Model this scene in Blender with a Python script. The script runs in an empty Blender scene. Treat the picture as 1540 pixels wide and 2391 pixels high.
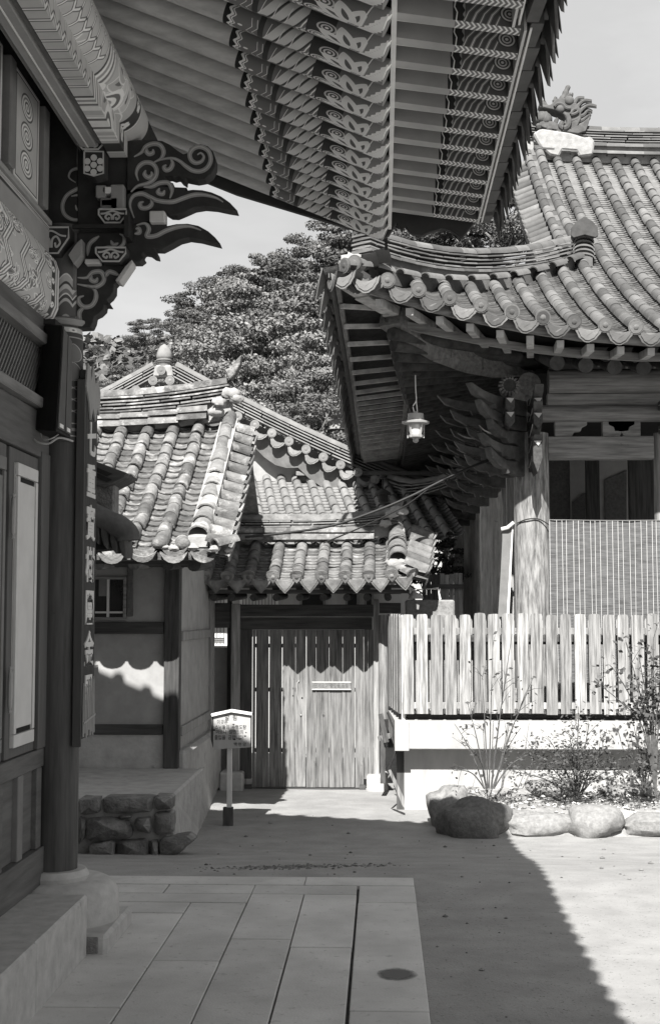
import bpy, math, random
import numpy as np
from mathutils import Matrix, Vector, noise
random.seed(7)
S = bpy.context.scene
COL = S.collection
# ------------------------------------------------------------------ camera, sky, sun
FP, CU, CV = 3130.0, 770.0, 1195.5          # focal length and centre, in units of a 1540 px wide picture
PSI, TH, CAMZ = math.radians(2.19), math.radians(4.376), 1.8
c_, s_, ct_, st_ = math.cos(PSI), math.sin(PSI), math.cos(TH), math.sin(TH)
FWD = Vector((-s_ * ct_, c_ * ct_, st_)); RGT = Vector((c_, s_, 0)); UPV = RGT.cross(FWD)
camd = bpy.data.cameras.new('camera'); camo = bpy.data.objects.new('camera', camd); COL.objects.link(camo)
camd.sensor_fit = 'HORIZONTAL'; camd.sensor_width = 24.0; camd.lens = 24.0 * FP / 1540.0
camd.clip_start = 0.1; camd.clip_end = 3000
camo.matrix_world = Matrix(((RGT.x, UPV.x, -FWD.x, 0), (RGT.y, UPV.y, -FWD.y, 0), (RGT.z, UPV.z, -FWD.z, CAMZ), (0, 0, 0, 1)))
S.camera = camo
SUN = Vector((0.088, 1.03, -1.0)).normalized()       # the way the light travels
elev = math.asin(-SUN.z); azim = math.atan2(-SUN.x, -SUN.y)
W = bpy.data.worlds.new('World'); S.world = W; W.use_nodes = True
nt = W.node_tree; nt.nodes.clear()
def N(nt, t, **k):
    n = nt.nodes.new(t)
    for a, b in k.items():
        if a == 'ins':
            for i, v in b.items(): n.inputs[i].default_value = v
        else: setattr(n, a, b)
    return n
sky = N(nt, 'ShaderNodeTexSky', sky_type='NISHITA', sun_disc=False, sun_elevation=elev, sun_rotation=azim, air_density=1.0, dust_density=2.5)
bw = N(nt, 'ShaderNodeRGBToBW'); L = nt.links
tc = N(nt, 'ShaderNodeTexCoord'); mp = N(nt, 'ShaderNodeMapping'); mp.inputs['Scale'].default_value = (1.2, 1.2, 3.2)
cn = N(nt, 'ShaderNodeTexNoise', ins={'Scale': 2.3, 'Detail': 7.0, 'Roughness': .55})
cr = N(nt, 'ShaderNodeMapRange', ins={'From Min': .44, 'From Max': .66, 'To Min': 0.0, 'To Max': .9})
mx = N(nt, 'ShaderNodeMix', data_type='FLOAT')
bg = N(nt, 'ShaderNodeBackground', ins={'Strength': 0.15}); out = N(nt, 'ShaderNodeOutputWorld')
L.new(sky.outputs[0], bw.inputs[0]); L.new(tc.outputs['Generated'], mp.inputs[0]); L.new(mp.outputs[0], cn.inputs['Vector'])
L.new(cn.outputs[0], cr.inputs[0]); L.new(cr.outputs[0], mx.inputs[0]); cap = N(nt, 'ShaderNodeMath', operation='MINIMUM', ins={1: 1.95}); L.new(bw.outputs[0], cap.inputs[0]); L.new(cap.outputs[0], mx.inputs[2]); mx.inputs[3].default_value = 2.45
L.new(mx.outputs[0], bg.inputs['Color']); L.new(bg.outputs[0], out.inputs[0])
sd = bpy.data.lights.new('sun', 'SUN'); so = bpy.data.objects.new('sun', sd); COL.objects.link(so)
sd.energy = 4.7; sd.angle = math.radians(.5); sd.color = (1, .985, .96)
so.rotation_euler = SUN.to_track_quat('-Z', 'Y').to_euler()
S.view_settings.view_transform = 'Standard'; S.view_settings.look = 'None'; S.view_settings.gamma = 1.0
S.view_settings.use_curve_mapping = False; S.view_settings.exposure = 1.2
S.render.engine = 'CYCLES'; S.cycles.max_bounces = 8; S.cycles.diffuse_bounces = 4; S.cycles.transparent_max_bounces = 12

def at(u, v, Y):
    """world point seen at picture position (u, v) on the plane y = Y"""
    d = FWD * FP + RGT * (u - CU) - UPV * (v - CV)
    k = Y / d.y
    return Vector((d.x * k, Y, CAMZ + d.z * k))
def proj(p):
    d = Vector(p) - Vector((0, 0, CAMZ)); w = d.dot(FWD)
    if w < .2: return None
    return CU + FP * d.dot(RGT) / w, CV - FP * d.dot(UPV) / w, w

# ------------------------------------------------------------------ materials (all grey: a black and white photograph)
MATS = {}
def g3(v): return (v, v * .992, v * .975, 1)
def mat(name, c0, c1=None, sc=6, st=(1, 1, 1), rough=.85, bump=.25, bd=.01, rnd=0, blotch=None, fine=0, img=None, coat=0, hard=0, uvb=False):
    """c0..c1 mixed by noise in world space; blotch=(grey, scale, threshold, width); rnd = tone spread between pieces"""
    if name in MATS: return MATS[name]
    c1 = c0 if c1 is None else c1
    m = bpy.data.materials.new(name); m.use_nodes = True; MATS[name] = m
    nt = m.node_tree; L = nt.links; bs = nt.nodes['Principled BSDF']; bs.inputs['Roughness'].default_value = rough
    bs.inputs['Specular IOR Level'].default_value = .25 + coat
    geo = N(nt, 'ShaderNodeNewGeometry'); mp = N(nt, 'ShaderNodeMapping'); mp.inputs['Scale'].default_value = st
    L.new(geo.outputs['Position'], mp.inputs[0])
    n1 = N(nt, 'ShaderNodeTexNoise', ins={'Scale': sc, 'Detail': 8.0, 'Roughness': .62}); L.new(mp.outputs[0], n1.inputs['Vector'])
    rg = N(nt, 'ShaderNodeMapRange', ins={'From Min': .33 + hard, 'From Max': .67 - hard}); L.new(n1.outputs[0], rg.inputs[0])
    mix = N(nt, 'ShaderNodeMix', data_type='RGBA'); L.new(rg.outputs[0], mix.inputs[0])
    mix.inputs[6].default_value = g3(c0); mix.inputs[7].default_value = g3(c1); col = mix.outputs[2]
    if img:
        tx = N(nt, 'ShaderNodeTexImage', image=img, extension='EXTEND'); ml = N(nt, 'ShaderNodeMix', data_type='RGBA', blend_type='MULTIPLY'); ml.inputs[0].default_value = 1
        L.new(tx.outputs[0], ml.inputs[6]); L.new(col, ml.inputs[7]); col = ml.outputs[2]
    if blotch:
        n2 = N(nt, 'ShaderNodeTexNoise', ins={'Scale': blotch[1], 'Detail': 6.0, 'Roughness': .7}); L.new(geo.outputs['Position'], n2.inputs['Vector'])
        r2 = N(nt, 'ShaderNodeMapRange', ins={'From Min': blotch[2], 'From Max': blotch[2] + blotch[3]}); L.new(n2.outputs[0], r2.inputs[0])
        m2 = N(nt, 'ShaderNodeMix', data_type='RGBA'); L.new(r2.outputs[0], m2.inputs[0]); L.new(col, m2.inputs[6]); m2.inputs[7].default_value = g3(blotch[0]); col = m2.outputs[2]
    if rnd:
        oi = N(nt, 'ShaderNodeObjectInfo'); ad = N(nt, 'ShaderNodeMath', operation='ADD'); fr = N(nt, 'ShaderNodeMath', operation='FRACT')
        L.new(oi.outputs['Random'], ad.inputs[0]); L.new(geo.outputs['Random Per Island'], ad.inputs[1]); L.new(ad.outputs[0], fr.inputs[0])
        rr = N(nt, 'ShaderNodeMapRange', ins={'To Min': 1 - rnd, 'To Max': 1 + rnd}); L.new(fr.outputs[0], rr.inputs[0])
        m3 = N(nt, 'ShaderNodeVectorMath', operation='SCALE'); L.new(col, m3.inputs[0]); L.new(rr.outputs[0], m3.inputs['Scale']); col = m3.outputs[0]
    L.new(col, bs.inputs['Base Color'])
    if bump:
        b = N(nt, 'ShaderNodeBump', ins={'Strength': bump, 'Distance': bd}); h = n1.outputs[0]
        if fine:
            n3 = N(nt, 'ShaderNodeTexNoise', ins={'Scale': fine, 'Detail': 3.0}); L.new(geo.outputs['Position'], n3.inputs['Vector'])
            a2 = N(nt, 'ShaderNodeMath', operation='MULTIPLY_ADD', ins={1: .6}); L.new(n3.outputs[0], a2.inputs[0]); L.new(h, a2.inputs[2]); h = a2.outputs[0]
        L.new(h, b.inputs['Height']); L.new(b.outputs[0], bs.inputs['Normal'])
    return m
V = (9, 9, .7); HX = (.7, 9, 9); HY = (9, .7, 9)
def wood(name, lo, hi, d=V, **k):
    k.setdefault('bump', .45); k.setdefault('bd', .012)
    return mat(name, lo, hi, sc=2.6, st=d, rough=.8, **k)
M_TILE = mat('roof_tile', .08, .16, sc=9, rnd=.32, blotch=(.44, 7, .56, .10), bump=.5, bd=.012, fine=60)
M_TILE2 = mat('old_roof_tile', .09, .19, sc=8, rnd=.4, blotch=(.33, 5, .53, .12), bump=.8, bd=.02, fine=45)
M_LIME = mat('lime_mortar', .24, .36, sc=10, bump=.6, bd=.02)
M_TDARK = mat('hall_tile', .07, .12, sc=8, rnd=.2)
M_DIRT = mat('packed_earth', .24, .32, sc=3, bump=.6, bd=.012, fine=70, blotch=(.13, 42, .60, .05), rough=.95)
M_BED = mat('bed_soil', .2, .36, sc=7, bump=.9, bd=.03, fine=30)
M_SLAB = mat('paving_granite', .44, .58, sc=2.2, bump=.4, bd=.008, fine=80, rnd=.10, blotch=(.36, 18, .58, .10))
M_JOINT = mat('joint_earth', .05, .09, sc=12)
M_GRAN = mat('dressed_granite', .36, .48, sc=12, bump=.3, bd=.008, fine=80, blotch=(.2, 5, .64, .1))
M_ROCK = mat('field_stone', .13, .27, sc=9, bump=.9, bd=.03, fine=50, rnd=.25)
M_BOULD = mat('boulder', .17, .29, sc=22, bump=.5, bd=.012, fine=70, blotch=(.17, 28, .60, .05))
M_PLAST = mat('lime_plaster', .27, .35, sc=5, bump=.25, bd=.006, blotch=(.2, 2.6, .64, .14))
M_WHITE = mat('white_render', .34, .43, sc=3, st=(2.5, 2.5, .6), bump=.3, bd=.006, fine=40, blotch=(.27, 6, .66, .08))
M_COLM = mat('painted_column', .04, .095, sc=2.6, st=V, rough=.6, bump=.3, bd=.006, blotch=(.03, 8, .66, .05))
M_DKW = wood('dark_timber', .035, .09); M_DKX = wood('dark_timber_beam', .035, .09, HX); M_DKY = wood('dark_timber_run', .04, .085, HY)
M_BLK = mat('shadow_black', .012, .02, sc=8)  # near-black: deep shade in gaps put into the colour, also some hidden faces
M_RAFT = wood('weathered_rafter', .38, .58, (1.2, 6, 6), rnd=.08)
M_BRNW = wood('brown_wall_timber', .085, .14, HY)
M_GREYW = wood('grey_old_timber', .15, .36, V, rnd=.12, blotch=(.07, 3.5, .66, .05)); M_GREYX = wood('grey_old_beam', .12, .30, HX, blotch=(.05, 6, .68, .04))
M_GREYY = wood('grey_old_rafter', .10, .22, HY, rnd=.1)
M_PILL = wood('bleached_pillar', .10, .33, (8, 8, 1.2), blotch=(.09, 3.2, .69, .03), hard=.05)
M_SLAT = wood('bleached_slat', .14, .38, (16, 16, .9), rnd=.3, hard=.05, blotch=(.10, 3, .66, .06))
M_DOOR = wood('door_plank', .07, .26, (14, 14, .9), rnd=.2, blotch=(.06, 5, .64, .05))
M_PALE = mat('pale_paint', .54, .61, sc=6, bump=.05); M_WPNT = mat('white_paint', .7, .78, sc=9, bump=.05)
M_MID = mat('mid_grey_paint', .16, .2, sc=9, bump=.05); M_DKP = mat('dark_green_paint', .03, .045, sc=9, bump=.1)
M_LTG = mat('light_green_paint', .27, .31, sc=9, bump=.05)
M_METAL = mat('dull_metal', .3, .36, sc=9, rough=.45, bump=.05); M_BLKM = mat('black_cable', .02, .03, rough=.5, bump=0)
M_GLASSM = mat('milky_glass', .55, .6, rough=.2, bump=0, coat=.4)

# ------------------------------------------------------------------ objects
WM = {}
def meta(o, label=None, cat=None, group=None, kind=None):
    for a, b in (('label', label), ('category', cat), ('group', group), ('kind', kind)):
        if b: o[a] = b
    return o
def setpar(o, p, M=None):
    M = M or Matrix()
    if p is not None:
        o.parent = p; o.matrix_parent_inverse = WM[p].inverted()
    o.matrix_basis = M; WM[o] = M.copy()
def thing(name, loc, label, cat, group=None):
    o = bpy.data.objects.new(name, None); o.empty_display_size = .2; COL.objects.link(o)
    setpar(o, None, Matrix.Translation(Vector(loc))); return meta(o, label, cat, group)
def obj(name, mesh, parent=None, M=None):
    o = bpy.data.objects.new(name, mesh); COL.objects.link(o); setpar(o, parent, M); return o
def cat_rom(pts, n=6, closed=False):
    P = [Vector(p) for p in pts]; out = []; m = len(P)
    rng = range(m) if closed else range(m - 1)
    for i in rng:
        if closed: a, b, c, d = P[i - 1], P[i], P[(i + 1) % m], P[(i + 2) % m]
        else: a, b, c, d = P[max(i - 1, 0)], P[i], P[i + 1], P[min(i + 2, m - 1)]
        for k in range(n):
            t = k / n
            out.append(.5 * ((2 * b) + (c - a) * t + (2 * a - 5 * b + 4 * c - d) * t * t + (3 * b - a - 3 * c + d) * t ** 3))
    if not closed: out.append(P[-1])
    return out
class MB:
    def __init__(s): s.v = []; s.f = []; s.uv = {}
    def add(s, vs, fs):
        o = len(s.v); s.v += [tuple(v) for v in vs]; s.f += [tuple(i + o for i in f) for f in fs]; return s
    def box(s, x0, x1, y0, y1, z0, z1, M=None):
        p = [Vector((x, y, z)) for z in (z0, z1) for y in (y0, y1) for x in (x0, x1)]
        if M is not None: p = [M @ q for q in p]
        return s.add(p, [(0, 2, 3, 1), (4, 5, 7, 6), (0, 1, 5, 4), (2, 6, 7, 3), (0, 4, 6, 2), (1, 3, 7, 5)])
    def bar(s, a, b, w, h, up=(0, 0, 1), w2=None, h2=None):
        a, b = Vector(a), Vector(b); y = (b - a).normalized(); x = y.cross(Vector(up)).normalized(); z = x.cross(y)
        vs = []
        for p, ww, hh in ((a, w, h), (b, w2 or w, h2 or h)):
            for sx, sz in ((-1, -1), (1, -1), (1, 1), (-1, 1)): vs.append(p + x * sx * ww / 2 + z * sz * hh / 2)
        return s.add(vs, [(0, 1, 2, 3), (7, 6, 5, 4), (0, 4, 5, 1), (1, 5, 6, 2), (2, 6, 7, 3), (3, 7, 4, 0)])
    def tube(s, pts, r, n=8, caps=True):
        P = [Vector(p) for p in pts]; R = r if isinstance(r, (list, tuple)) else [r] * len(P); vs = []; fs = []
        up = Vector((0, 0, 1)); d0 = (P[1] - P[0]).normalized()
        if abs(d0.z) > .9: up = Vector((1, 0, 0))
        for i, p in enumerate(P):
            d = (P[min(i + 1, len(P) - 1)] - P[max(i - 1, 0)]).normalized()
            x = d.cross(up).normalized(); z = x.cross(d)
            for k in range(n):
                a = 2 * math.pi * k / n; vs.append(p + (x * math.cos(a) + z * math.sin(a)) * R[i])
        for i in range(len(P) - 1):
            for k in range(n):
                k2 = (k + 1) % n; fs.append((i * n + k, i * n + k2, (i + 1) * n + k2, (i + 1) * n + k))
        if caps: fs += [tuple(range(n))[::-1], tuple(range((len(P) - 1) * n, len(P) * n))]
        return s.add(vs, fs)
    def lathe(s, prof, c, n=24):
        c = Vector(c); vs = []; fs = []
        for r, z in prof:
            for k in range(n):
                a = 2 * math.pi * k / n; vs.append(c + Vector((r * math.cos(a), r * math.sin(a), z)))
        for i in range(len(prof) - 1):
            for k in range(n):
                k2 = (k + 1) % n; fs.append((i * n + k, i * n + k2, (i + 1) * n + k2, (i + 1) * n + k))
        fs += [tuple(range(n))[::-1], tuple(range((len(prof) - 1) * n, len(prof) * n))]
        return s.add(vs, fs)
    def prism(s, poly, ext):
        """closed outline of 3-D points pushed along ext"""
        P = [Vector(p) for p in poly]; e = Vector(ext); n = len(P)
        nrm = Vector((0, 0, 0))
        for i in range(n): nrm += (P[i] - P[0]).cross(P[(i + 1) % n] - P[0])
        if nrm.dot(e) > 0: P = P[::-1]
        return s.add(P + [p + e for p in P], [tuple(range(n))] + [tuple(range(n, 2 * n))[::-1]] + [(i, n + i, n + (i + 1) % n, (i + 1) % n) for i in range(n)])
    def ribbon(s, pts, w, nrm, h=.004, taper=False):
        P = [Vector(p) for p in pts]; nn = Vector(nrm).normalized(); vs = []; fs = []; m = len(P)
        for i, p in enumerate(P):
            d = (P[min(i + 1, m - 1)] - P[max(i - 1, 0)]).normalized(); x = d.cross(nn).normalized()
            ww = w * (min(1, .25 + 3 * i / m, .25 + 3 * (m - 1 - i) / m) if taper else 1) / 2
            vs += [p - x * ww, p - x * ww + nn * h, p + x * ww + nn * h, p + x * ww]
        for i in range(m - 1):
            a = i * 4; b = a + 4; fs += [(a, b, b + 1, a + 1), (a + 1, b + 1, b + 2, a + 2), (a + 2, b + 2, b + 3, a + 3)]
        fs += [(0, 1, 2, 3), (a + 7, a + 6, a + 5, a + 4)]
        return s.add(vs, fs)
    def ball(s, c, r, n=8, sq=(1, 1, 1)):
        vs = []; fs = []; m = n // 2 + 1; c = Vector(c)
        for i in range(m):
            th = math.pi * (i + .02) / (m - 1 + .04)
            for k in range(n):
                a = 2 * math.pi * k / n; vs.append(c + Vector((math.sin(th) * math.cos(a) * sq[0], math.sin(th) * math.sin(a) * sq[1], math.cos(th) * sq[2])) * r)
        for i in range(m - 1):
            for k in range(n):
                k2 = (k + 1) % n; fs.append((i * n + k, (i + 1) * n + k, (i + 1) * n + k2, i * n + k2))
        return s.add(vs, fs)
    def mesh(s, name, m, smooth=False, uv=None):
        me = bpy.data.meshes.new(name); me.from_pydata(s.v, [], s.f); me.materials.append(m)
        if uv:
            ul = me.uv_layers.new(); 
            for l in me.loops: ul.data[l.index].uv = uv(Vector(s.v[l.vertex_index]))
        if smooth: me.polygons.foreach_set('use_smooth', [True] * len(me.polygons)); me.set_sharp_from_angle(angle=math.radians(smooth if smooth > 1 else 40))
        me.update(); return me
    def build(s, name, m, parent=None, smooth=False, bevel=0, kind=None, label=None, uv=None, seg=1):
        o = obj(name, s.mesh(name, m, smooth, uv), parent)
        if bevel:
            b = o.modifiers.new('edge', 'BEVEL'); b.width = bevel; b.segments = seg; b.limit_method = 'ANGLE'; b.angle_limit = math.radians(40)
        return meta(o, label, None, None, kind)
def box(name, m, parent, x0, x1, y0, y1, z0, z1, bevel=0, **k):
    return MB().box(x0, x1, y0, y1, z0, z1).build(name, m, parent, bevel=bevel, **k)
class Pieces:
    """many alike pieces under one parent: the ones that show largest are objects, what is left is one joined part"""
    def __init__(s, parent, limit=300): s.p = parent; s.d = {}; s.limit = limit
    def add(s, name, me, M): s.d.setdefault(name, []).append((me, M))
    def finish(s):
        for name, L in s.d.items():
            def score(q):
                p = q[1].translation; r = proj(p)
                if r is None: return 1e6 + p.length
                bad = 0 if (-60 < r[0] < 1600 and -60 < r[1] < 2450) else 5e3
                return r[2] + bad
            L.sort(key=score)
            for me, M in L[:s.limit]: obj(name, me, s.p, M)
            R = L[s.limit:]
            if R:
                vs = []; li = []; lt = []; off = 0; cache = {}
                for me, M in R:
                    if me.name not in cache:
                        a = np.empty(len(me.vertices) * 3); me.vertices.foreach_get('co', a)
                        b = np.empty(len(me.loops), dtype=np.int64); me.loops.foreach_get('vertex_index', b)
                        t = np.empty(len(me.polygons), dtype=np.int64); me.polygons.foreach_get('loop_total', t)
                        cache[me.name] = (a.reshape(-1, 3), b, t)
                    a, b, t = cache[me.name]; A = np.array(M)
                    vs.append(a @ A[:3, :3].T + A[:3, 3]); li.append(b + off); lt.append(t); off += len(a)
                vs = np.concatenate(vs); li = np.concatenate(li); lt = np.concatenate(lt)
                nm = bpy.data.meshes.new(name); nm.vertices.add(len(vs)); nm.vertices.foreach_set('co', vs.ravel())
                nm.loops.add(len(li)); nm.loops.foreach_set('vertex_index', li)
                nm.polygons.add(len(lt)); nm.polygons.foreach_set('loop_start', np.concatenate(([0], np.cumsum(lt)[:-1])))
                nm.update(calc_edges=True); nm.validate()
                nm.materials.append(R[0][0].materials[0])
                if R[0][0].polygons[0].use_smooth: nm.polygons.foreach_set('use_smooth', [True] * len(nm.polygons)); nm.set_sharp_from_angle(angle=math.radians(40))
                meta(obj(name, nm, s.p), kind='stuff')
def frame(o, x, y, z): return Matrix(((x.x, y.x, z.x, o.x), (x.y, y.y, z.y, o.y), (x.z, y.z, z.z, o.z), (0, 0, 0, 1)))
def jit(M, a=.02, d=.004):
    return M @ Matrix.Translation((random.uniform(-d, d), random.uniform(-d, d), random.uniform(0, d))) @ Matrix.Rotation(random.uniform(-a, a), 4, 'Z') @ Matrix.Rotation(random.uniform(-a, a) * .6, 4, 'X')

# ------------------------------------------------------------------ roof tiles (local: x across, y up the slope, z out of the roof)
def cover_mesh(m, r=.08, Lg=.32, n=8, tp=.88, end=None):
    b = MB(); t = .016; vs = []; fs = []
    for (y, rr) in ((0, r), (0, r - t), (Lg, r * tp), (.03, r - t)):
        for k in range(n + 1):
            a = math.pi * k / n; vs.append((rr * math.cos(a), y, rr * math.sin(a)))
    q = n + 1
    for k in range(n):
        fs += [(k, k + 1, 2 * q + k + 1, 2 * q + k)[::-1], (k, q + k, q + k + 1, k + 1)[::-1]]
        if end is None: fs.append((q + k, 3 * q + k, 3 * q + k + 1, q + k + 1)[::-1])
    b.add(vs, fs)
    if end == 'disc':
        P = [(math.cos(2 * math.pi * k / 16) * r * 1.06, -.02, math.sin(2 * math.pi * k / 16) * r * 1.06 + .012) for k in range(16)]; b.prism(P, (0, .025, 0))
        b.prism([(x * .82, -.021, (z - .012) * .82 + .012) for x, y, z in P], (0, -.004, 0)); b.ball((0, -.024, .012), r * .42, 8, (1, .25, 1))
    if end == 'leaf':
        P = [(-1.05, .35), (-.95, .8), (-.5, 1.05), (0, 1.12), (.5, 1.05), (.95, .8), (1.05, .35), (.95, -.15), (.6, -.75), (0, -1.35), (-.6, -.75), (-.95, -.15)]
        b.prism([(x * r, -.02 - z * .015, z * r) for x, z in P], (0, .022, 0)); b.prism([(x * r * .72, -.022, z * r * .72) for x, z in P], (0, -.005, 0)); b.ball((0, -.027, 0), r * .35, 8, (1, .3, 1))
    if end == 'mortar':
        b.ball((0, .0, r * .35), r * .93, 8, (1, .45, .8))
    return b.mesh('cover', m, 50)
def pan_mesh(m, w=.26, Lg=.16, d=.045, n=6, t=.014, end=None, hang=1.0, out=.12):
    b = MB(); vs = []; fs = []; q = n + 1
    for (y, dz) in ((0, 0), (Lg, -.03), (0, -t), (Lg, -t - .03)):
        for k in range(q):
            x = (k / n - .5) * w; vs.append((x, y, d * (2 * x / w) ** 2 - d + dz))
    for k in range(n):
        fs += [(k, k + 1, q + k + 1, q + k), (2 * q + k, 2 * q + k + 1, k + 1, k), (2 * q + k, 3 * q + k, 3 * q + k + 1, 2 * q + k + 1)]
    b.add(vs, fs)
    if end:
        top = [((k / n - .5) * w, d * (2 * (k / n - .5)) ** 2 - d) for k in range(q)]
        if end == 'scallop': low = [(.5, -.015), (.46, -.055), (.38, -.08), (.31, -.11), (.2, -.125), (.1, -.142), (0, -.145), (-.1, -.142), (-.2, -.125), (-.31, -.11), (-.38, -.08), (-.46, -.055), (-.5, -.015)]
        elif end == 'leaf': low = [(.5, -.01), (.42, -.06), (.3, -.10), (.14, -.145), (0, -.18), (-.14, -.145), (-.3, -.10), (-.42, -.06), (-.5, -.01)]
        else: low = [(.5, .0), (.36, -.055), (.2, -.08), (0, -.09), (-.2, -.08), (-.36, -.055), (-.5, .0)]
        P = [(x, -.012, z) for x, z in top] + [(x * w * .97, -.018 + z * out, (z * 1.12 * hang - .01) * (w / .28)) for x, z in low]
        b.prism(P, (0, .016, .004))
        if end != 'plain':
            b.prism([(x * .78, y - .003, z * .8 - .012) for x, y, z in P], (0, -.004, 0))
    return b.mesh('pan', m, 45)
def tile_slope(pc, P, cs, t0, t1, pitch, cov, covE, pan, panE, cl=.28, pl=.10, cz=.02, zoff=.0, e=.02, ja=.02, side=(True, True)):
    """cover tiles on the lines cs, pans between them; P(c, t) is the roof surface; t1(c) its length"""
    def fr(c, t, dz=0):
        o = P(c, t); y = (P(c, t + e) - P(c, t - e)).normalized(); x = (P(c + e, t) - P(c - e, t)).normalized(); z = x.cross(y).normalized()
        if z.z < 0: z = -z; x = -x
        x = y.cross(z); return frame(o + z * dz, x, y, z)
    for c in cs:
        T = t1(c); t = t0
        k = 0
        while t < T - .06:
            pc.add('eave_cover_tile' if k == 0 and covE else 'cover_tile', covE if k == 0 and covE else cov, jit(fr(c, t, cz), ja)); t += cl; k += 1
    for i, c in enumerate(sorted(cs) + [max(cs) + pitch]):
        c2 = c - pitch / 2
        if (i == 0 and not side[0]) or (i == len(cs) and not side[1]): continue
        T = t1(c2); t = t0 + .005; k = 0
        while t < T:
            pc.add('eave_pan_tile' if k == 0 and panE else 'pan_tile', panE if k == 0 and panE else pan, jit(fr(c2, t, cz * .5 + .012), ja * .7)); t += pl; k += 1
def stack(pc, path, layers, m_slab, top=None, name='ridge_slab', up=(0, 0, 1), jl=.25, crook=.012):
    """stacked ridge along a path: layers = [(width, thickness, piece length, gap)], top = (mesh, spacing, lift)"""
    P = [Vector(p) for p in path]; acc = [0]
    for i in range(1, len(P)): acc.append(acc[-1] + (P[i] - P[i - 1]).length)
    def pos(s):
        s = max(0, min(s, acc[-1] - 1e-4))
        for i in range(1, len(P)):
            if acc[i] >= s: return P[i - 1].lerp(P[i], (s - acc[i - 1]) / (acc[i] - acc[i - 1]))
    h = 0; cache = {}
    def fr(s, ln, hh):
        a, b = pos(s), pos(min(s + ln, acc[-1])); y = (b - a).normalized(); x = y.cross(Vector(up)).normalized(); z = x.cross(y)
        return frame(a + z * hh, x, y, z)
    for w, th, ln, gap in layers:
        s = -random.uniform(0, ln)
        while s < acc[-1]:
            l2 = ln * random.uniform(1 - jl, 1 + jl); a = max(s, 0); e = min(s + l2 - .008, acc[-1])
            if e - a > .04:
                key = (w, th, round((e - a) / .04)); 
                if key not in cache:
                    b = MB(); le = key[2] * .04; q = th * .72; r = random.uniform
                    b.add([(-w / 2, 0, 0), (w / 2, 0, 0), (w / 2, le, 0), (-w / 2, le, 0), (-w / 2 + .006, .004, q), (w / 2 - .006, .004, q * r(.8, 1.1)), (w / 2 - .006, le - .004, q), (-w / 2 + .006, le - .004, q * r(.8, 1.1)),
                           (0, 0, th), (0, le, th)], [(0, 3, 2, 1), (0, 1, 5, 8, 4), (3, 7, 9, 6, 2), (0, 4, 7, 3), (1, 2, 6, 5), (4, 8, 9, 7), (5, 6, 9, 8)])
                    cache[key] = b.mesh('slab', m_slab)
                pc.add(name, cache[key], jit(fr(a, e - a, h), crook, .004))
            s += l2
        h += th + gap
    if top:
        s = 0
        while s < acc[-1] - .1:
            pc.add('ridge_cover_tile', top[0], jit(fr(s, top[1], h + top[2]), .015)); s += top[1]
    return h

# ------------------------------------------------------------------ painted pattern images (drawn here, flat print on the timbers)
class Cv:
    def __init__(s, w, h, bg):
        s.w, s.h = w, h; s.a = np.full((h, w), bg, np.float32); s.y, s.x = np.mgrid[0:h, 0:w].astype(np.float32)
    def put(s, mask, c): m = np.clip(mask, 0, 1); s.a = s.a * (1 - m) + c * m; return s
    def disc(s, cx, cy, r, c, ry=None): d = np.sqrt((s.x - cx) ** 2 + ((s.y - cy) * (r / (ry or r))) ** 2); return s.put(r - d + .5, c)
    def rings(s, cx, cy, r, cs):
        n = len(cs)
        for i, c in enumerate(cs): s.disc(cx, cy, r * (1 - i / n), c)
        return s
    def line(s, pts, w, c):
        m = np.zeros_like(s.a)
        for (x0, y0), (x1, y1) in zip(pts[:-1], pts[1:]):
            dx, dy = x1 - x0, y1 - y0; q = np.clip(((s.x - x0) * dx + (s.y - y0) * dy) / (dx * dx + dy * dy + 1e-6), 0, 1)
            m = np.maximum(m, w / 2 - np.sqrt((s.x - x0 - q * dx) ** 2 + (s.y - y0 - q * dy) ** 2) + .5)
        return s.put(m, c)
    def petal(s, cx, cy, l, w, ang, c, edge=None, core=None):
        ca, sa = math.cos(ang), math.sin(ang); u = (s.x - cx) * ca + (s.y - cy) * sa; v = -(s.x - cx) * sa + (s.y - cy) * ca
        def m(l, w, o=0):
            q = np.clip((u - o) / l, 0, 1); return np.where((u > o) & (u < o + l), w * np.sin(np.pi * q ** .8) ** .7 - np.abs(v), -1)
        if edge is not None: s.put(m(l, w), edge); s.put(m(l, w) - 2.5, c)
        else: s.put(m(l, w), c)
        if core is not None: s.put(m(l * .5, w * .3, l * .22), core)
        return s
    def wave(s, x0, x1, amp, per, c, ph=0):
        """band between two wavy upright lines"""
        o = amp * np.abs(np.sin(np.pi * (s.y / per + ph))); return s.put((s.x - x0 - o + .5) * ((x1 + o - s.x + .5) > 0), c) if x1 < x0 else s.put(np.minimum(s.x - x0 - o, x1 + o - s.x) + .5, c)
    def image(s, name, gain=1.0):
        im = bpy.data.images.new(name, s.w, s.h, alpha=False); a = np.clip(s.a * gain, 0, .85)[::-1]; px = np.ones((s.h, s.w, 4), np.float32)
        for i in range(3): px[..., i] = a
        im.colorspace_settings.name = 'Non-Color'; im.pixels.foreach_set(px.ravel()); im.update(); im.pack(); return im
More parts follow.
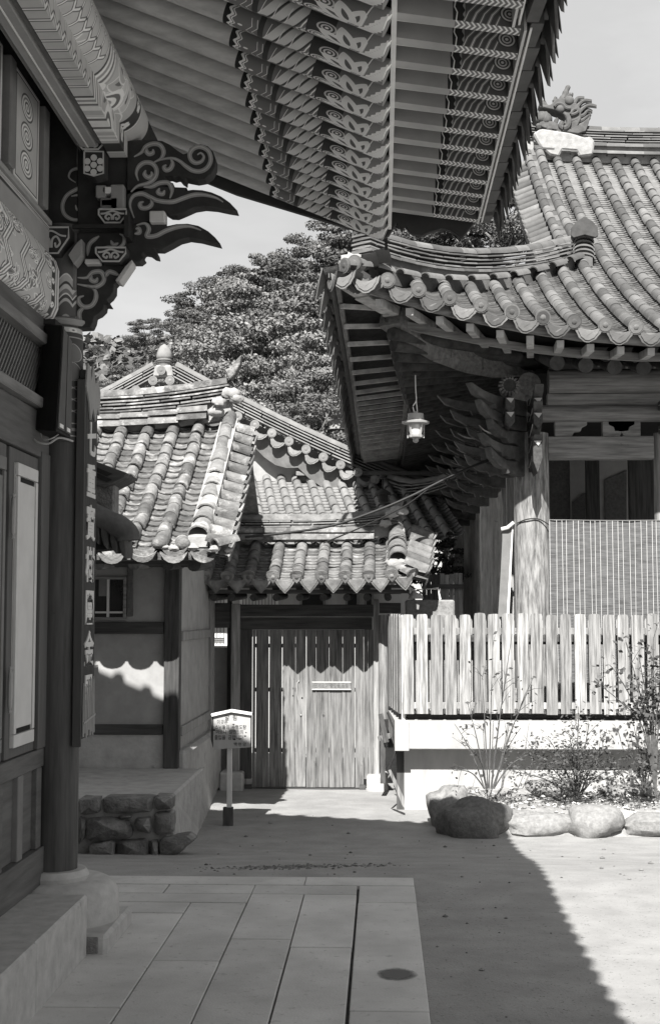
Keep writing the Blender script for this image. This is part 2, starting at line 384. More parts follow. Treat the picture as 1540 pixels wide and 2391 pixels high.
# ================================================================== THE SETTING
def gz(x, y):
    """height of the ground"""
    t = max(0, min(1, (y - 9.35) / 4.2)); z = -.035 - .37 * (t * t * (3 - 2 * t)) ** .8
    z += .012 * noise.noise(Vector((x * .7, y * .7, 0)))
    if x > .9 and 12.6 < y < 15.6: z += .0
    return z
def sheet(name, xs, ys, f, m, kind='structure', parent=None):
    vs = [(x, y, f(x, y)) for y in ys for x in xs]; n = len(xs)
    fs = [(j * n + i, j * n + i + 1, (j + 1) * n + i + 1, (j + 1) * n + i) for j in range(len(ys) - 1) for i in range(n - 1)]
    me = bpy.data.meshes.new(name); me.from_pydata(vs, [], fs); me.materials.append(m); me.polygons.foreach_set('use_smooth', [True] * len(fs)); me.update()
    return meta(obj(name, me, parent), kind=kind)
xs = [-400, -150, -60, -25, -12] + [-8 + .25 * i for i in range(65)] + [12, 25, 60, 150, 400]
ys = [-60, -20, -6] + [-2 + .25 * i for i in range(89)] + [24, 30, 40, 60, 120, 400]
sheet('ground', xs, ys, gz, M_DIRT)
def hz(x, y):
    r = max(0, y - 36) ; h = r * .42 if r < 40 else 16.8 + (r - 40) * .24
    e = max(0, min(1, (x + y * .235) / 6)); h *= (.70 + x / 70) * (.10 + .90 * e * e * (3 - 2 * e)); h = max(h, 0)
    return -.6 + min(h, 44) + 1.2 * noise.noise(Vector((x * .06, y * .06, 3))) * min(1, r / 10)
M_HILL = mat('wooded_ground', .05, .12, sc=1.5, bump=1, bd=.3)
def hz2(x, y): e = max(0, (y - 118)) ; return -2 + min(e * 1.2, 34.5) + 2.2 * noise.noise(Vector((x * .05, y * .04, 9))) + .8 * noise.noise(Vector((x * .3, y * .2, 2))) + min(0, -(x + 22) * .25)
sheet('distant_hill', [-110 + 2.5 * i for i in range(56)], [100 + 2.5 * i for i in range(40)], hz2, mat('far_wooded_slope', .05, .11, sc=.9, bump=1, bd=.6))
sheet('hill', [-160 + 6 * i for i in range(55)], [36 + 5 * i for i in range(40)], hz, M_HILL)

# stone terrace: slabs with recessed joints
ter = MB().box(-3.2, .213, -4, 9.36, -.3, -.028).build('terrace', M_JOINT); meta(ter, kind='structure')
sl = []
def slab(x0, x1, y0, y1):
    g = .0035; b = MB(); r = lambda: random.uniform(-.002, .002); z = random.uniform(-.0015, .0012)
    b.box(x0 + (g if abs(x0 + .159) > .01 else .009) + r(), x1 - (g if abs(x1 + .159) > .01 else .008) + r(), y0 + g * 2.2, y1 - g * 2.2, -.12, z); b.build('paving_slab', M_SLAB, ter, bevel=.004)
def column_of(x0, x1, ytop, cuts):
    y = ytop
    for c in cuts: slab(x0, x1, c, y); y = c
column_of(-.159, .215, 8.57, [6.26, 4.1, 2.2, 0, -2, -4])
column_of(-.503, -.159, 8.795, [7.42, 5.2, 3.1, 1, -1.4, -4])
column_of(-.845, -.503, 8.795, [7.59, 5.62, 3.5, 1.2, -1, -4])
column_of(-1.2, -.845, 8.525, [7.11, 4.9, 2.8, .7, -1.6, -4])
column_of(-1.62, -1.2, 8.22, [6.27, 4.4, 2.4, .2, -2, -4])
for x0, x1, y0, y1 in [(-1.95, -.52, 9.09, 9.37), (-.52, .215, 9.09, 9.37), (-3.1, -1.95, 9.09, 9.37), (-3.1, -1.42, 8.80, 9.085), (-1.42, -.845, 8.80, 9.085), (-.845, -.159, 8.80, 9.085),
                       (-.159, .215, 8.57, 9.085), (-3.1, -.845, 8.53, 8.795), (-3.1, -1.2, 8.225, 8.525), (-3.1, -1.62, 7.6, 8.215)]: slab(x0, x1, y0, y1)
# dark wet stain left on the slab
MD = bpy.data.materials.new('damp_stone'); MD.use_nodes = True; t_ = MD.node_tree; bs = t_.nodes['Principled BSDF']; bs.inputs['Base Color'].default_value = g3(.16); bs.inputs['Roughness'].default_value = .8
c1 = N(t_, 'ShaderNodeTexCoord'); gr = N(t_, 'ShaderNodeTexGradient', gradient_type='SPHERICAL'); m_ = N(t_, 'ShaderNodeMapping'); m_.inputs['Scale'].default_value = (8.5, 7, 1); nz = N(t_, 'ShaderNodeTexNoise', ins={'Scale': 14.0, 'Detail': 4.0}); md_ = N(t_, 'ShaderNodeMath', operation='MULTIPLY_ADD', ins={1: .35})
r_ = N(t_, 'ShaderNodeMapRange', ins={'From Min': .12, 'From Max': .42, 'To Max': .62}); t_.links.new(c1.outputs['Object'], m_.inputs[0]); t_.links.new(m_.outputs[0], gr.inputs[0]); t_.links.new(c1.outputs['Object'], nz.inputs['Vector']); t_.links.new(nz.outputs[0], md_.inputs[0]); t_.links.new(gr.outputs['Fac'], md_.inputs[2]); 
m2_ = N(t_, 'ShaderNodeMath', operation='SUBTRACT', ins={1: .18}); t_.links.new(md_.outputs[0], m2_.inputs[0]); t_.links.new(m2_.outputs[0], r_.inputs[0]); t_.links.new(r_.outputs[0], bs.inputs['Alpha'])
o_ = obj('damp_stain', MB().box(-.13, .13, -.16, .16, 0, .0008).mesh('stain', MD), ter, Matrix.Translation((.07, 6.88, .0025)))
st = None and MB().prism([(Vector((.08 + .085 * math.cos(a) * (1 + .12 * math.sin(3 * a)), 6.88 + .10 * math.sin(a), .0035))) for a in [i * math.pi / 14 for i in range(28)]], (0, 0, .0012))


# ================================================================== THE MAIN HALL
H = thing('temple_hall', (-1.9, 7.6, 0), 'painted temple hall with broad patterned eaves over the stone walkway', 'temple hall')
EAVE_Y = 9.12
# plinth and column base
for y0, y1 in ((6.15, 7.2), (4.0, 6.144), (1.6, 3.994), (-1, 1.594), (-4, -1.006)): box('plinth_stone', M_GRAN, H, -3.4, -1.563, y0, y1, -.05, .317, bevel=.012)
box('foundation_stone', M_GRAN, H, -3.2, -1.46, 7.21, 7.95, -.1, .10, bevel=.02)
MB().box(-1.60, -1.50, 7.205, 7.24, .0, .09).build('foundation_chip', M_ROCK, H, bevel=.01)
MB().lathe([(.345, -.05), (.36, .12), (.355, .25), (.325, .30), (.28, .322)], (-1.84, 7.62, 0), 40).build('column_drum', M_GRAN, H, smooth=35)
MB().lathe([(.19, .318), (.195, .345), (.175, .378)], (-1.84, 7.6, 0), 32).build('column_base', M_GRAN, H, smooth=35)
colm = MB().lathe([(.128, .375), (.128, 1.2), (.124, 2.4), (.112, 3.4), (.104, 3.46)], (-1.84, 7.6, 0), 32).build('column', M_COLM, H, smooth=40)
# painted neck of the column
cv = Cv(512, 256, .08)
for x in range(0, 512, 64):
    cv.disc(x + 32, 214, 30, .30).disc(x + 32, 214, 24, .05).rings(x + 20, 222, 11, [.5, .08, .45, .1]).rings(x + 44, 222, 11, [.5, .08, .45, .1]).rings(x + 32, 208, 10, [.5, .08, .45])
for k, (c, h) in enumerate(((.5, 4), (.33, 16), (.05, 7), (.42, 12), (.16, 10), (.55, 4), (.06, 9), (.38, 8))):
    yy = 96 + sum(q[1] for q in ((.5, 4), (.33, 16), (.05, 7), (.42, 12), (.16, 10), (.55, 4), (.06, 9), (.38, 8))[:k])
    off = 14 * np.abs(np.sin(np.pi * cv.x / 64)); cv.put(np.minimum(cv.y - yy + off, yy + h - off - cv.y) + .5, c)
IM_NECK = cv.image('neck_pattern', 1.3); M_NECK = mat('painted_neck', .9, 1, img=IM_NECK, bump=.05, rough=.6)
def cyl_uv(cx, cy, z0, z1): return lambda p: ((math.atan2(p.y - cy, p.x - cx) / (2 * math.pi) + .5) % 1.0, (p.z - z0) / (z1 - z0))
MB().lathe([(.1045, 3.455), (.1, 3.70), (.1, 4.05)], (-1.84, 7.6, 0), 48).build('column_neck', M_NECK, colm, smooth=40, uv=cyl_uv(-1.84, 7.6, 3.35, 3.95))
cv = Cv(256, 512, .07)
for y, (c, h) in {6: (.5, 5), 20: (.55, 22), 60: (.35, 6), 430: (.45, 5), 452: (.3, 14), 484: (.5, 5)}.items(): cv.put(np.minimum(cv.y - y, y + h - cv.y), c)
for x in range(0, 256, 64):
    cv.rings(x + 32, 32, 10, [.7, .7, .1])
    for k, yy in enumerate((110, 190)): cv.petal(x + 32, yy + 60, 80, 26, -math.pi / 2, .16, .5)
    for yy in (250, 300, 350): cv.line([(x, yy), (x + 64, yy + 60)], 2.5, .4); cv.line([(x + 64, yy), (x, yy + 60)], 2.5, .4)
M_COLBAND = mat('painted_column_band', .9, 1, img=cv.image('column_band_pattern'), bump=.05, rough=.6)
MB().lathe([(.1285, 2.78), (.1265, 2.9), (.118, 3.4), (.110, 3.47)], (-1.84, 7.6, 0), 48).build('column_band', M_COLBAND, colm, smooth=40, uv=cyl_uv(-1.84, 7.6, 2.78, 3.47))
MB().lathe([(.135, 3.455), (.15, 3.47), (.15, 3.485), (.118, 3.50)], (-1.84, 7.6, 0), 32).build('column_collar', M_LTG, colm, smooth=40)

# wall facing the walkway
XW = -1.90
def wb(name, m, y0, y1, z0, z1, d=.0, th=.12, bevel=.004, **k): return box(name, m, H, XW - th, XW + d, y0, y1, z0, z1, bevel=bevel, **k)
wb('wall_core', M_BLK, -4, 7.55, .3, 4.9, -.04, .1, 0)
wb('sill_beam', M_BRNW, -4, 7.5, .318, .52, .03); wb('bottom_rail', M_BRNW, -4, 7.5, .96, 1.06, .02)
for y in [7.40, 7.02, 6.64, 6.26, 5.88, 5.5, 5.1, 4.7]: wb('lower_post', M_MID if y == 7.02 else M_BRNW, y - .05, y + .05, .521, .959, .018)
wb('lower_panel', M_BRNW, -4, 7.5, .522, .958, -.012)
M_DOORP = mat('door_paint', .10, .13, sc=4, st=V, bump=.1)
for k, (ya, yb) in enumerate(((6.74, 7.30), (6.12, 6.68), (5.5, 6.06), (4.88, 5.44))):
    d = box('door_leaf', M_DOORP, H, XW - .03, XW + .006, ya, yb, 1.065, 2.66, bevel=.003)
    y0, y1 = ya + .085, yb - .075
    pm_ = M_PALE if k == 0 else M_MID
    box('inset_panel', pm_, d, XW + .007, XW + .012, y0, y1, 1.12, 2.585)
    for a, b_, c, e in ((y0, y1, 2.52, 2.585), (y0, y1, 1.12, 1.185), (y0, y0 + .04, 1.19, 2.515), (y1 - .04, y1, 1.19, 2.515)): box('panel_border', pm_, d, XW + .0125, XW + .03, a, b_, c, e, bevel=.002)
    box('panel_board', pm_, d, XW + .0125, XW + .026, y0 + .052, y1 - .052, 1.215, 2.49, bevel=.003)
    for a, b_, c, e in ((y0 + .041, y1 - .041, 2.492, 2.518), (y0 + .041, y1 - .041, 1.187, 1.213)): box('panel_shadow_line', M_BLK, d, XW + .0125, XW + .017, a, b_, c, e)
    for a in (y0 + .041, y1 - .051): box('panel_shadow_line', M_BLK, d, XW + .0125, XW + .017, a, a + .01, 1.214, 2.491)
    for z in (2.30, 1.42):
        hg = MB(); hg.tube([(XW + .03, ya - .004, z + s) for s in (-.10, -.09, -.04, .04, .09, .10)], [.004, .011, .014, .014, .011, .004], 8); hg.ball((XW + .03, ya - .004, z + .108), .011); hg.ball((XW + .03, ya - .004, z - .108), .011)
        hg.build('hinge', M_METAL, d, smooth=True)
wb('door_frame', M_DOORP, 7.31, 7.5, 1.065, 2.70, .03); wb('door_head', M_BRNW, -4, 7.5, 2.67, 2.92, .02)
wb('transom_rail', mat('paler_beam', .14, .24, sc=2.6, st=HY, bump=.4), -4, 7.5, 2.925, 2.985, .06, .12, .006)
lt = MB()
for i in range(46):
    y = 7.48 - i * .05
    lt.bar((XW - .02, y, 2.99), (XW - .02, y - .30, 3.285), .012, .012); lt.bar((XW - .006, y - .30, 2.99), (XW - .006, y, 3.285), .012, .012)
lt.build('transom_lattice', M_MID, H, kind='stuff')
wb('transom_top_rail', MATS['paler_beam'], -4, 7.5, 3.29, 3.35, .06, .12, .006); wb('frieze_board', M_BRNW, -4, 7.5, 3.355, 3.45, .03)  # top rail paler: light on the strip put into its colour

# dancheong images
def swirl(w, h, seed, bg=.35, n=16):
    r = random.Random(seed); cv = Cv(w, h, bg)
    for _ in range(n):
        x, y = r.uniform(0, w), r.uniform(0, h); q = r.uniform(12, 34)
        cv.rings(x, y, q, [.06, .5, .12, .42, .08, .6])
        for k in range(3): cv.petal(x, y, q * 1.6, q * .4, r.uniform(0, 6.28), r.choice((.5, .3, .16)), .62, .08)
    return cv
cv = Cv(512, 256, .30)                       # end of the painted head beam: nested bands round the edge, lotus in the middle
for i, c in enumerate((.12, .5, .16, .42, .08, .5, .3)): cv.put(np.minimum(cv.x - 0, 512 - i * 9 - cv.x) + 0 * cv.y, c) if i else None
sw = swirl(440, 256, 5, .3, 34); cv.a[:, :440] = sw.a
for k, x in enumerate(range(0, 440, 110)):
    for j, c in enumerate((.06, .55, .14, .45, .08)): cv.line([(x + j * 7, 0), (x + 40 + j * 7, 64), (x + j * 7, 128), (x + 40 + j * 7, 192), (x + j * 7, 256)], 5, c)
for y in range(16, 256, 48): cv.put(np.minimum(cv.x - 446, 470 - cv.x), .04) if y == 16 else None
for y in range(20, 256, 44):
    for a in range(6): cv.disc(458 + 7 * math.cos(a * 1.047), y + 7 * math.sin(a * 1.047), 4.4, .75)
IM_HB = cv.image('head_beam_pattern', 1.8); M_HB = mat('painted_head_beam', .85, 1, img=IM_HB, bump=.06, rough=.6)
def yz_uv(y0, y1, z0, z1): return lambda p: ((p.y - y0) / (y1 - y0), (p.z - z0) / (z1 - z0))
prof = [(-.12, 0), (.0, 0), (.045, .025), (.068, .08), (.07, .3), (.05, .36), (-.12, .36)]
for ya, yb in ((5.9, 7.46),):
    MB().prism([(XW + a, ya, 3.455 + b_) for a, b_ in prof], (0, yb - ya, 0)).build('head_beam', M_HB, H, smooth=50, uv=yz_uv(6.0, 7.48, 3.44, 3.83))
MB().prism([(XW + a, -4, 3.455 + b_) for a, b_ in prof], (0, 9.895, 0)).build('head_beam', M_HB, H, smooth=50, uv=lambda p: ((p.y / 1.5) % 1, (p.z - 3.44) / .39))
cv = swirl(512, 128, 11, .33, 30); cv.put(8 - cv.y, .6).put(cv.y - 118, .06)
M_FB = mat('painted_flat_beam', .85, 1, img=cv.image('flat_beam_pattern'), bump=.06)
box('flat_beam', M_FB, H, XW - .1, XW + .025, -4, 7.4, 3.82, 4.0, bevel=.006, uv=lambda p: ((p.y / 1.6) % 1, (p.z - 3.82) / .18))
box('flat_beam_edge', M_LTG, H, XW - .1, XW + .04, -4, 7.4, 4.003, 4.03, bevel=.004)
cv = Cv(256, 512, .30)
for i, c in enumerate((.5, .06, .33)): cv.put(np.minimum(np.minimum(cv.x - 8 - i * 7, 248 - i * 7 - cv.x), np.minimum(cv.y - 8 - i * 7, 504 - i * 7 - cv.y)), c)
for yy in (120, 256, 392): cv.rings(128, yy, 62, [.08, .5, .2, .6, .1, .5, .3])
M_PB = mat('painted_panel', .85, 1, img=cv.image('panel_pattern', 1.6), bump=.05)
for ya in (6.62, 5.9, 5.2): box('bracket_panel', M_PB, H, XW - .04, XW + .03, ya, ya + .5, 4.04, 4.62, uv=yz_uv(ya, ya + .5, 4.04, 4.62))
box('bracket_zone_wall', M_BLK, H, XW - .1, XW + .012, -4, 7.45, 4.035, 4.95)  # black sheet paints the deep shade between the brackets
for ya in (7.18, 6.5): box('bracket_post', M_MID, H, XW - .04, XW + .06, ya - .05, ya + .05, 4.04, 4.6, bevel=.006)
# long beams under the eaves
LB = box('long_eave_beam', M_LTG, H, -1.70, -1.60, -4, 7.47, 4.44, 4.56, bevel=.006)
box('painted_line', M_WPNT, LB, -1.654, -1.646, -4, 7.46, 4.4365, 4.4395); box('edge_strip', M_MID, LB, -1.598, -1.575, -4, 7.47, 4.46, 4.56); box('edge_strip', M_MID, LB, -1.725, -1.702, -4, 7.47, 4.46, 4.56)
cv = Cv(1024, 256, .33)                       # net pattern of linked Y shapes, then bands and a lotus near the end
for j in range(-1, 9):
    for i in range(0, 17):
        x, y = i * 40 + (20 if j % 2 else 0), j * 34
        for a in (90, 210, 330):
            a = math.radians(a); p = (x + 19 * math.cos(a), y + 19 * math.sin(a)); cv.line([(x, y), p], 9, .06)
for j in range(-1, 9):
    for i in range(0, 17):
        x, y = i * 40 + (20 if j % 2 else 0), j * 34
        for a in (90, 210, 330):
            a = math.radians(a); cv.line([(x, y), (x + 18 * math.cos(a), y + 18 * math.sin(a))], 4.5, .5)
for x in (120, 300, 480):
    for y in (60, 200):
        for a in range(6): cv.line([(x, y), (x + 24 * math.cos(a * 1.047), y + 24 * math.sin(a * 1.047))], 3, .75)
cv.put(cv.x - 600, .32)
for k, c in enumerate((.05, .5, .2, .55, .1, .45, .25)): cv.line([(606 + k * 10, 0), (640 + k * 10, 64), (606 + k * 10, 128), (640 + k * 10, 192), (606 + k * 10, 256)], 7, c)
for y in (0, 128, 256):
    cv.rings(770, y, 60, [.06, .5, .14, .4, .08, .55]); 
    for a in range(-3, 4): cv.petal(770, y, 84, 20, a * .5, .38, .65, .1); cv.petal(770, y, 84, 20, math.pi + a * .5, .3, .6, .1)
for y in (64, 192):
    cv.rings(770, y, 44, [.75, .1, .5, .2, .6]); cv.disc(690, y, 22, .75).disc(720, y, 16, .75).line([(690, y), (730, y)], 14, .7); cv.petal(820, y, 70, 24, 0, .3, .65, .08)
cv.put(np.minimum(cv.x - 880, 930 - cv.x), .04)
for y in range(0, 256, 50):
    for a in range(6): cv.disc(905 + 9 * math.cos(a * 1.047), y + 9 * math.sin(a * 1.047), 6, .78)
cv.put(np.minimum(cv.x - 932, 937 - cv.x), .6).put(np.minimum(cv.x - 940, 1016 - cv.x), .36)
IM_PU = cv.image('purlin_pattern', 1.7); M_PUR = mat('painted_purlin', .85, 1, img=IM_PU, bump=.05, rough=.6)
def pur_uv(p): a = math.atan2(p.z - 4.68, p.x + 1.5); return ((p.y - 4.9) / 2.75 if p.y > 4.5 else ((p.y + 4) / 8.5) * .55, (a / (2 * math.pi)) % 1)
b = MB(); b.tube([(-1.5, y, 4.68) for y in (4.9, 5.6, 6.3, 7.0, 7.64)], .14, 40); b.build('eave_purlin', M_PUR, H, smooth=40, uv=pur_uv)
MB().tube([(-1.5, -4, 4.68), (-1.5, 4.89, 4.68)], .14, 24).build('eave_purlin', M_PUR, H, smooth=40, uv=pur_uv)
MB().tube([(-1.5, 7.645, 4.68), (-1.5, 8.2, 4.68)], .135, 24).build('purlin_end', M_DKP, H, smooth=40)
box('purlin_bed', M_PUR, H, -1.555, -1.455, 4.9, 7.5, 4.43, 4.56, uv=lambda p: ((p.y - 4.9) / 2.75, .3 + (p.z - 4.4) * .9)); box('purlin_bed', M_MID, H, -1.555, -1.455, -4, 4.89, 4.43, 4.56)
MB().tube([(-1.60, 6.30, 4.62), (-1.60, 6.42, 4.60), (-1.60, 6.52, 4.60)], [.16, .15, .08], 20).build('beam_knuckle', M_MID, H, smooth=40)

# rafters: round, plain inside, painted near the tip
cv = Cv(1024, 512, .10)                       # painted tips: x runs towards the tip, y from the back (0) over the underside to the front face
def tipart(cv, oy):
    def X(s): return (s * .925 if s < .74 else s - .0555) / .82 * 1024
    cv.put(np.minimum(cv.x - X(.0), X(.03) - cv.x + 10 * np.sin(cv.y / 18)), .012)
    for a, b_, c in ((.028, .045, .42), (.05, .058, .5), (.045, .05, .08)): cv.put(np.minimum(cv.x - X(a) - 10 * np.sin(cv.y / 18), X(b_) + 10 * np.sin(cv.y / 18) - cv.x), c)
    cv.disc(X(.092), oy, 15, .75)
    for s0 in (.145, .175): cv.line([(X(s0), oy - 140), (X(s0 + .01), oy - 40), (X(s0 - .02), oy + 60), (X(s0 + .02), oy + 150)], 4, .5)
    cv.put(np.minimum(cv.x - X(.185), X(.215) - cv.x), .03)
    for k in range(3):
        x = X(.22 + k * .066); w = X(.058)
        P = [(x, oy + 70), (x + w * .25, oy + 20), (x + w * .7, oy - 20), (x + w * .9, oy - 150)]
        m = (cv.x > x + (oy + 60 - cv.y) * .30) & (cv.x < x + w + (oy + 60 - cv.y) * .30) & (cv.y < oy + 110 - 30 * np.abs(np.sin((cv.x - x) / w * 3)))
        cv.put(m * 1.0, .34 if k else .36); m2 = (cv.x > x + w * .86 + (oy + 60 - cv.y) * .3) & (cv.x < x + w * 1.05 + (oy + 60 - cv.y) * .3) & (cv.y < oy + 120); cv.put(m2 * 1.0, .035)
        cv.line([(x + 2, oy + 78), (x + w * .22, oy), (x + w * .5, oy - 160)], 4, .66)
    for a, c in ((.425, .5), (.437, .1), (.447, .45)): cv.line([(X(a), oy + 150), (X(a - .01), oy + 80), (X(a + .012), oy + 40), (X(a + .02), oy - 20), (X(a + .05), oy - 160)], 9, c)
    cv.put(np.minimum(cv.x - X(.46), X(.60) - cv.x), .03)
    cv.rings(X(.515), oy + 50, 62, [.05, .4, .05, .42, .05, .55]); cv.rings(X(.56), oy - 90, 60, [.32, .04, .35, .04, .4]); cv.disc(X(.455), oy + 92, 16, .6)
    cv.disc(X(.565), oy + 100, 26, .08)
    cx, cy = X(.70), oy + 90
    for a, l, w in ((2.85, .15, 34), (-2.95, .20, 42), (-1.35, .21, 62), (-2.5, .22, 56), (-1.9, .23, 60)): cv.petal(cx, cy, X(l), w, a, .42, .8, .07)
    cv.rings(cx + 6, cy + 8, 26, [.05, .45, .06, .4])
    cv.put(np.minimum(cv.x - X(.735) - (oy + 100 - cv.y) * .12, X(.742) + (oy + 100 - cv.y) * .12 * 1 - cv.x + 0), .6)
    cv.put(cv.x - X(.748) - (oy + 100 - cv.y) * .10, .13)
    e = 845 + (oy + 120 - cv.y) * .42; m = (cv.x > e + 5 * np.sin(cv.y / 9)) & (cv.x < e + 88 + 6 * np.sin(cv.y / 7)) & (cv.y < oy + 150); cv.put(m * 1.0, .62)
    for k in range(-6, 8): cv.disc(890 - k * 11, oy + 120 + (k - 2) * 26, 5, .36)
tipart(cv, 250)
IM_RT = cv.image('rafter_tip_pattern', 1.9); M_RTIP = mat('painted_rafter_tip', .95, 1, img=IM_RT, bump=.05, rough=.7, rnd=.05)
RP = .27; SL = .42; rr = .063
RN = Vector((1, 0, -SL)).normalized()
def rcen(x): return 4.415 - SL * x              # height of the rafter axis at x
def rmesh(x0, x1, m, uv=None, n=20):
    L_ = Vector((x1 - x0, 0, -SL * (x1 - x0))); b = MB(); b.tube([(0, 0, 0), L_ * .5, L_], rr, n); return b.mesh('rafter', m, 50, uv)
ra = rmesh(-2.9, -.735, M_RAFT)
def tuv(p):
    q = p - RN * p.dot(RN); a = math.atan2(-q.y, -q.z)      # 0 at the bottom, + towards -y
    return (p.dot(RN) / (.80 / 1 * 1.0849) , 1 - (.5 - (a - math.radians(28)) / math.radians(170)))
rb = rmesh(-.735, .035, M_RTIP, tuv, 32)
ys_r = [8.97 - RP * i for i in range(44)]
for y in ys_r:
    o = obj('rafter', ra, H, Matrix.Translation((-2.9, y, rcen(-2.9)))); obj('painted_tip', rb, o, Matrix.Translation((-.735, y, rcen(-.735))))
# flying rafters: square, on top of the rafters
cs = Cv(640, 128, .17); X = lambda s: s / .58 * 640
cs.put(np.minimum(cs.x - X(.28), X(.33) - cs.x + 5 * np.sin(cs.y / 8)), .015); cs.line([(X(.295), 0), (X(.288), 50), (X(.30), 80), (X(.295), 128)], 6, .5); cs.put(cs.x - X(.335), .05)
for k in range(5): cs.line([(X(.33 + k * .035), 128), (X(.35 + k * .035), 70), (X(.40 + k * .035), 0)], 15, (.10, .17)[k % 2]); cs.line([(X(.33 + k * .035), 128), (X(.35 + k * .035), 70), (X(.40 + k * .035), 0)], 3.5, .45)
cs.rings(X(.53), 52, 50, [.04, .34, .04, .3, .04, .36])
IM_S = cs.image('flying_rafter_side', 2.0); M_FS = mat('painted_flying_side', .85, 1, img=IM_S, bump=.05)
cb = Cv(640, 96, .24); cb.put(cb.x - X(.29), .12).put(4 - cb.y, .5)
for k in range(13): 
    x = X(.295 + k * .0235)
    cb.line([(x, 8), (x + 18, 48), (x, 88)], 10, .78)
M_FB2 = mat('painted_flying_underside', .85, 1, img=cb.image('flying_rafter_underside', 1.7), bump=.05)
def fl_mesh():
    b = MB(); x0, x1 = .06, .66; w, h = .088, .105; zb = lambda x: 4.5 + .15 * (.45 - x)
    b.add([(x0, -w / 2, zb(x0)), (x1, -w / 2 * .85, zb(x1)), (x1, -w / 2 * .85, zb(x1) + h), (x0, -w / 2, zb(x0) + h), (x0, w / 2, zb(x0)), (x1, w / 2 * .85, zb(x1)), (x1, w / 2 * .85, zb(x1) + h), (x0, w / 2, zb(x0) + h)],
          [(0, 1, 2, 3), (0, 4, 5, 1), (5, 6, 2, 1), (4, 7, 6, 5), (3, 2, 6, 7), (0, 3, 7, 4)])
    me = b.mesh('flying_rafter', M_FS); me.materials.append(M_FB2); me.materials.append(M_WPNT); ul = me.uv_layers.new()
    for p in me.polygons:
        p.material_index = 1 if p.index == 1 else 0
        for li in p.loop_indices:
            v = me.vertices[me.loops[li].vertex_index].co; u = (v.x - x0) / (x1 - x0)
            ul.data[li].uv = (u, (v.y + w / 2) / w) if p.index == 1 else (u, (v.z - zb(v.x)) / h)
    return me
flm = fl_mesh()
def ex(y): return .14 * (1 - math.exp(-((6.4 - y) / 2.0) ** 1.3)) if y < 6.4 else 0.0  # unseen near eave drawn inward, shaped for its shadow on the ground
for y in ys_r: obj('flying_rafter', flm, H, Matrix.Translation((-ex(y), y, 0)))
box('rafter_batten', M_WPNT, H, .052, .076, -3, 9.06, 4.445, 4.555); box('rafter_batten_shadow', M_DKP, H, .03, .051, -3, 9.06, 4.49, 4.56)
for y0_, y1_, d_ in ((6.0, 9.06, 0), (4.2, 5.995, .06), (2.2, 4.195, .11), (-3, 2.195, .135)): box('eave_batten', M_PALE, H, .662 - d_, .675 - d_, y0_, y1_, 4.475, 4.60); box('eave_batten', M_WPNT, H, .69 - d_, .70 - d_, y0_, y1_, 4.485, 4.60)
eb = Pieces(H, 300); e1 = MB().box(.702, .76, -.128, .128, 4.49, 4.62).mesh('board', mat('eave_board_paint', .09, .13, sc=6)); e1b = e1
for i, y in enumerate(ys_r): eb.add('eave_board', e1, Matrix.Translation((-ex(y), y + (.1 if i else .0) - .05, 0)) @ Matrix.Rotation(.05, 4, 'Z'))
eb.finish()
# deck boards over the rafters, then the roof
def hroof(s): return 4.58 + .23 * s + .03 * s * s
def ex(y): return .14 * (1 - math.exp(-((6.4 - y) / 2.0) ** 1.3)) if y < 6.4 else 0.0
def hsheet(name, x0, x1, zf, th, m, n=6, y0=-5, y1=9.08):
    b = MB(); P = [(x0 + (x1 - x0) * i / n) for i in range(n + 1)]
    b.prism([(x, y0, zf(x)) for x in P] + [(x, y0, zf(x) + th) for x in P[::-1]], (0, y1 - y0, 0)); return b.build(name, m, H)
hsheet('rafter_deck', -2.9, .057, lambda x: rcen(x) + .098, .02, M_DKP, 2)
hsheet('flying_deck', .058, .60, lambda x: 4.5 + .15 * (.45 - x) + .108, .018, mat('deck_paint', .02, .03), 2); hsheet('flying_deck_edge', .602, .74, lambda x: 4.5 + .15 * (.45 - x) + .108, .018, MATS['deck_paint'], 2, 6.1)
yy = [-5 + .8 * i for i in range(15)] + [7, 8, 9.08]; n = 13; X0 = [-7.2 + 7.87 * i / (n - 1) for i in range(n)]; b = MB()
for dz in (-.06, -.01):
    b.v += [(x - ex(y) * i / (n - 1), y, hroof(.84 - x) + dz) for y in yy for i, x in enumerate(X0)]
m_ = len(yy) * n
for j in range(len(yy) - 1):
    for i in range(n - 1): a = j * n + i; b.f += [(a, a + n, a + n + 1, a + 1), (m_ + a, m_ + a + 1, m_ + a + n + 1, m_ + a + n)]
    b.f += [(j * n + n - 1, j * n + 2 * n - 1, m_ + j * n + 2 * n - 1, m_ + j * n + n - 1)]
b.f += [tuple(list(range(m_ - n, m_)) + list(range(2 * m_ - n, 2 * m_))[::-1])]
b.build('roof_body', M_TDARK, H)
hsheet('roof_body', -15.2, -7.2, lambda x: hroof(15.24 + x) - .06, .05, M_TDARK, 12)
box('ridge', M_TDARK, H, -7.45, -6.95, -5, 9.1, hroof(8.04) - .2, hroof(8.04) + .5)
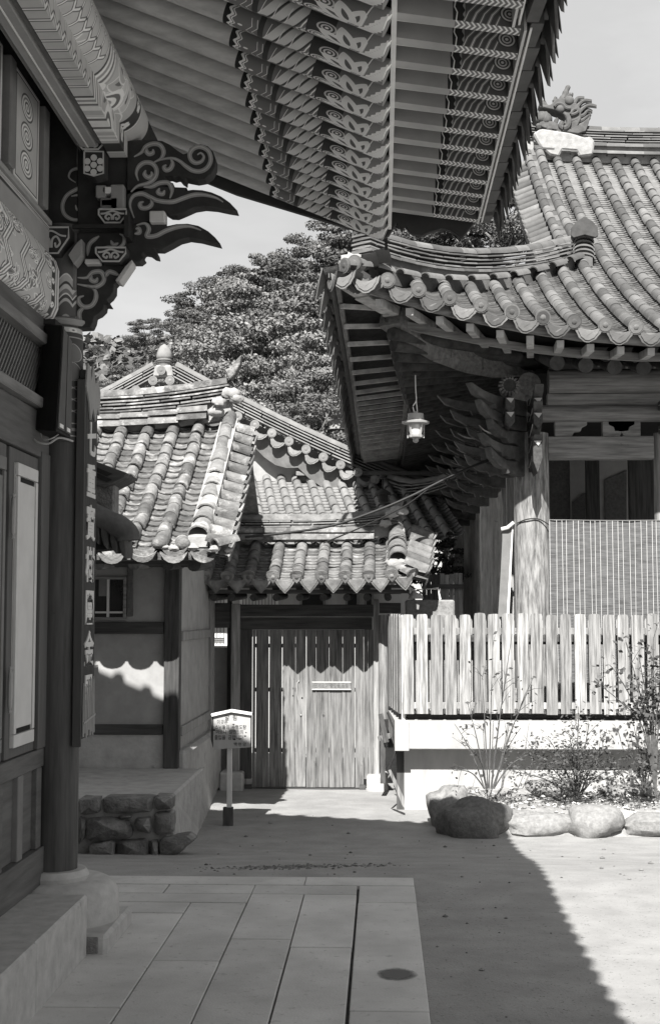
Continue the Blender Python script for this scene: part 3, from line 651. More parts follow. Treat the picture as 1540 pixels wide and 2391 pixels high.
# barge board across the end of the roof
P = [at(u, v, 9.10) for u, v in ((895, 556), (908, 548), (925, 520), (932, 528), (938, 540), (945, 527), (952, 537), (962, 546), (985, 549), (1006, 540), (1030, 533), (1052, 538), (1066, 547), (1078, 556), (1112, 512))]
up = [(x, hroof(.84 - x) - .09) for x in (.78, 0, -1, -2, -3, -4, -5, -6, -7.2)]; lo = [(x, rcen(x) - .115) for x in (-2.9, -2, -1)]
M_BARGE = mat('barge_board_paint', .03, .05, sc=5, bump=.1)
b = MB(); b.prism([(p.x, 9.10, p.z) for p in P] + [(x, 9.10, z) for x, z in up] + [(-7.2, 9.10, hroof(8.04) - .45), (-4.5, 9.10, hroof(5.34) - .55), (-2.9, 9.10, rcen(-2.9) - .13)] + [(x, 9.10, z) for x, z in lo[1:]], (0, .05, 0)); b.build('barge_board', M_BARGE, H, bevel=.004)
MB().box(.03, .05, 9.155, 9.175, 4.33, 4.62).build('barge_batten', M_BARGE, H)
# gable end wall of the hall, closed behind the column
box('end_wall', M_BRNW, H, -9, -1.97, 7.5, 7.62, .3, 6.0)
pc = Pieces(H, 120)
cov = cover_mesh(M_TDARK, .07, .32, 6); covE = cover_mesh(M_TDARK, .07, .32, 6, end='disc'); pn = pan_mesh(M_TDARK, .22, .2, .04, 5); pnE = pan_mesh(M_TDARK, .235, .2, .04, 6, end='leaf', hang=1.2, out=.42)
tile_slope(pc, lambda c, t: Vector((.785 - ex(c) - t * .95, c, hroof(t * .95))), [8.98 - RP * i for i in range(44)], 0, lambda c: .75, RP, cov, covE, pn, pnE, .3, .16)
pc.finish()
b = MB()
for i in range(52):
    y = 8.98 - RP * i; b.tube([(.785 - ex(y) - s, y, hroof(s) + .01) for s in (.7, 2.4, 4.2, 6.1, 7.9)], .07, 6)
b.build('long_tile_rows', M_TDARK, H, kind='stuff')
# gable verge row
vg = Pieces(H, 60); 
for i in range(26):
    s = .1 + .3 * i; a = Vector((.8 - s, 9.05, hroof(s) + .02)); vg.add('verge_tile', cov, frame(a + Vector((0, .03, -.0)), Vector((.9, 0, -.4)).normalized(), Vector((0, -1, .05)).normalized(), Vector((.4, 0, .9)).normalized()))
vg.finish()

# carved bracket arms on the column: outlines stand across the wall, thickness along it
YB = 7.55
def q(x, y, dy=0): return at(61.6 + .34 * x, 308 + .34 * y, YB + dy)
def arm(name, pts, m, th=.10, smooth_n=3, dy=0):
    P = [q(x, y) for x, y in pts]; P = [Vector((p.x, YB + dy, p.z)) for p in P]
    return MB().prism(P, (0, th, 0)).build(name, m, H, bevel=.004)
M_ARM = mat('bracket_ground', .03, .05, sc=9, bump=.1); M_SC = mat('scroll_paint', .26, .33, sc=12, bump=.05); M_SCW = mat('scroll_line', .42, .5, sc=12, bump=0); M_UND = mat('bracket_edge', .26, .34, sc=9, bump=.05)
A1 = [(690, 60), (800, 52), (930, 58), (985, 85), (1030, 120), (1075, 150), (1108, 140), (1122, 108), (1150, 88), (1195, 80), (1245, 95), (1280, 130), (1298, 180), (1296, 235), (1270, 285), (1225, 318), (1170, 328), (1115, 318), (1092, 312), (1090, 345), (1060, 325), (1040, 300), (1010, 308), (985, 298), (950, 300), (965, 335), (1010, 350), (690, 430)]
A2 = [(690, 395), (880, 370), (1104, 380), (1085, 402), (1140, 394), (1205, 397), (1270, 412), (1335, 440), (1395, 482), (1450, 540), (1385, 530), (1300, 512), (1220, 505), (1150, 516), (1085, 545), (1030, 568), (985, 566), (955, 548), (940, 535), (900, 560), (870, 556), (880, 600), (690, 640)]
A3 = [(690, 640), (850, 620), (963, 632), (960, 645), (1030, 630), (1105, 627), (1180, 642), (1248, 680), (1295, 722), (1333, 768), (1260, 750), (1190, 732), (1115, 722), (1050, 738), (985, 775), (930, 802), (880, 800), (895, 825), (902, 858), (870, 850), (840, 828), (805, 822), (790, 845), (806, 866), (775, 890), (725, 890), (690, 860)]
A4 = [(345, 690), (700, 690), (712, 900), (640, 1000), (600, 1045), (598, 1095), (575, 1130), (550, 1150), (575, 1190), (535, 1185), (530, 1215), (500, 1245), (465, 1262), (458, 1300), (440, 1340), (345, 1345)]
B0 = [(135, -420), (700, -420), (700, 900), (135, 900)]
backb = arm('bracket_body', [(345, 40), (720, 40), (720, 905), (345, 905)], M_ARM, .08, dy=.02)
backl = arm('bracket_body', [(130, -300), (430, -300), (430, 690), (130, 690)], M_ARM, .08, dy=.03)
arms = [arm('bracket_arm', A, M_ARM, .11) for A in (A1, A2, A3, A4)]
def scroll(par, pts, w=.026, n=8, line=True, dy=0):
    P = cat_rom([q(x, y) for x, y in pts], n); P = [Vector((p.x, YB - .0005 + dy, p.z)) for p in P]
    r = MB().ribbon(P, w, (0, -1, 0), .004, True).build('scroll_band', M_SC, par)
    if line: MB().ribbon([p + Vector((0, -.004, 0)) for p in P], w * .22, (0, -1, 0), .0015, True).build('scroll_line', M_SCW, par)
scroll(arms[0], [(740, 170), (790, 140), (825, 98), (875, 80), (920, 92), (942, 135), (925, 180), (880, 205)]); scroll(arms[0], [(830, 95), (822, 125), (840, 150), (868, 142), (870, 118)])
scroll(arms[0], [(718, 412), (765, 370), (840, 350), (885, 310), (893, 255), (862, 215), (812, 210), (772, 238), (755, 285), (770, 335)]); scroll(arms[0], [(820, 262), (812, 290), (835, 312), (862, 298), (858, 272)])
scroll(arms[0], [(862, 215), (930, 188), (1000, 180), (1052, 200), (1095, 235), (1145, 265), (1200, 268), (1245, 240), (1266, 190), (1250, 132), (1200, 102), (1150, 112), (1122, 150), (1132, 192), (1165, 212), (1203, 200), (1218, 168), (1198, 144), (1174, 156)])
scroll(arms[0], [(990, 182), (1004, 215), (990, 250), (960, 262), (945, 240), (962, 225)])
scroll(arms[1], [(740, 590), (712, 500), (735, 440), (795, 424), (850, 448), (905, 472), (1000, 480), (1075, 455), (1150, 432), (1225, 432), (1300, 452), (1350, 480)]); scroll(arms[1], [(805, 378), (860, 375), (915, 350), (975, 350), (1000, 400), (985, 455)]); scroll(arms[1], [(915, 385), (905, 415), (935, 425), (950, 400)])
scroll(arms[1], [(850, 448), (862, 490), (835, 520), (790, 520), (782, 490), (806, 478)])
scroll(arms[2], [(755, 640), (815, 628), (842, 665), (828, 715), (890, 712), (960, 678), (1040, 652), (1120, 648), (1200, 675)]); scroll(arms[2], [(742, 700), (775, 690), (772, 665), (750, 665)])
scroll(arms[3], [(352, 1000), (415, 1000), (455, 965), (510, 960), (535, 1000), (520, 1040), (470, 1065), (420, 1058), (350, 1045)]); scroll(arms[3], [(450, 985), (445, 1015), (475, 1025), (490, 1000)])
scroll(arms[3], [(420, 1058), (470, 1085), (478, 1140), (450, 1190), (400, 1202), (365, 1175), (362, 1140), (395, 1125)]); scroll(arms[3], [(400, 1202), (365, 1240), (372, 1300), (400, 1312)]); scroll(arms[3], [(640, 985), (570, 960), (540, 1000)])
scroll(arms[3], [(500, 805), (560, 790), (620, 800), (665, 770), (670, 720), (640, 700)], .02); scroll(arms[3], [(580, 745), (600, 775), (632, 762)], .02); scroll(arms[3], [(420, 850), (435, 770), (500, 715)], .024)
scroll(backl, [(330, 335), (285, 300), (300, 255), (350, 238), (405, 255), (422, 300), (400, 350), (330, 385), (270, 425), (240, 490), (255, 555), (310, 590), (390, 595), (440, 620), (465, 670)], .022, dy=.03); scroll(backl, [(300, 430), (360, 425), (385, 470), (375, 515), (340, 520), (330, 490)], .018, dy=.03); scroll(backl, [(385, 440), (400, 520), (432, 575)], .014, dy=.03)
scroll(backl, [(345, 240), (345, 150), (350, 60)], .01, dy=.03, line=False)
# painted bearing blocks
def block(x0, y0, x1, y1, dy=-.10, th=.14, cut=.22, flower=False):
    w = x1 - x0; h = y1 - y0; pts = [(x0, y0), (x1, y0), (x1, y0 + h * .4), (x1 - w * cut, y1), (x0 + w * cut, y1), (x0, y0 + h * .4)]
    if flower: pts = [(x0, y0), (x1, y0 + h * .02), (x1, y1 - h * .1), (x0 + w / 2, y1), (x0, y1 - h * .1)]
    C = Vector((sum(p[0] for p in pts) / len(pts), sum(p[1] for p in pts) / len(pts)))
    P = [q(x, y) for x, y in pts]; o = MB().prism([(p.x, YB + dy, p.z) for p in P], (0, th, 0)).build('bearing_block', M_DKP, H, bevel=.003)
    P2 = [q(C.x + (x - C.x) * .93, C.y + (y - C.y) * .93) for x, y in pts]; P2 = [Vector((p.x, YB + dy, p.z)) for p in P2]
    MB().ribbon(P2 + [P2[0]], .010, (0, -1, 0), .003).build('block_border', M_SCW, o)
    if flower:
        for k in range(7):
            a = k * 1.047; r = 0 if k == 6 else .042; c = q(C.x, C.y); p = Vector((c.x + r * math.cos(a + .52), YB + dy - .001, c.z + r * math.sin(a + .52)))
            MB().prism([p + Vector((.0185 * math.cos(t * .628), 0, .0185 * math.sin(t * .628))) for t in range(10)], (0, -.004, 0)).build('flower_dot', M_PALE, o)
    else:
        for sx in (-1, 1):
            P3 = [(C.x + sx * w * .02, C.y + h * .3), (C.x + sx * w * .04, C.y + h * .0), (C.x + sx * w * .15, C.y - h * .1), (C.x + sx * w * .24, C.y + h * .12), (C.x + sx * w * .14, C.y + h * .28), (C.x + sx * w * .11, C.y + h * .12)]
            P3 = cat_rom([q(*p) for p in P3], 5); MB().ribbon([Vector((p.x, YB + dy - .001, p.z)) for p in P3], .011, (0, -1, 0), .003).build('block_curl', M_SCW, o)
        P3 = cat_rom([q(x0 + w * .1, y0 + h * .35), q(x0 + w * .25, y0 + h * .32), q(x0 + w * .5, y0 + h * .16), q(x0 + w * .75, y0 + h * .32), q(x0 + w * .9, y0 + h * .35)], 5)
        MB().ribbon([Vector((p.x, YB + dy - .001, p.z)) for p in P3], .010, (0, -1, 0), .003).build('block_curl', M_SCW, o)
    return o
block(515, 562, 715, 660); block(495, 822, 712, 922, -.10, .16); block(78, 692, 335, 880, -.13, .2, .3); block(392, 125, 590, 202, -.2, .2); block(445, 205, 582, 382, -.2, .12, flower=True)
# lit lower pieces of the arms, iron strap, small lozenge
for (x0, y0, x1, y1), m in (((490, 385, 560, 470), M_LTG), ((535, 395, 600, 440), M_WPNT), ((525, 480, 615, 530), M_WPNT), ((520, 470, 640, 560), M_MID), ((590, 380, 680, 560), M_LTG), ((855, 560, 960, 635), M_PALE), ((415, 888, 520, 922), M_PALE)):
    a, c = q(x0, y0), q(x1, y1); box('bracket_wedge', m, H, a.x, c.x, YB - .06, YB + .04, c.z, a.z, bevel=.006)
a, c = q(700, 615), q(735, 760); box('iron_strap', M_BLKM, H, a.x, c.x, YB - .14, YB + .02, c.z, a.z, bevel=.004); a, c = q(350, 678), q(705, 698); box('iron_rod', M_BLKM, H, a.x, c.x, YB - .13, YB - .1, c.z, a.z)
P = [q(620, 1035), (q(690, 935)), q(735, 890), q(738, 915), q(650, 1045)]; MB().prism([(p.x, YB - .05, p.z) for p in P], (0, .12, 0)).build('bracket_lozenge', M_SCW, H, bevel=.003)
cv = Cv(128, 128, .06)
P = [q(320, 880), q(375, 800), q(410, 770), q(412, 880), q(358, 945)]; MB().prism([(p.x, YB - .12, p.z) for p in P], (0, .1, 0)).build('bracket_block_end', M_UND, H, bevel=.003)
a, c = q(175, 890), q(345, 1090); box('column_head', M_MID, H, a.x, c.x, YB - .02, YB + .1, c.z, a.z, bevel=.004)

# hanging plank of characters on the column
PQ = thing('hanging_plaque', (-1.70, 7.69, 1.03), 'tall narrow dark plank with white brushed characters hung on the hall column', 'plaque')
XP = -1.685; M_PLQ = mat('plaque_board', .035, .06, sc=2.6, st=V, bump=.3); M_PLQE = mat('plaque_edge', .06, .09, sc=2.6, st=V, bump=.3)
MB().box(XP - .035, XP, 7.53, 7.86, 1.10, 3.20).build('board', M_PLQ, PQ, bevel=.004); box('board_edge', M_PLQE, PQ, XP - .045, XP + .004, 7.505, 7.528, 1.06, 3.14, bevel=.003)
prl = [(7.50, 3.10), (7.53, 3.24), (7.60, 3.22), (7.62, 3.15), (7.68, 3.26), (7.74, 3.15), (7.80, 3.20), (7.88, 3.12), (7.86, 2.98), (7.80, 3.02), (7.76, 2.93), (7.69, 3.0), (7.63, 2.92), (7.58, 3.02)]
MB().prism([(XP + .001, y, z) for y, z in prl], (.012, 0, 0)).build('leaf_ornament', M_LTG, PQ, bevel=.002)
rd = random.Random(3)
b = MB()
for i in range(9): 
    y = 7.55 + i * .035; b.bar((XP + .008, y, 1.12 + rd.uniform(-.02, .03)), (XP + .008, y + rd.uniform(-.02, .02), 1.42 + rd.uniform(-.03, .03)), .022, .008, (1, 0, 0), .008, .006)
b.bar((XP + .013, 7.54, 1.19), (XP + .013, 7.84, 1.22), .012, .006, (1, 0, 0)); b.build('reed_ornament', M_LTG, PQ)
def text(body, size, M, m, parent, name='lettering', ex=.0015, sx=1, al='CENTER', off=0):
    c = bpy.data.curves.new(name, 'FONT'); c.body = body; c.size = size; c.align_x = al; c.align_y = 'CENTER'; c.extrude = ex; c.materials.append(m); c.resolution_u = 3; c.offset = off
    t = bpy.data.objects.new(name, c); COL.objects.link(t); bpy.context.view_layer.update()
    me = bpy.data.meshes.new_from_object(t.evaluated_get(bpy.context.evaluated_depsgraph_get())); bpy.data.objects.remove(t); bpy.data.curves.remove(c); me.name = name
    return obj(name, me, parent, M @ Matrix.Diagonal((sx, 1, 1, 1)))
MT = Matrix(((0, 0, 1, 0), (1, 0, 0, 0), (0, 1, 0, 0), (0, 0, 0, 1)))
for i, ch in enumerate('七重寶樹圍金界'):
    text(ch, .21, Matrix.Translation((XP + .003, 7.695, 2.80 - i * .243)) @ MT, M_PALE, PQ, 'character', .003, 1.1, off=.006)

# box loudspeaker hung under the beam
LS = thing('loudspeaker', (-1.72, 7.32, 2.78), 'long dark column loudspeaker hung beside the top of the hall column', 'loudspeaker')
a0, a1 = at(80, 1010, 7.32), at(100, 752, 7.26); M_SPK = mat('speaker_case', .012, .02, sc=4, st=V, rough=.5, bump=.1); M_SPF = mat('speaker_front', .09, .12, sc=4, bump=.1)
def ls(u0, v0, u1, v1, u2, v2, u3, v3, y0, y1): return [at(u0, v0, y0), at(u1, v1, y1), at(u2, v2, y1), at(u3, v3, y0)]
# case: dark flank towards the viewer, grille face turned outward
bl, br, bo = at(76, 1003, 7.20), at(131, 1006, 7.10), at(165, 1024, 7.30); tl, tr, to = at(104, 757, 7.28), at(146, 758, 7.18), at(166, 792, 7.40)
bk = bl + (bo - br); tk = tl + (to - tr)
MB().add([bl, br, bo, bk, tl, tr, to, tk], [(0, 3, 2, 1), (4, 5, 6, 7), (0, 1, 5, 4), (1, 2, 6, 5), (2, 3, 7, 6), (3, 0, 4, 7)]).build('case', M_SPK, LS, bevel=.004)
nrm = (bo - br).cross(tr - br).normalized(); nrm = nrm if nrm.x > 0 else -nrm
def fp(s, t): return br.lerp(bo, s).lerp(tr.lerp(to, s), t) + nrm * .002
for s0, s1 in ((.04, .48), (.55, .96)):
    MB().prism([fp(s0, .03), fp(s1, .03), fp(s1, .97), fp(s0, .97)], nrm * .006).build('grille', M_SPF, LS); MB().prism([fp(s0 + .08, .045), fp(s1 - .12, .045), fp(s1 - .12, .08), fp(s0 + .08, .08)], nrm * .009).build('maker_badge', M_WPNT, LS)
cb = MB(); cb.tube(cat_rom([at(70, 1012, 7.18), at(84, 1030, 7.15), at(112, 1036, 7.15), at(138, 1022, 7.2), at(170, 1030, 7.3)], 6), .006, 6); cb.tube(cat_rom([at(95, 1012, 7.18), at(100, 1026, 7.15), at(120, 1024, 7.15), at(136, 1014, 7.2)], 6), .004, 6); cb.build('cable', M_METAL, LS, smooth=True)
box('hanger', M_BLKM, LS, tl.x - .02, tl.x + .06, 7.28, 7.5, tl.z, tl.z + .03)
def lump(b, c, r, sq=(1.25, .75, .75), amp=.45, n=14, fr=2.2):
    o = len(b.v); b.ball((0, 0, 0), 1, n, (1, 1, 1)); c = Vector(c)
    for i in range(o, len(b.v)):
        v = Vector(b.v[i]); k = 1 + amp * noise.noise(v * fr + c * 5) + amp * .5 * noise.noise(v * fr * 2.5 + c * 3); b.v[i] = tuple(c + Vector((v.x * sq[0], v.y * sq[1], v.z * sq[2])) * (r * k))
# ================================================================== THE OLD TILED OUTBUILDING (left)
O = thing('outbuilding', (-3.4, 14.1, .2), 'small plastered outbuilding with worn lime-patched tile roof and dark posts', 'outbuilding')
YO, XO, ZB = 14.1, -2.13, .2
def pz(v, Y): return CAMZ + (1435 - v) * Y / FP          # height seen at row v on the plane y = Y (rough)
def px(u, Y): return (u - 890) * Y / FP
box('front_wall', M_PLAST, O, -7, XO - .0, YO, YO + .15, ZB - .1, 2.55); 
box('side_wall', M_PLAST, O, XO - .12, XO + .0, YO + .16, 16.9, ZB - .1, 3.1); box('back_wall', M_PLAST, O, -7, XO, 17.0, 17.15, ZB - .1, 3)
MB().prism([(XO - .11, 14.3, 2.5), (XO - .11, 15.85, 3.8), (XO - .11, 17.0, 2.8), (XO - .11, 17, 2.4)], (.1, 0, 0)).build('gable_wall', M_PLAST, O)
for u0, u1, d in ((385, 418, .07), (296, 309, .035)):
    box('wall_post', M_DKW if d > .05 else M_BRNW, O, px(u0, YO), px(u1, YO) + (.01 if d > .05 else 0), YO - d, YO + .1, ZB if d > .05 else 1.78, 2.5, bevel=.006)
box('wall_rail', M_DKX, O, -7, px(384, YO), YO - .05, YO + .05, pz(1480, YO), pz(1452, YO), bevel=.006)
box('wall_rail', M_DKX, O, -7, px(384, YO), YO - .04, YO + .05, pz(1713, YO), pz(1690, YO), bevel=.006)
box('wall_rail', M_DKX, O, -7, px(384, YO), YO - .045, YO + .05, 2.30, 2.42, bevel=.006)
box('lower_wall_patch', mat('rough_plaster', .34, .46, sc=6, bump=.8, bd=.02, blotch=(.2, 3, .62, .1)), O, -7, px(384, YO), YO - .012, YO, ZB - .05, pz(1714, YO))
box('side_post', M_GREYW, O, XO - .06, XO + .03, 16.55, 16.7, .1, 2.9, bevel=.006)
for z0, z1 in ((1.52, 1.62), (.52, .62)): box('side_rail', M_GREYW, O, XO - .02, XO + .03, 14.22, 16.54, z0, z1, bevel=.006)
# window
wx0, wx1, wz0, wz1 = -4.3, px(294, YO), pz(1449, YO), pz(1345, YO)
wf = MB(); t = .035
for a in ((wx0, wx1, wz0, wz0 + t), (wx0, wx1, wz1 - t, wz1), (wx1 - t, wx1, wz0 + t, wz1 - t), (wx0, wx0 + t, wz0 + t, wz1 - t)): wf.box(a[0], a[1], YO - .03, YO + .02, a[2], a[3])
wf = wf.build('window', M_GREYX, O, bevel=.003)
for u in (250, 200, 150, 100): box('glazing_bar', M_PALE, wf, px(u, YO) - .012, px(u, YO) + .012, YO - .02, YO + .01, wz0 + t, wz1 - t)
box('glazing_bar', M_PALE, wf, wx0 + t, wx1 - t, YO - .018, YO + .008, pz(1430, YO) - .01, pz(1430, YO) + .01)
M_PANE = mat('dusky_glass', .012, .03, sc=3, rough=.12, bump=0, coat=.4)
for u0, u1 in ((252, 292), (202, 248), (152, 198), (102, 148)): box('pane', M_PANE, wf, px(u0, YO) + .01, px(u1, YO) - .008, YO - .008, YO - .004, wz0 + t, wz1 - t)
box('paper_slip', M_MID, wf, px(228, YO), px(249, YO), YO - .0115, YO - .009, pz(1392, YO), pz(1348, YO))
box('small_bracket', M_PALE, O, px(205, YO), px(228, YO), YO - .12, YO, pz(1558, YO), pz(1552, YO))
# eaves: purlin, rafter ends, eave board
MB().tube([(-7, YO - .35, 2.36), (px(468, 13.7), YO - .35, 2.33)], .045, 12).build('eave_pole', M_DKX, O, smooth=True)
box('eave_board', wood('eave_fascia', .10, .2, HX), O, -7, px(468, 13.2), 13.12, 13.16, pz(1309, 13.15), pz(1297, 13.15), bevel=.004); box('eave_soffit', M_DKX, O, -7, px(468, 13.2), 13.165, 14.08, 2.30, 2.33)
for u, r, m in ((228, .055, M_GREYY), (311, .058, M_GREYY), (390, .06, M_DKY), (452, .07, M_DKY), (145, .055, M_GREYY)):
    x = px(u, 13.2); b = MB(); b.tube([(x, 13.18, pz(1318, 13.2)), (x, 14.05, 2.34)], r, 14); b.build('rafter', m, O, smooth=50)
# roof
def proof(z0, H_, T, k=.35): return lambda t: z0 + H_ * ((1 - k) * t / T + k * (t / T) ** 2)
fO = proof(2.44, 1.62, 2.85, .25)
def PO(c, t): return Vector((c, 13.02 + t, fO(t) + .02 * math.sin(c * 5) * .5 - .012 * (c + 1.8)))
b = MB(); 
for sg in (1, -1):
    P = []
    for i in range(7): t = 2.85 * i / 6; P.append((-7, (13.04 + t) if sg > 0 else (18.7 - t), fO(t) - .035))
    b.prism(P + [(x, y, z - .07) for x, y, z in P[::-1]], (5.42, 0, 0))
b.build('roof_bed', M_LIME if False else M_TILE2, O)
pc = Pieces(O, 300)
oc = [cover_mesh(M_TILE2, .078 * s, .26, 8, .86) for s in (1, 1.06)]; oe = cover_mesh(M_TILE2, .08, .26, 8, .9, 'mortar'); op = pan_mesh(M_TILE2, .255, .19, .05, 6); ope = pan_mesh(M_TILE2, .27, .19, .055, 6, .016, 'plain')
cs_ = [-2.17 - .302 * i for i in range(16)]
tile_slope(pc, PO, cs_, 0, lambda c: 2.78, .302, oc[0], oe, op, ope, .235, .125, .01, ja=.06)
# second, slipped course at the eave
for c in cs_: pc.add('eave_pan_tile', ope, jit(Matrix.Translation(PO(c + .151, -.035) + Vector((0, 0, -.03))) @ Matrix.Rotation(.4, 4, 'X'), .04))
pc.add('eave_pan_tile', ope, jit(Matrix.Translation(PO(-1.72, -.03) + Vector((0, 0, -.01))) @ Matrix.Rotation(.4, 4, 'X'), .04))
# verge ridge running down the slope, big lime-daubed covers
vc = cover_mesh(mat('limed_tile', .16, .3, sc=6, rnd=.25, blotch=(.40, 4, .5, .1), bump=.8, bd=.02, fine=40), .115, .36, 9, .8); vcs = cover_mesh(M_TILE2, .085, .34, 8, .86)
t = .15
while t < 2.85:
    o = PO(-1.80, t); y = (PO(-1.8, t + .05) - PO(-1.8, t)).normalized(); x = Vector((1, 0, 0)); z = x.cross(y)
    pc.add('verge_ridge_tile', vc if t < 2.0 else vcs, jit(frame(o + z * (.07 + .02 * t), x, y, z), .05)); t += .27
MB().prism([(-1.90, 13.12, fO(.1) - .02), (-1.90, 15.8, fO(2.8) - .02), (-1.90, 15.8, fO(2.8) + .11), (-1.90, 13.12, fO(.1) + .08)], (.2, 0, 0)).build('mortar_bed', M_LIME, O)
# short tiles over the verge, facing the side
ss = cover_mesh(M_TILE2, .075, .24, 8, .9); sp = pan_mesh(M_TILE2, .22, .22, .04, 5); spe = pan_mesh(M_TILE2, .24, .2, .045, 5, end='plain')
for i in range(13):
    t = .12 + .215 * i; o = PO(-1.5, t) + Vector((.0, 0, -.03)); y = Vector((-1, 0, .32)).normalized(); x = (PO(-1.5, t - .05) - PO(-1.5, t)).normalized(); z = x.cross(y); z = z if z.z > 0 else -z; x = y.cross(z)
    if i % 1 == 0: pc.add('side_cover_tile', ss, jit(frame(o + z * .03, x, y, z), .05)); pc.add('side_pan_tile', spe, jit(frame(o + x * -.105 + z * .01 - y * .03, x, y, z), .04))
for P_, r_ in (((-1.93, 13.03), .2), ((-1.62, 12.99), -.9)):   # slipped covers at the corner
    M = Matrix.Translation((P_[0], P_[1], 2.46)) @ Matrix.Rotation(r_, 4, 'Z') @ Matrix.Rotation(.25, 4, 'X'); pc.add('cover_tile', oe if r_ > 0 else oc[1], M)
# main ridge: two mortared courses of covers, thin slabs, capping
yr = 15.87
def rl(x): return 4.02 + .16 * max(0, (x + 3.6) / 1.8) ** 2
pth = [(x, yr, rl(x)) for x in (-7, -5.5, -4.6, -4, -3.4, -2.9, -2.4, -2.0, -1.78)]
cf = cover_mesh(M_TILE2, .085, .36, 8, .95)
for row, (dy, dz, xe) in enumerate(((-.13, -.0, -1.95), (-.09, .10, -1.93))):
    x = -6.9
    while x < xe - .3:
        pc.add('ridge_course_tile', cf, jit(frame(Vector((x, yr + dy, rl(x) + dz)), Vector((0, -.8, .6)) if False else Vector((0, -1, 0)), Vector((1, 0, (rl(x + .2) - rl(x)) / .2)).normalized(), Vector((0, 0, 1))), .02)); x += .345
MB().prism([(x, yr - .06, z - .05) for x, y, z in pth] + [(x, yr - .06, z + .18) for x, y, z in pth[::-1]], (0, .16, 0)).build('ridge_core', M_LIME, O)
hh = stack(pc, [(x, y - .0, z + .17) for x, y, z in pth], [(.30, .028, .36, .012), (.28, .03, .4, .012), (.3, .028, .34, .012), (.27, .03, .42, .014), (.29, .03, .38, .014)], M_TILE2, (cover_mesh(M_TILE2, .095, .4, 8, .92), .37, -.005), crook=.02)
pc.finish()
e_ = [(-1.80, 4.60), (-1.74, 4.66), (-1.68, 4.78), (-1.66, 4.90), (-1.72, 4.84), (-1.80, 4.74), (-1.86, 4.72)]
MB().prism([(x, yr - .1, z) for x, z in e_], (0, .2, 0)).build('ridge_tip', M_TILE2, O, bevel=.01)
b = MB()
rn = random.Random(5)
for x, y, z, r in ((-1.78, 15.75, 4.42, .13), (-1.72, 15.74, 4.36, .10), (-1.9, 15.6, 4.3, .10), (-1.95, 15.68, 4.2, .12), (-1.85, 13.05, 2.46, .07), (-2.02, 13.03, 2.45, .06), (-2.12, 13.02, 2.46, .05), (-2.45, 13.02, 2.47, .06), (-1.62, 13.0, 2.44, .06), (-1.5, 13.1, 2.43, .05)): lump(b, (x, y, z), r * .72)
b.build('mortar_daub', M_LIME, O, smooth=60, kind='stuff')

# stone footing in front of it
ft = thing('stone_footing', (-2.5, 11.9, -.35), 'rubble stone footing with cement top under the outbuilding', 'stone footing')
XF = -1.74
MB().prism([(-7, 11.86, .18), (-7, 14.08, .2), (-7, 14.08, -.5), (-7, 11.95, -.5)], (7 - 1.87, 0, 0)).build('cement_top', mat('cement_skin', .30, .42, sc=6, bump=.9, bd=.02, blotch=(.19, 3, .6, .12)), ft, bevel=.02)
MB().prism([(-1.86, 11.98, .17), (-1.95, 14.1, .12), (-2.14, 17.2, .0), (-2.06, 17.2, -.5), (-1.86, 14, -.5), (-1.79, 11.98, -.42)], (-.25, 0, 0)).build('side_skirt', MATS['cement_skin'], ft, bevel=.02)
box('side_plinth', MATS['cement_skin'], ft, XO - .1, XO + .09, 14.12, 17.2, -.4, .38, bevel=.04)
stones = [[(185, 1862), (237, 1862), (233, 1898), (200, 1905), (186, 1900)], [(237, 1860), (359, 1858), (357, 1896), (300, 1902), (240, 1900)], [(361, 1857), (404, 1858), (403, 1890), (362, 1893)],
          [(184, 1905), (200, 1910), (196, 1960), (184, 1975)], [(198, 1912), (250, 1906), (300, 1912), (312, 1940), (308, 1958), (250, 1966), (204, 1968)], [(315, 1912), (350, 1908), (356, 1935), (350, 1948), (322, 1942), (312, 1928)],
          [(359, 1896), (404, 1893), (406, 1948), (360, 1952)], [(206, 1972), (268, 1962), (266, 2005), (208, 2002)], [(272, 1962), (346, 1958), (348, 2008), (272, 2008)], [(350, 1962), (368, 1962), (369, 2008), (350, 2010)],
          [(371, 1958), (440, 1946), (458, 1960), (440, 1975), (420, 1994), (372, 2006)], [(276, 1907), (310, 1904), (306, 1911), (280, 1912)]]
for k, Pn in enumerate(stones):
    cx = sum(p[0] for p in Pn) / len(Pn); cy = sum(p[1] for p in Pn) / len(Pn); n = len(Pn); out = []
    for i in range(n):
        a, c = Pn[i], Pn[(i + 1) % n]
        for t in (.12, .5, .88): out.append((a[0] + (c[0] - a[0]) * t + random.uniform(-1, 1), a[1] + (c[1] - a[1]) * t + random.uniform(-1, 1)))
    pr = random.uniform(.0, .05)
    r0 = [at(u, v, 11.95) for u, v in out]; r1 = [at(cx + (u - cx) * .97, cy + (v - cy) * .97, 11.85 - pr) for u, v in out]; r2 = [at(cx + (u - cx) * .72, cy + (v - cy) * .72, 11.80 - pr - random.uniform(0, .03)) for u, v in out]; m = len(out)
    vs = [(p.x, y_ + random.uniform(-.008, .008), p.z) for rr_, y_ in ((r0, 12.1), (r1, 11.86 - pr), (r2, 11.82 - pr)) for p in rr_] + [tuple(sum(((p) for p in r2), Vector()) / m + Vector((0, -.0, 0)))]
    fs = [(j * m + i, j * m + (i + 1) % m, (j + 1) * m + (i + 1) % m, (j + 1) * m + i) for j in range(2) for i in range(m)] + [(2 * m + i, 2 * m + (i + 1) % m, 3 * m) for i in range(m)]
    b = MB(); b.add(vs, fs); b.build('stone', M_ROCK, ft, smooth=30)
for i in range(14): 
    x = -2.3 - i * .3
    for z in (-.2, .0): b = MB(); b.box(x - .14, x + .14, 11.84, 12.1, z - .09, z + .09); b.build('stone', M_ROCK, ft, bevel=.03) if x < -2.75 else None

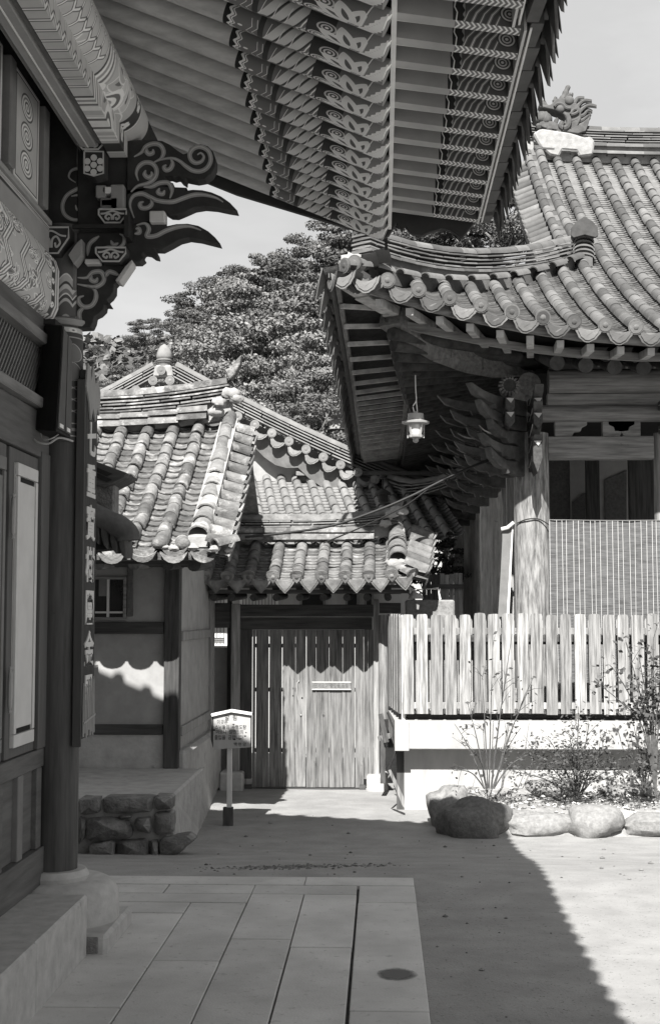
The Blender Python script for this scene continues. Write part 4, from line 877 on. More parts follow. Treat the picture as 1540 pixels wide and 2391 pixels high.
# shaded scrap of a lower roof between hall and outbuilding
SR = thing('shaded_lean_to', (-2.9, 11.4, 0), 'small dark lean-to roof with pointed tiles beside the hanging plank', 'lean-to')
Y0 = 11.3
P = [at(u, v, Y0) for u, v in ((150, 1040), (216, 1074), (296, 1104), (290, 1113), (240, 1138), (150, 1110))]
MB().prism([(p.x, Y0, p.z) for p in P], (0, .5, 0)).build('shutter_board', M_DKX, SR, bevel=.006)
for v0, v1 in ((1086, 1098), (1100, 1113)):
    a = [at(u, v, Y0) for u, v in ((185, v0 - 12), (262, v0 + 20), (250, v0 + 26), (185, v0 - 4))]; MB().prism([(p.x, Y0 - .008, p.z) for p in a], (0, .007, 0)).build('board_slot', M_BLK, SR)
a, c = at(150, 1128, Y0), at(262, 1200, Y0); box('wall_stub', M_ROCK, SR, a.x, c.x, Y0 + .1, Y0 + .3, c.z, a.z, bevel=.02)
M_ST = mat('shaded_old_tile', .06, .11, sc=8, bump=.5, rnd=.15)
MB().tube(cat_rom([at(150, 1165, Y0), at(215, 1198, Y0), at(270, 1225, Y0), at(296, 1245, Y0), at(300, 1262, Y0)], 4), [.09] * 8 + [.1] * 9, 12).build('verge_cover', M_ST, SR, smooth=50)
tp_ = MB()
sm = None
for i in range(6):
    u = 180 + 21 * i; v = 1205 + 11 * i
    pts = [(u - 8, v - 6), (u + 6, v - 2), (u + 10, v + 26), (u + 8, v + 46), (u - 2, v + 34), (u - 8, v + 12)]
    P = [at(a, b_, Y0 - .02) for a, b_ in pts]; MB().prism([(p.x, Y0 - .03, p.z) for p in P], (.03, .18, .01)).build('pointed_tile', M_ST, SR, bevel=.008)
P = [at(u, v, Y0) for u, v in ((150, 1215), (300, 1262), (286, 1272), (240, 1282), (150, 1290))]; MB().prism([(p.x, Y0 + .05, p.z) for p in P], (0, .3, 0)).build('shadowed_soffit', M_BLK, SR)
a, c = at(150, 1225, Y0), at(214, 1290, Y0); box('lean_to_post', M_DKW, SR, a.x - .2, a.x - .05, Y0 + .1, Y0 + .25, -.3, a.z)

# ================================================================== THE GATE
G = thing('wooden_gate', (-.95, 17.2, -.4), 'old plank gate under its own small tiled roof, closed', 'gate')
YG, GB = 17.2, -.40
def gx(u, Y=YG): return px(u, Y)
def gzv(v, Y=YG): return pz(v, Y)
box('gate_post', M_GREYW, G, gx(541), gx(562), YG - .08, YG + .12, GB, gzv(1410), bevel=.008); box('gate_post', M_GREYW, G, gx(871), gx(884), YG - .06, YG + .12, GB + .1, gzv(1400), bevel=.008)
box('jamb_board', M_DKW, G, gx(562.5), gx(589), YG - .03, YG + .02, GB + .12, gzv(1470), bevel=.004); box('jamb_board', M_DOOR, G, gx(849), gx(858), YG - .025, YG + .02, GB + .12, gzv(1470), bevel=.004); box('jamb_board', M_DOOR, G, gx(858.5), gx(870.5), YG - .035, YG + .02, GB + .12, gzv(1470), bevel=.004)
box('lintel', M_DKX, G, gx(548), gx(871), YG - .06, YG + .1, gzv(1440), gzv(1412), bevel=.008); box('lintel', M_DKX, G, gx(552), gx(868), YG - .05, YG + .1, gzv(1470), gzv(1441.5), bevel=.006)
box('sill', M_DKX, G, gx(575), gx(852), YG - .02, YG + .1, gzv(1839), gzv(1834)); 
for u0, u1 in ((573, 590), (838, 852)): box('pivot_block', M_DKX, G, gx(u0), gx(u1), YG - .07, YG - .005, gzv(1838), gzv(1826), bevel=.004)
planks = [[590, 597.5, 628.5, 659, 690, 714.5], [715.5, 738, 768, 799.5, 828.5, 848.5]]
for li, us in enumerate(planks):
    lf = thing('x', (0, 0, 0), None, None); WM[lf] = Matrix(); lf.name = 'door_leaf'; setpar(lf, G, Matrix.Translation((gx(us[0]), YG, GB)))
    for i in range(5):
        g0 = .006 if (li, i) in ((0, 1), (0, 2), (0, 3)) else .0025; g1 = .006 if (li, i) in ((0, 0), (0, 1), (0, 2), (1, 3)) else .002
        MB().box(gx(us[i]) + g0, gx(us[i + 1]) - g1, YG + random.uniform(-.003, .003), YG + .03, gzv(1832) - random.uniform(0, .01), gzv(1471)).build('plank', M_DOOR, lf, bevel=.003)
    for v in (1503, 1605, 1745): box('batten', M_DKX, lf, gx(us[0]) + .03, gx(us[-1]) - .03, YG + .031, YG + .07, gzv(v + 9), gzv(v))
b = MB(); b.tube(cat_rom([at(697, 1592, YG - .005), at(694, 1596, YG - .03), at(694, 1620, YG - .04), at(697, 1640, YG - .04), at(700, 1668, YG - .01)], 5), .006, 8); b.ball(at(702, 1670, YG - .01), .014); b.ball(at(697, 1591, YG - .006), .012)
b.build('door_handle', M_METAL, G, smooth=True)
for u, v in ((684, 1625), (705, 1630)): MB().ball(at(u, v, YG - .002), .012, 8, (1, .4, 1)).build('nail_head', M_DKP, G)
# threshold stones
box('base_stone', M_GRAN, G, gx(519), gx(573), YG - .25, YG + .2, GB - .05, gzv(1795), bevel=.02); box('base_stone', M_GRAN, G, gx(855), gx(904), YG - .22, YG + .3, GB - .05, gzv(1801), bevel=.02)
# upper parts: purlin ends, rafters, eave board
box('side_infill', M_DKX, G, gx(486), gx(540.5), YG - .04, YG + .06, gzv(1466), gzv(1408)); MB().prism([(gx(480), YG - .05, gzv(1466)), (gx(492), YG - .05, gzv(1466)), (gx(484), YG - .05, gzv(1385)), (gx(478), YG - .05, gzv(1385))], (0, .1, 0)).build('brace', M_DKW, G)
box('wall_plate', M_DKX, G, gx(885), gx(935), YG - .05, YG + .1, gzv(1432), gzv(1408), bevel=.006)
for u in (505, 547, 597, 649, 703, 757, 811, 857, 905):
    x = px(u, YG - .45); MB().tube([(x, YG - .75, gzv(1397)), (x, YG + .75, gzv(1397) + .04)], .046, 12).build('round_rafter', M_DKY, G, smooth=50)
    box('rafter_peg', M_DKX, G, x - .04, x + .04, YG - .86, YG - .76, gzv(1380), gzv(1372))
box('eave_board', M_DKX, G, px(486, 16.3), px(955, 16.3), 16.30, 16.34, pz(1386, 16.3), pz(1377, 16.3), bevel=.004)
box('under_roof_board', M_DKX, G, px(486, 16.35), px(940, 16.35), 16.345, 18.1, gzv(1385), gzv(1385) + .025)
fG = proof(2.24, .52, 1.1, .3)
def PG(c, t): return Vector((c, 16.13 + t, fG(t) + .05 * max(0, (c + .3) / .7) ** 2))
b = MB()
for sg in (1, -1):
    P = [(-2.25, (16.17 + t) if sg > 0 else (18.25 - t), fG(t) - .02) for t in (0, .4, .8, 1.04)]
    b.prism(P + [(x, y, z - .06) for x, y, z in P[::-1]], (2.62, 0, 0))
b.build('roof_bed', M_TILE2, G)
M_GT = mat('gate_roof_tile', .10, .20, sc=9, rnd=.34, blotch=(.29, 6, .58, .12), bump=.6, bd=.015, fine=50)
gc = cover_mesh(M_GT, .075, .28, 8, .88); gce = cover_mesh(M_GT, .078, .28, 8, .9, 'leaf'); gp = pan_mesh(M_GT, .255, .16, .045, 6); gpe = pan_mesh(M_GT, .27, .16, .05, 8, .014, 'leaf')
pc = Pieces(G, 300)
cg = [px(u, 16.13) for u in (914, 861, 806, 750, 693, 637, 580, 530, 478)]
tile_slope(pc, PG, cg, 0, lambda c: .98, .29, gc, gce, gp, gpe, .24, .085, .01, ja=.03)
gvc = cover_mesh(M_GT, .125, .3, 10, .86)
# verge ridge at the right end and side tiles
for i in range(5):
    t = .22 + .2 * i; o = PG(.20, t); y = (PG(.2, t + .05) - PG(.2, t)).normalized(); x = Vector((1, 0, 0)); z = x.cross(y); pc.add('verge_ridge_tile', gvc if i < 3 else vcs, jit(frame(o + z * (.12 + .015 * i), x, y, z), .02))
MB().prism([(.10, 16.42, PG(.2, .3).z - .02), (.10, 17.2, PG(.2, 1.05).z), (.10, 17.2, PG(.2, 1.05).z + .22), (.10, 17.05, PG(.2, 1.05).z + .12), (.10, 16.42, PG(.2, .3).z + .10)], (.2, 0, 0)).build('verge_mortar', M_LIME, G, bevel=.02)
M_GTs = cover_mesh(M_GT, .08, .3, 8, .9, 'leaf')
for i in range(6):
    t = .08 + .19 * i; o = PG(.54, t) + Vector((.0 + .02 * i, 0, -.05)); y = Vector((-1, 0, .42)).normalized(); x = (PG(.5, t - .05) - PG(.5, t)).normalized(); z = x.cross(y); z = z if z.z > 0 else -z; x = y.cross(z)
    pc.add('side_cover_tile', M_GTs, jit(frame(o + z * .04, x, y, z), .03)); pc.add('side_pan_tile', gpe, jit(frame(o - x * .1 - y * .02, x, y, z), .03))
M = Matrix.Translation((.36, 16.16, fG(0) + .04)) @ Matrix.Rotation(.75, 4, 'Z') @ Matrix.Rotation(.35, 4, 'X'); pc.add('eave_cover_tile', gce, M)
yr = 17.16
def rl2(x): return 2.73 + .03 * max(0, (x + .9) / 1.1) ** 2
x = -2.2
while x < -.2:
    for dy, dz in ((-.10, .02), (-.07, .11)): pc.add('ridge_course_tile', cf, jit(frame(Vector((x, yr + dy, rl2(x) + dz)), Vector((0, -1, 0)), Vector((1, 0, (rl2(x + .2) - rl2(x)) / .2)).normalized(), Vector((0, 0, 1))), .015))
    x += .35
pth = [(x_, yr, rl2(x_) + .15 + .06 * max(0, (x_ + .8)) ** 2) for x_ in (-2.2, -1.6, -1.1, -.7, -.3, 0, .18)]
MB().prism([(x_, yr - .05, z - .15) for x_, y, z in pth] + [(x_, yr - .05, z + .02) for x_, y, z in pth[::-1]], (0, .12, 0)).build('ridge_core', M_LIME, G)
stack(pc, pth, [(.26, .024, .34, .008), (.24, .026, .3, .008), (.26, .024, .36, .01), (.24, .024, .32, .01)], M_GT, (cover_mesh(M_GT, .085, .4, 8, .94), .36, -.01))
pc.finish()
MB().prism([(x_, yr - .08, z) for x_, z in ((.2, 3.05), (.26, 3.12), (.30, 3.3), (.24, 3.25), (.17, 3.17))], (0, .16, 0)).build('ridge_tip', M_GT, G, bevel=.01)
b = MB()
for x_, y_, z_, r in ((.2, 17.0, 3.12, .10), (.12, 16.95, 3.06, .09), (.26, 16.98, 3.10, .09), (.05, 17.0, 2.95, .08), (.15, 16.32, 2.42, .10), (.24, 16.3, 2.42, .09), (.30, 16.22, 2.36, .09)): lump(b, (x_, y_, z_), r * .75)
b.build('mortar_daub', M_LIME, G, smooth=60, kind='stuff')

SG = thing('door_sign', (gx(773), YG - .03, .95), 'narrow whitish sign with Korean lettering nailed on the gate', 'sign')
a, c = at(728, 1611, YG - .03), at(819, 1592, YG - .03)
box('board', MATS['paler_beam'], SG, a.x, c.x, YG - .03, YG - .008, a.z, c.z); 
for z0, z1 in ((c.z - .012, c.z), (a.z, a.z + .012)): box('rim', M_PALE, SG, a.x, c.x, YG - .036, YG - .031, z0, z1)
M_INK = mat('faded_ink', .13, .17, bump=0); RX = Matrix.Rotation(math.radians(90), 4, 'X')
text('관계없이 출입을 금함', .062, Matrix.Translation(((a.x + c.x) / 2, YG - .032, (a.z + c.z) / 2)) @ RX, M_INK, SG, 'lettering', .001, .80)

# notice board on a post
YN = 14.2; ng = gz(-1.6, YN)
NB = thing('notice_board', (px(535, YN), YN, ng), 'white painted notice board with Korean lettering on a single post', 'notice board')
a = at(535, 1900, YN)
MB().bar((a.x + .0, YN, ng - .05), (a.x + .0, YN, pz(1745, YN)), .058, .05, (1, 0, 0)).build('post', M_PALE, NB, bevel=.003)
box('stake', M_DKW, NB, at(521, 1900, YN).x, at(544, 1900, YN).x, YN - .035, YN + .03, ng - .1, pz(1879, YN), bevel=.003)
P = [at(u, v, YN - .04) for u, v in ((499, 1750), (585, 1745), (585, 1668), (540, 1660), (499, 1668))]
MB().prism([(p.x, YN - .055, p.z) for p in P], (0, .025, 0)).build('board', M_WHITE, NB)
P = [at(u, v, YN - .06) for u, v in ((493, 1667), (540, 1657), (588, 1665), (588, 1670), (540, 1662.5), (495, 1673))]
MB().prism([(p.x, YN - .09, p.z) for p in P], (0, .1, 0)).build('little_roof', M_WPNT, NB)
P = [at(u, v, YN - .04) for u, v in ((494, 1674), (498, 1674), (497, 1746), (492, 1726))]; MB().prism([(p.x, YN - .05, p.z) for p in P], (0, .03, 0)).build('back_edge', M_DKW, NB)
M_INK2 = mat('black_ink', .02, .03, bump=0)
for s, u, v, z_, k in (('알  림', 539, 1677, .062, .9), ('이곳은', 519, 1687, .05, .85), ('스님들의  수행도량', 538, 1699, .05, .84), ('이오니  일반인의', 536, 1710, .05, .84), ('출입을  금합니다', 534, 1723, .052, .84), ('백 련 암', 560, 1739, .044, .9)):
    p = at(u, v, YN - .057); text(s, z_, Matrix.Translation(p) @ RX, M_INK2, NB, 'lettering', .001, k)
b = MB()
for u, v, r in ((500, 1705, .012), (545, 1692, .010), (574, 1711, .008), (572, 1719, .011), (560, 1726, .010), (547, 1727, .012)): b.ball(at(u, v, YN - .056), r, 6, (1.3, .2, .7))
b.build('paint_chip', M_DKP, NB)

# ================================================================== REAR HALL: big gable facing us behind the gate
D = thing('rear_hall', (-4.2, 26, -.4), 'pale walled rear hall with steep gable and grey tile roof behind the gate', 'hall')
YD = 26.0
box('wall', M_WHITE, D, -9, .1, 22.6, 22.8, -.45, 2.62); box('side_wall', M_WHITE, D, -.1, .1, 22.81, 32, -.45, 2.62)
for u0, u1, v0, v1 in ((476, 531, 1380, 1508), (560, 650, 1380, 1440), (700, 760, 1380, 1440), (806, 838, 1380, 1440), (850, 872, 1380, 1440)):
    YH = 22.6; x0, x1, z0, z1 = px(u0, YH), px(u1, YH), pz(v1, YH), pz(v0, YH)
    w = box('window', M_WPNT if u0 < 600 else M_MID, D, x0, x1, YH - .05, YH - .001, z0, z1, bevel=.004); box('paper_pane', M_PALE if u0 < 600 else M_BLK, w, x0 + .04, x1 - .04, YH - .056, YH - .051, z0 + .04, z1 - .04)
    if u0 < 620:
        n = int((x1 - x0) / .05); b = MB()
        for i in range(1, n): x = x0 + (x1 - x0) * i / n; b.box(x - .006, x + .006, YH - .066, YH - .0565, z0 + .04, z1 - .04)
        for k in range(3): b.box(x0 + .04, x1 - .04, YH - .074, YH - .0665, z0 + .07 + k * .03, z0 + .08 + k * .03)
        b.build('lattice', M_MID, w, kind='stuff')
box('garden_wall', M_PLAST, D, px(462, 17.6), px(541, 17.6), 17.6, 17.75, -.45, pz(1512, 17.6)); box('wall_pillar', M_DKW, D, px(531, 17.5), px(540, 17.5), 17.48, 17.58, -.42, pz(1395, 17.5))
M_RT = mat('rear_roof_tile', .16, .235, sc=6, rnd=.16, bump=.4, bd=.015)
xa = -4.24
def zv(x):                       # height of the verge line
    d = abs(x - xa); return 6.52 - .56 * d + .016 * d * d if d < 5 else 6.52 - .56 * 5 + .4 - .28 * (d - 5)
def front(c, t):                 # hip slope under the gable, t measured from the eave at y = 21.6 up to y = 26.1
    k = t / 4.5; z = 2.55 + 1.93 * (.8 * k + .2 * k * k)
    return Vector((c + .178 * (4.4 - t), 21.6 + t, z + .10 * max(0, (c + .4)) ** 2))
b = MB(); P = [(xa - 5.5, front(0, t).y, front(-3, t).z - .05) for t in (0, 1.5, 3, 4.6)]
b.prism(P + [(x, y, z - .1) for x, y, z in P[::-1]], (10.3, 0, 0)); b.build('hip_roof_bed', M_RT, D)
pc = Pieces(D, 300); rc = cover_mesh(M_RT, .085, .42, 6, .92); rce = cover_mesh(M_RT, .085, .42, 8, .92, 'disc'); rp = pan_mesh(M_RT, .26, .2, .05, 4); rpe = pan_mesh(M_RT, .3, .2, .06, 6, end='scallop')
cs_ = [px(929, 26) + .29 - .285 * i for i in range(15)]
tile_slope(pc, front, cs_, 1.3, lambda c: 4.45 - max(0, c + .9) * .55, .285, rc, None, rp, None, .42, .14, ja=.01)
# gable face, barge boards and verge tiles
gp_ = [(x, 26.0, zv(x) - .42) for x in [xa - 4.6 + .46 * i for i in range(21)]]
MB().prism([(xa - 4.6, 26.0, 3.9)] + gp_ + [(xa + 4.6, 26.0, 3.9)], (0, .2, 0)).build('gable_face', M_PLAST, D)
M_BRG = mat('scalloped_barge', .10, .16, sc=5)
bb = []
for i in range(41):
    x = xa - 4.4 + 8.8 * i / 40; bb.append((x, 25.72, zv(x) - .52 - .16 * abs(math.sin(i * math.pi / 4))))
MB().prism(bb + [(x, 25.72, zv(x) - .2) for x in [xa + 4.4 - 8.8 * i / 20 for i in range(21)]], (0, .06, 0)).build('barge_board', M_BRG, D)
for sx in (-1, 1):
    for i in range(16):
        x = xa + sx * (.16 + .33 * i); s = sx * (zv(x + .1) - zv(x - .1)) / .2; tilt = frame(Vector((x, 25.55, zv(x) - .12)), Vector((1, 0, (zv(x + .1) - zv(x - .1)) / .2)).normalized(), Vector((0, 1, 0)), Vector((-(zv(x + .1) - zv(x - .1)) / .2, 0, 1)).normalized())
        pc.add('verge_cover_tile', rce, tilt); pc.add('verge_pan_tile', rpe, tilt @ Matrix.Translation((sx * .165, .02, -.04)))
pc.add('verge_cover_tile', rce, Matrix.Translation((xa, 25.5, zv(xa) - .02)))
stk = [(.34, .035, .5, .02)] * 4
tc_ = cover_mesh(M_RT, .10, .5, 8, .95)
for sx in (-1, 1):
    pth = [(x, 25.95, zv(x) + .02) for x in [xa + sx * (.1 + .62 * i) for i in range(9)]]
    stack(pc, pth, stk, M_RT, (tc_, .48, 0), crook=.006)
stack(pc, [(xa + 4.4, 25.9, zv(xa + 4.4) - .15), (.55, 25.2, 4.02), (1.05, 24.4, 4.0), (1.5, 23.5, 4.1)], stk, M_RT, (tc_, .48, 0), crook=.006)
for i in range(9): pc.add('ridge_course_tile', cover_mesh(M_RT, .11, .5, 8, .97) if i == 0 else bpy.data.meshes['cover'] if False else tc_, frame(Vector((xa + 2.6 + .48 * i, 25.85, front(0, 4.4).z + .04)), Vector((0, -1, 0)), Vector((1, 0, -.02)).normalized(), Vector((0, 0, 1))))
pc.finish()
MB().lathe([(r_ * .55, z_ * .5) for r_, z_ in [(.24, -.05), (.26, 0), (.22, .02), (.24, .10), (.29, .14), (.24, .17), (.29, .2), (.29, .24), (.24, .27), (.27, .31), (.28, .37), (.27, .5), (.22, .66), (.13, .8), (.02, .88)]], (xa - .0, 25.85, 6.66), 14).build('ridge_finial', M_RT, D, smooth=50)
MB().prism([(xa - .2, 25.7, 6.42), (xa + .2, 25.7, 6.42), (xa + .16, 25.7, 6.66), (xa - .16, 25.7, 6.66)], (0, .25, 0)).build('ridge_cap', M_LIME, D, bevel=.03)
b = MB(); b.prism([(xa - 5.2, 26.2, zv(xa - 5.2) - .1), (xa, 26.2, 6.4), (xa + 5.0, 26.2, zv(xa + 5) - .1), (xa + 5.0, 26.2, 3.4), (xa - 5.2, 26.2, 3.4)], (0, 9, 0)); b.build('main_roof', M_RT, D)

# ================================================================== THE PAVILION (right)
A = thing('pavilion', (1.87, 16.7, 0), 'big open timber pavilion with sweeping tiled hip-and-gable roof on bleached pillars', 'pavilion')
XC, YE, XL, YBK = -.50, 14.8, -.50, 32.6
XP_, YP = 1.87, 16.7
def rise(d): return .68 * (1 - d / 3.7) ** 1.8 if d < 3.7 else 0.0
def flare(d): return .32 * (1 - d / 3.7) ** 1.8 if d < 3.7 else 0.0
XG, YHP = 2.80, 18.9                          # gable plane, foot of the descending ridge
KH = (YHP - 14.48) / (XG - XC)                # direction of the hip line
YR = 23.8
def prof2(t): k = t / (YR - YE); return 5.0 * (.67 * k + .33 * k * k)
def PF(c, t):
    d = max(0, c - XC); ye = YE - flare(d); f = max(0, 1 - t / 5.5)
    return Vector((c, ye + t, 4.93 + rise(d) * f + prof2(t) + .16 * max(0, (5.5 - c) / 3) ** 2 * (t / 9) ** 2))
def hipY(x): return 14.48 + KH * (x - XC)
def hipP(x): t = hipY(x) - (YE - flare(max(0, x - XC))); return PF(x, t)
M_PT = mat('pavilion_tile', .10, .145, sc=5, rnd=.4, blotch=(.20, 5, .62, .1), bump=.45, bd=.012, fine=60)
pcv = cover_mesh(M_PT, .082, .33, 8, .93); pce = cover_mesh(M_PT, .082, .33, 8, .95, 'disc'); ppn = pan_mesh(M_PT, .29, .16, .055, 5, .016); ppe = pan_mesh(M_PT, .315, .16, .065, 8, .016, 'scallop')
pitch = .345
cs_ = [.065 + pitch * i for i in range(22)]
def tmaxF(c):
    if c < XG + .05: return hipY(c) - (YE - flare(max(0, c - XC))) - .03
    return YR - YE - .05
pc = Pieces(A, 300)
tile_slope(pc, PF, cs_, 0, tmaxF, pitch, pcv, pce, ppn, ppe, .31, .092, .03, ja=.012)
pc.add('eave_pan_tile', ppe, Matrix.Translation(PF(-.12 + 0, 0) + Vector((-.16, 0, .02))) @ Matrix.Rotation(.35, 4, 'Z'))
# left slope, its edge seen from below
def PLf(c, t):                                 # c = y, t from the left eave inwards
    d = max(0, min(c - 14.48, YBK - c)); xe = XL - flare(d) * .4 - .0; te = t * KH
    f = max(0, 1 - t / 4); return Vector((xe + t, c, 4.93 + rise(d) * f + prof2(te)))
ysl = [14.85 + pitch * i for i in range(51)]
ple = Pieces(A, 150)
tile_slope(ple, lambda c, t: PLf(c, t), ysl, 0, lambda c: .65, pitch, pcv, pce, ppn, pan_mesh(M_PT, .315, .16, .065, 8, .016, 'leaf', 1.15, 1.0), .31, .14, .03, ja=.012); ple.finish()
# roof bodies
def grid_body(name, f, us, vs, th, m):
    b = MB(); n = len(us); k = len(us) * len(vs)
    for dz in (-.045, -.045 - th): b.v += [tuple(f(u, v) + Vector((0, 0, dz))) for v in vs for u in us]
    for j in range(len(vs) - 1):
        for i in range(n - 1): a = j * n + i; b.f += [(a, a + 1, a + n + 1, a + n), (k + a, k + a + n, k + a + n + 1, k + a + 1)]
    for i in range(n - 1): b.f += [(i, k + i, k + i + 1, i + 1)]
    for j in range(len(vs) - 1): a = j * n; b.f += [(a, a + n, k + a + n, k + a)]
    return b.build(name, m, A, smooth=30)
us = [XC + .02, -.2, .1, .5, 1, 1.5, 2, 2.4, 2.8]
b = grid_body('front_roof_bed', lambda u, k: PF(u, .06 + k * max(.02, hipY(u) - (YE - flare(u - XC)) - .06)), us, [0, .2, .4, .6, .8, 1], .05, M_PT)
grid_body('front_roof_bed', lambda u, t: PF(u, t), [2.8, 3.4, 4.2, 5, 6, 7.6], [.06, 1, 2, 3, 4.1, 5.5, 7, 9], .05, M_PT)
grid_body('side_roof_bed', lambda v, k: PLf(v, .05 + k * (min((v - 14.48) / KH, (YBK - v) / KH, 3.3) - .04)), [14.55, 15, 15.6, 16.5, 17.5, 18.9, 22, 25, 28.2, 29.6, 30.6, 31.6, 32.2, 32.5], [0, .2, .4, .6, .8, 1], .05, M_PT)
grid_body('rear_roof_bed', lambda u, t: Vector((u, 2 * YR + .6 - PF(max(u, 2.8), t).y, PF(max(u, 2.8), t).z)), [2.9, 3.4, 5, 7.6], [.06, 2, 4, 6, 9], .05, M_PT)
# gable wall and its fan of verge tiles
gt = [XG + .02]
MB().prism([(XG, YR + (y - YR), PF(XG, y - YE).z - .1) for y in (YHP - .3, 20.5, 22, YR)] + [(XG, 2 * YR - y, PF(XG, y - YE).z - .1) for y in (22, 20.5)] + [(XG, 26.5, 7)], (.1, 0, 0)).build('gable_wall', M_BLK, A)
vt = cover_mesh(M_PT, .075, .36, 8, .9, 'disc'); vp = pan_mesh(M_PT, .27, .3, .05, 6, end='leaf')
for i in range(24):
    t = YHP - YE - .25 + .215 * i
    if t > 9: break
    o = PF(XG, t) + Vector((-.50, -.06, -.20)); y = Vector((1, 0, .42)).normalized(); x = (PF(XG, t - .1) - PF(XG, t)).normalized() * -1; z = x.cross(y); z = z if z.z > 0 else -z; x = y.cross(z).normalized(); y = z.cross(x)
    pc.add('gable_cover_tile', vt, frame(o, x, y, z)); pc.add('gable_pan_tile', vp, frame(o + x * .107 - z * .03 - y * .02, x, y, z))
# descending ridge: slabs on the outer side, covers on top
dpts = [PF(XG + .0, t) for t in (YHP - YE + .15, 5.2, 6.2, 7.2, 8.2, 9.0)]
stack(pc, [p + Vector((-.02, 0, .05)) for p in dpts], [(.20, .03, .32, .01)] * 3, M_PT, None, crook=.008)
for off, dz in ((.04, .19), (-.14, .10)):
    t = YHP - YE + .12
    while t < 8.8:
        o = PF(XG, t) + Vector((off, 0, dz)); y = (PF(XG, t + .1) - PF(XG, t)).normalized(); x = Vector((1, 0, 0)); pc.add('ridge_cover_tile', pcv, jit(frame(o, x, y, x.cross(y)), .01)); t += .3
# hip ridge
hpts = [hipP(x) for x in (XC + .28, -.0, .4, .8, 1.2, 1.6, 2.0, 2.35, 2.64)]
for i_, p_ in enumerate(hpts): p_.z += .20 * (1 - i_ / 8)
hc = MB()
for p_, q_ in zip(hpts[:-1], hpts[1:]): hc.bar(p_ + Vector((0, .02, -.06)), q_ + Vector((0, .02, -.06)), .24, .34)
hc.build('hip_core', M_PT, A)
stack(pc, [p + Vector((0, 0, .06)) for p in hpts], [(.30, .05, .36, .0), (.26, .028, .33, .02), (.28, .028, .36, .02), (.26, .028, .3, .02), (.28, .028, .34, .02)], M_PT, (cover_mesh(M_PT, .085, .36, 8, .95), .34, .0), crook=.006)
for i in range(10):
    x = XC + .3 + .3 * i; p = hipP(x); q_ = hipP(x + .1); y = (q_ - p).normalized(); xx = y.cross(Vector((0, 0, 1))).normalized(); pc.add('ridge_course_tile', pcv, frame(p + xx * .15 + Vector((0, -.04, .05)), xx, y, xx.cross(y)))
# top ridge
def rz(x): return PF(x, YR - YE).z
rp_ = [(x, YR, rz(x) + .02) for x in (2.6, 3, 3.5, 4, 4.6, 5.4, 6.4, 7.6)]
x = 2.75
while x < 7.4:
    for dy, dz in ((-.19, .04), (-.14, .19)): pc.add('ridge_course_tile', tcv if False else cover_mesh(M_PT, .10, .36, 8, .97) if x == 2.75 and dy < -.15 else pcv, frame(Vector((x, YR + dy, rz(x) + dz)), Vector((0, -1, 0)), Vector((1, 0, (rz(x + .2) - rz(x)) / .2)).normalized(), Vector((0, 0, 1))))
    x += .325
MB().prism([(x, YR - .12, z - .1) for x, y, z in rp_] + [(x, YR - .12, z + .25) for x, y, z in rp_[::-1]], (0, .24, 0)).build('ridge_core', M_LIME, A)
stack(pc, [(x, y, z + .24) for x, y, z in rp_], [(.30, .03, .34, .016)] * 6, M_PT, (cover_mesh(M_PT, .10, .36, 8, .96), .345, -.01), crook=.006)
pc.finish()
# plaster on the ridge end
b = MB(); P = [at(u, v, YR - .25) for u, v in ((1243, 312), (1262, 300), (1330, 310), (1368, 322), (1376, 316), (1388, 330), (1383, 362), (1352, 366), (1345, 352), (1312, 350), (1303, 366), (1283, 362), (1262, 345))]
b.prism([(p.x, YR - .28, p.z) for p in P], (0, .56, 0)).build('ridge_end_plaster', M_LIME, A, bevel=.03)
# stacked end of the descending ridge
ex_, ey_ = dpts[0].x + .06, dpts[0].y - .35; ez_ = pz(598, ey_)
o = MB(); 
for i in range(6): o = MB(); o.prism([(ex_ + .17 * math.cos(a) * (1 - .04 * i), ey_ - .02 * i, ez_ + .055 * i + .10 * math.sin(a)) for a in [math.pi * k / 10 for k in range(11)]] + [(ex_ + .155 * math.cos(a) * (1 - .04 * i), ey_ - .02 * i, ez_ + .055 * i + .075 * math.sin(a)) for a in [math.pi * k / 10 for k in range(10, -1, -1)]], (0, .3, 0)); o.build('ridge_end_slab', M_PT, A)
MB().prism([(ex_ + .19 * x, ey_ - .14, ez_ + .30 + .24 * z) for x, z in ((-1, 0), (-.95, .5), (-.6, .85), (0, 1.15), (.6, .85), (.95, .5), (1, 0), (.8, -.12), (0, .05), (-.8, -.12))], (0, .05, 0)).build('ridge_end_plate', mat('dark_end_tile', .05, .08, sc=9), A, bevel=.006)
box('ridge_end_core', M_PT, A, ex_ - .13, ex_ + .13, ey_ + .02, ey_ + .3, ez_ - .1, ez_ + .36)
# corner tiles
for i, (x, y, z, r, zr) in enumerate(((XC + .22, 14.46, 5.62, .45, 0), (XC + .12, 14.42, 5.58, .9, 0), (XC + .06, 14.62, 5.6, 1.4, 0))):
    obj('corner_cover_tile', pce, A, Matrix.Translation((x, y, z + .02)) @ Matrix.Rotation(-r, 4, 'Z') @ Matrix.Rotation(.1, 4, 'X'))
for x, y, z, r in ((XC + .1, 14.44, 5.55, -.5), (XC - .03, 14.55, 5.55, -1.2), (XC + .34, 14.44, 5.5, -.1)): obj('corner_pan_tile', ppe, A, Matrix.Translation((x, y, z)) @ Matrix.Rotation(r, 4, 'Z') @ Matrix.Rotation(.1, 4, 'X'))
b = MB(); lump(b, (XC + .2, 14.62, 5.70), .13); b.build('mortar_daub', M_LIME, A, smooth=60)

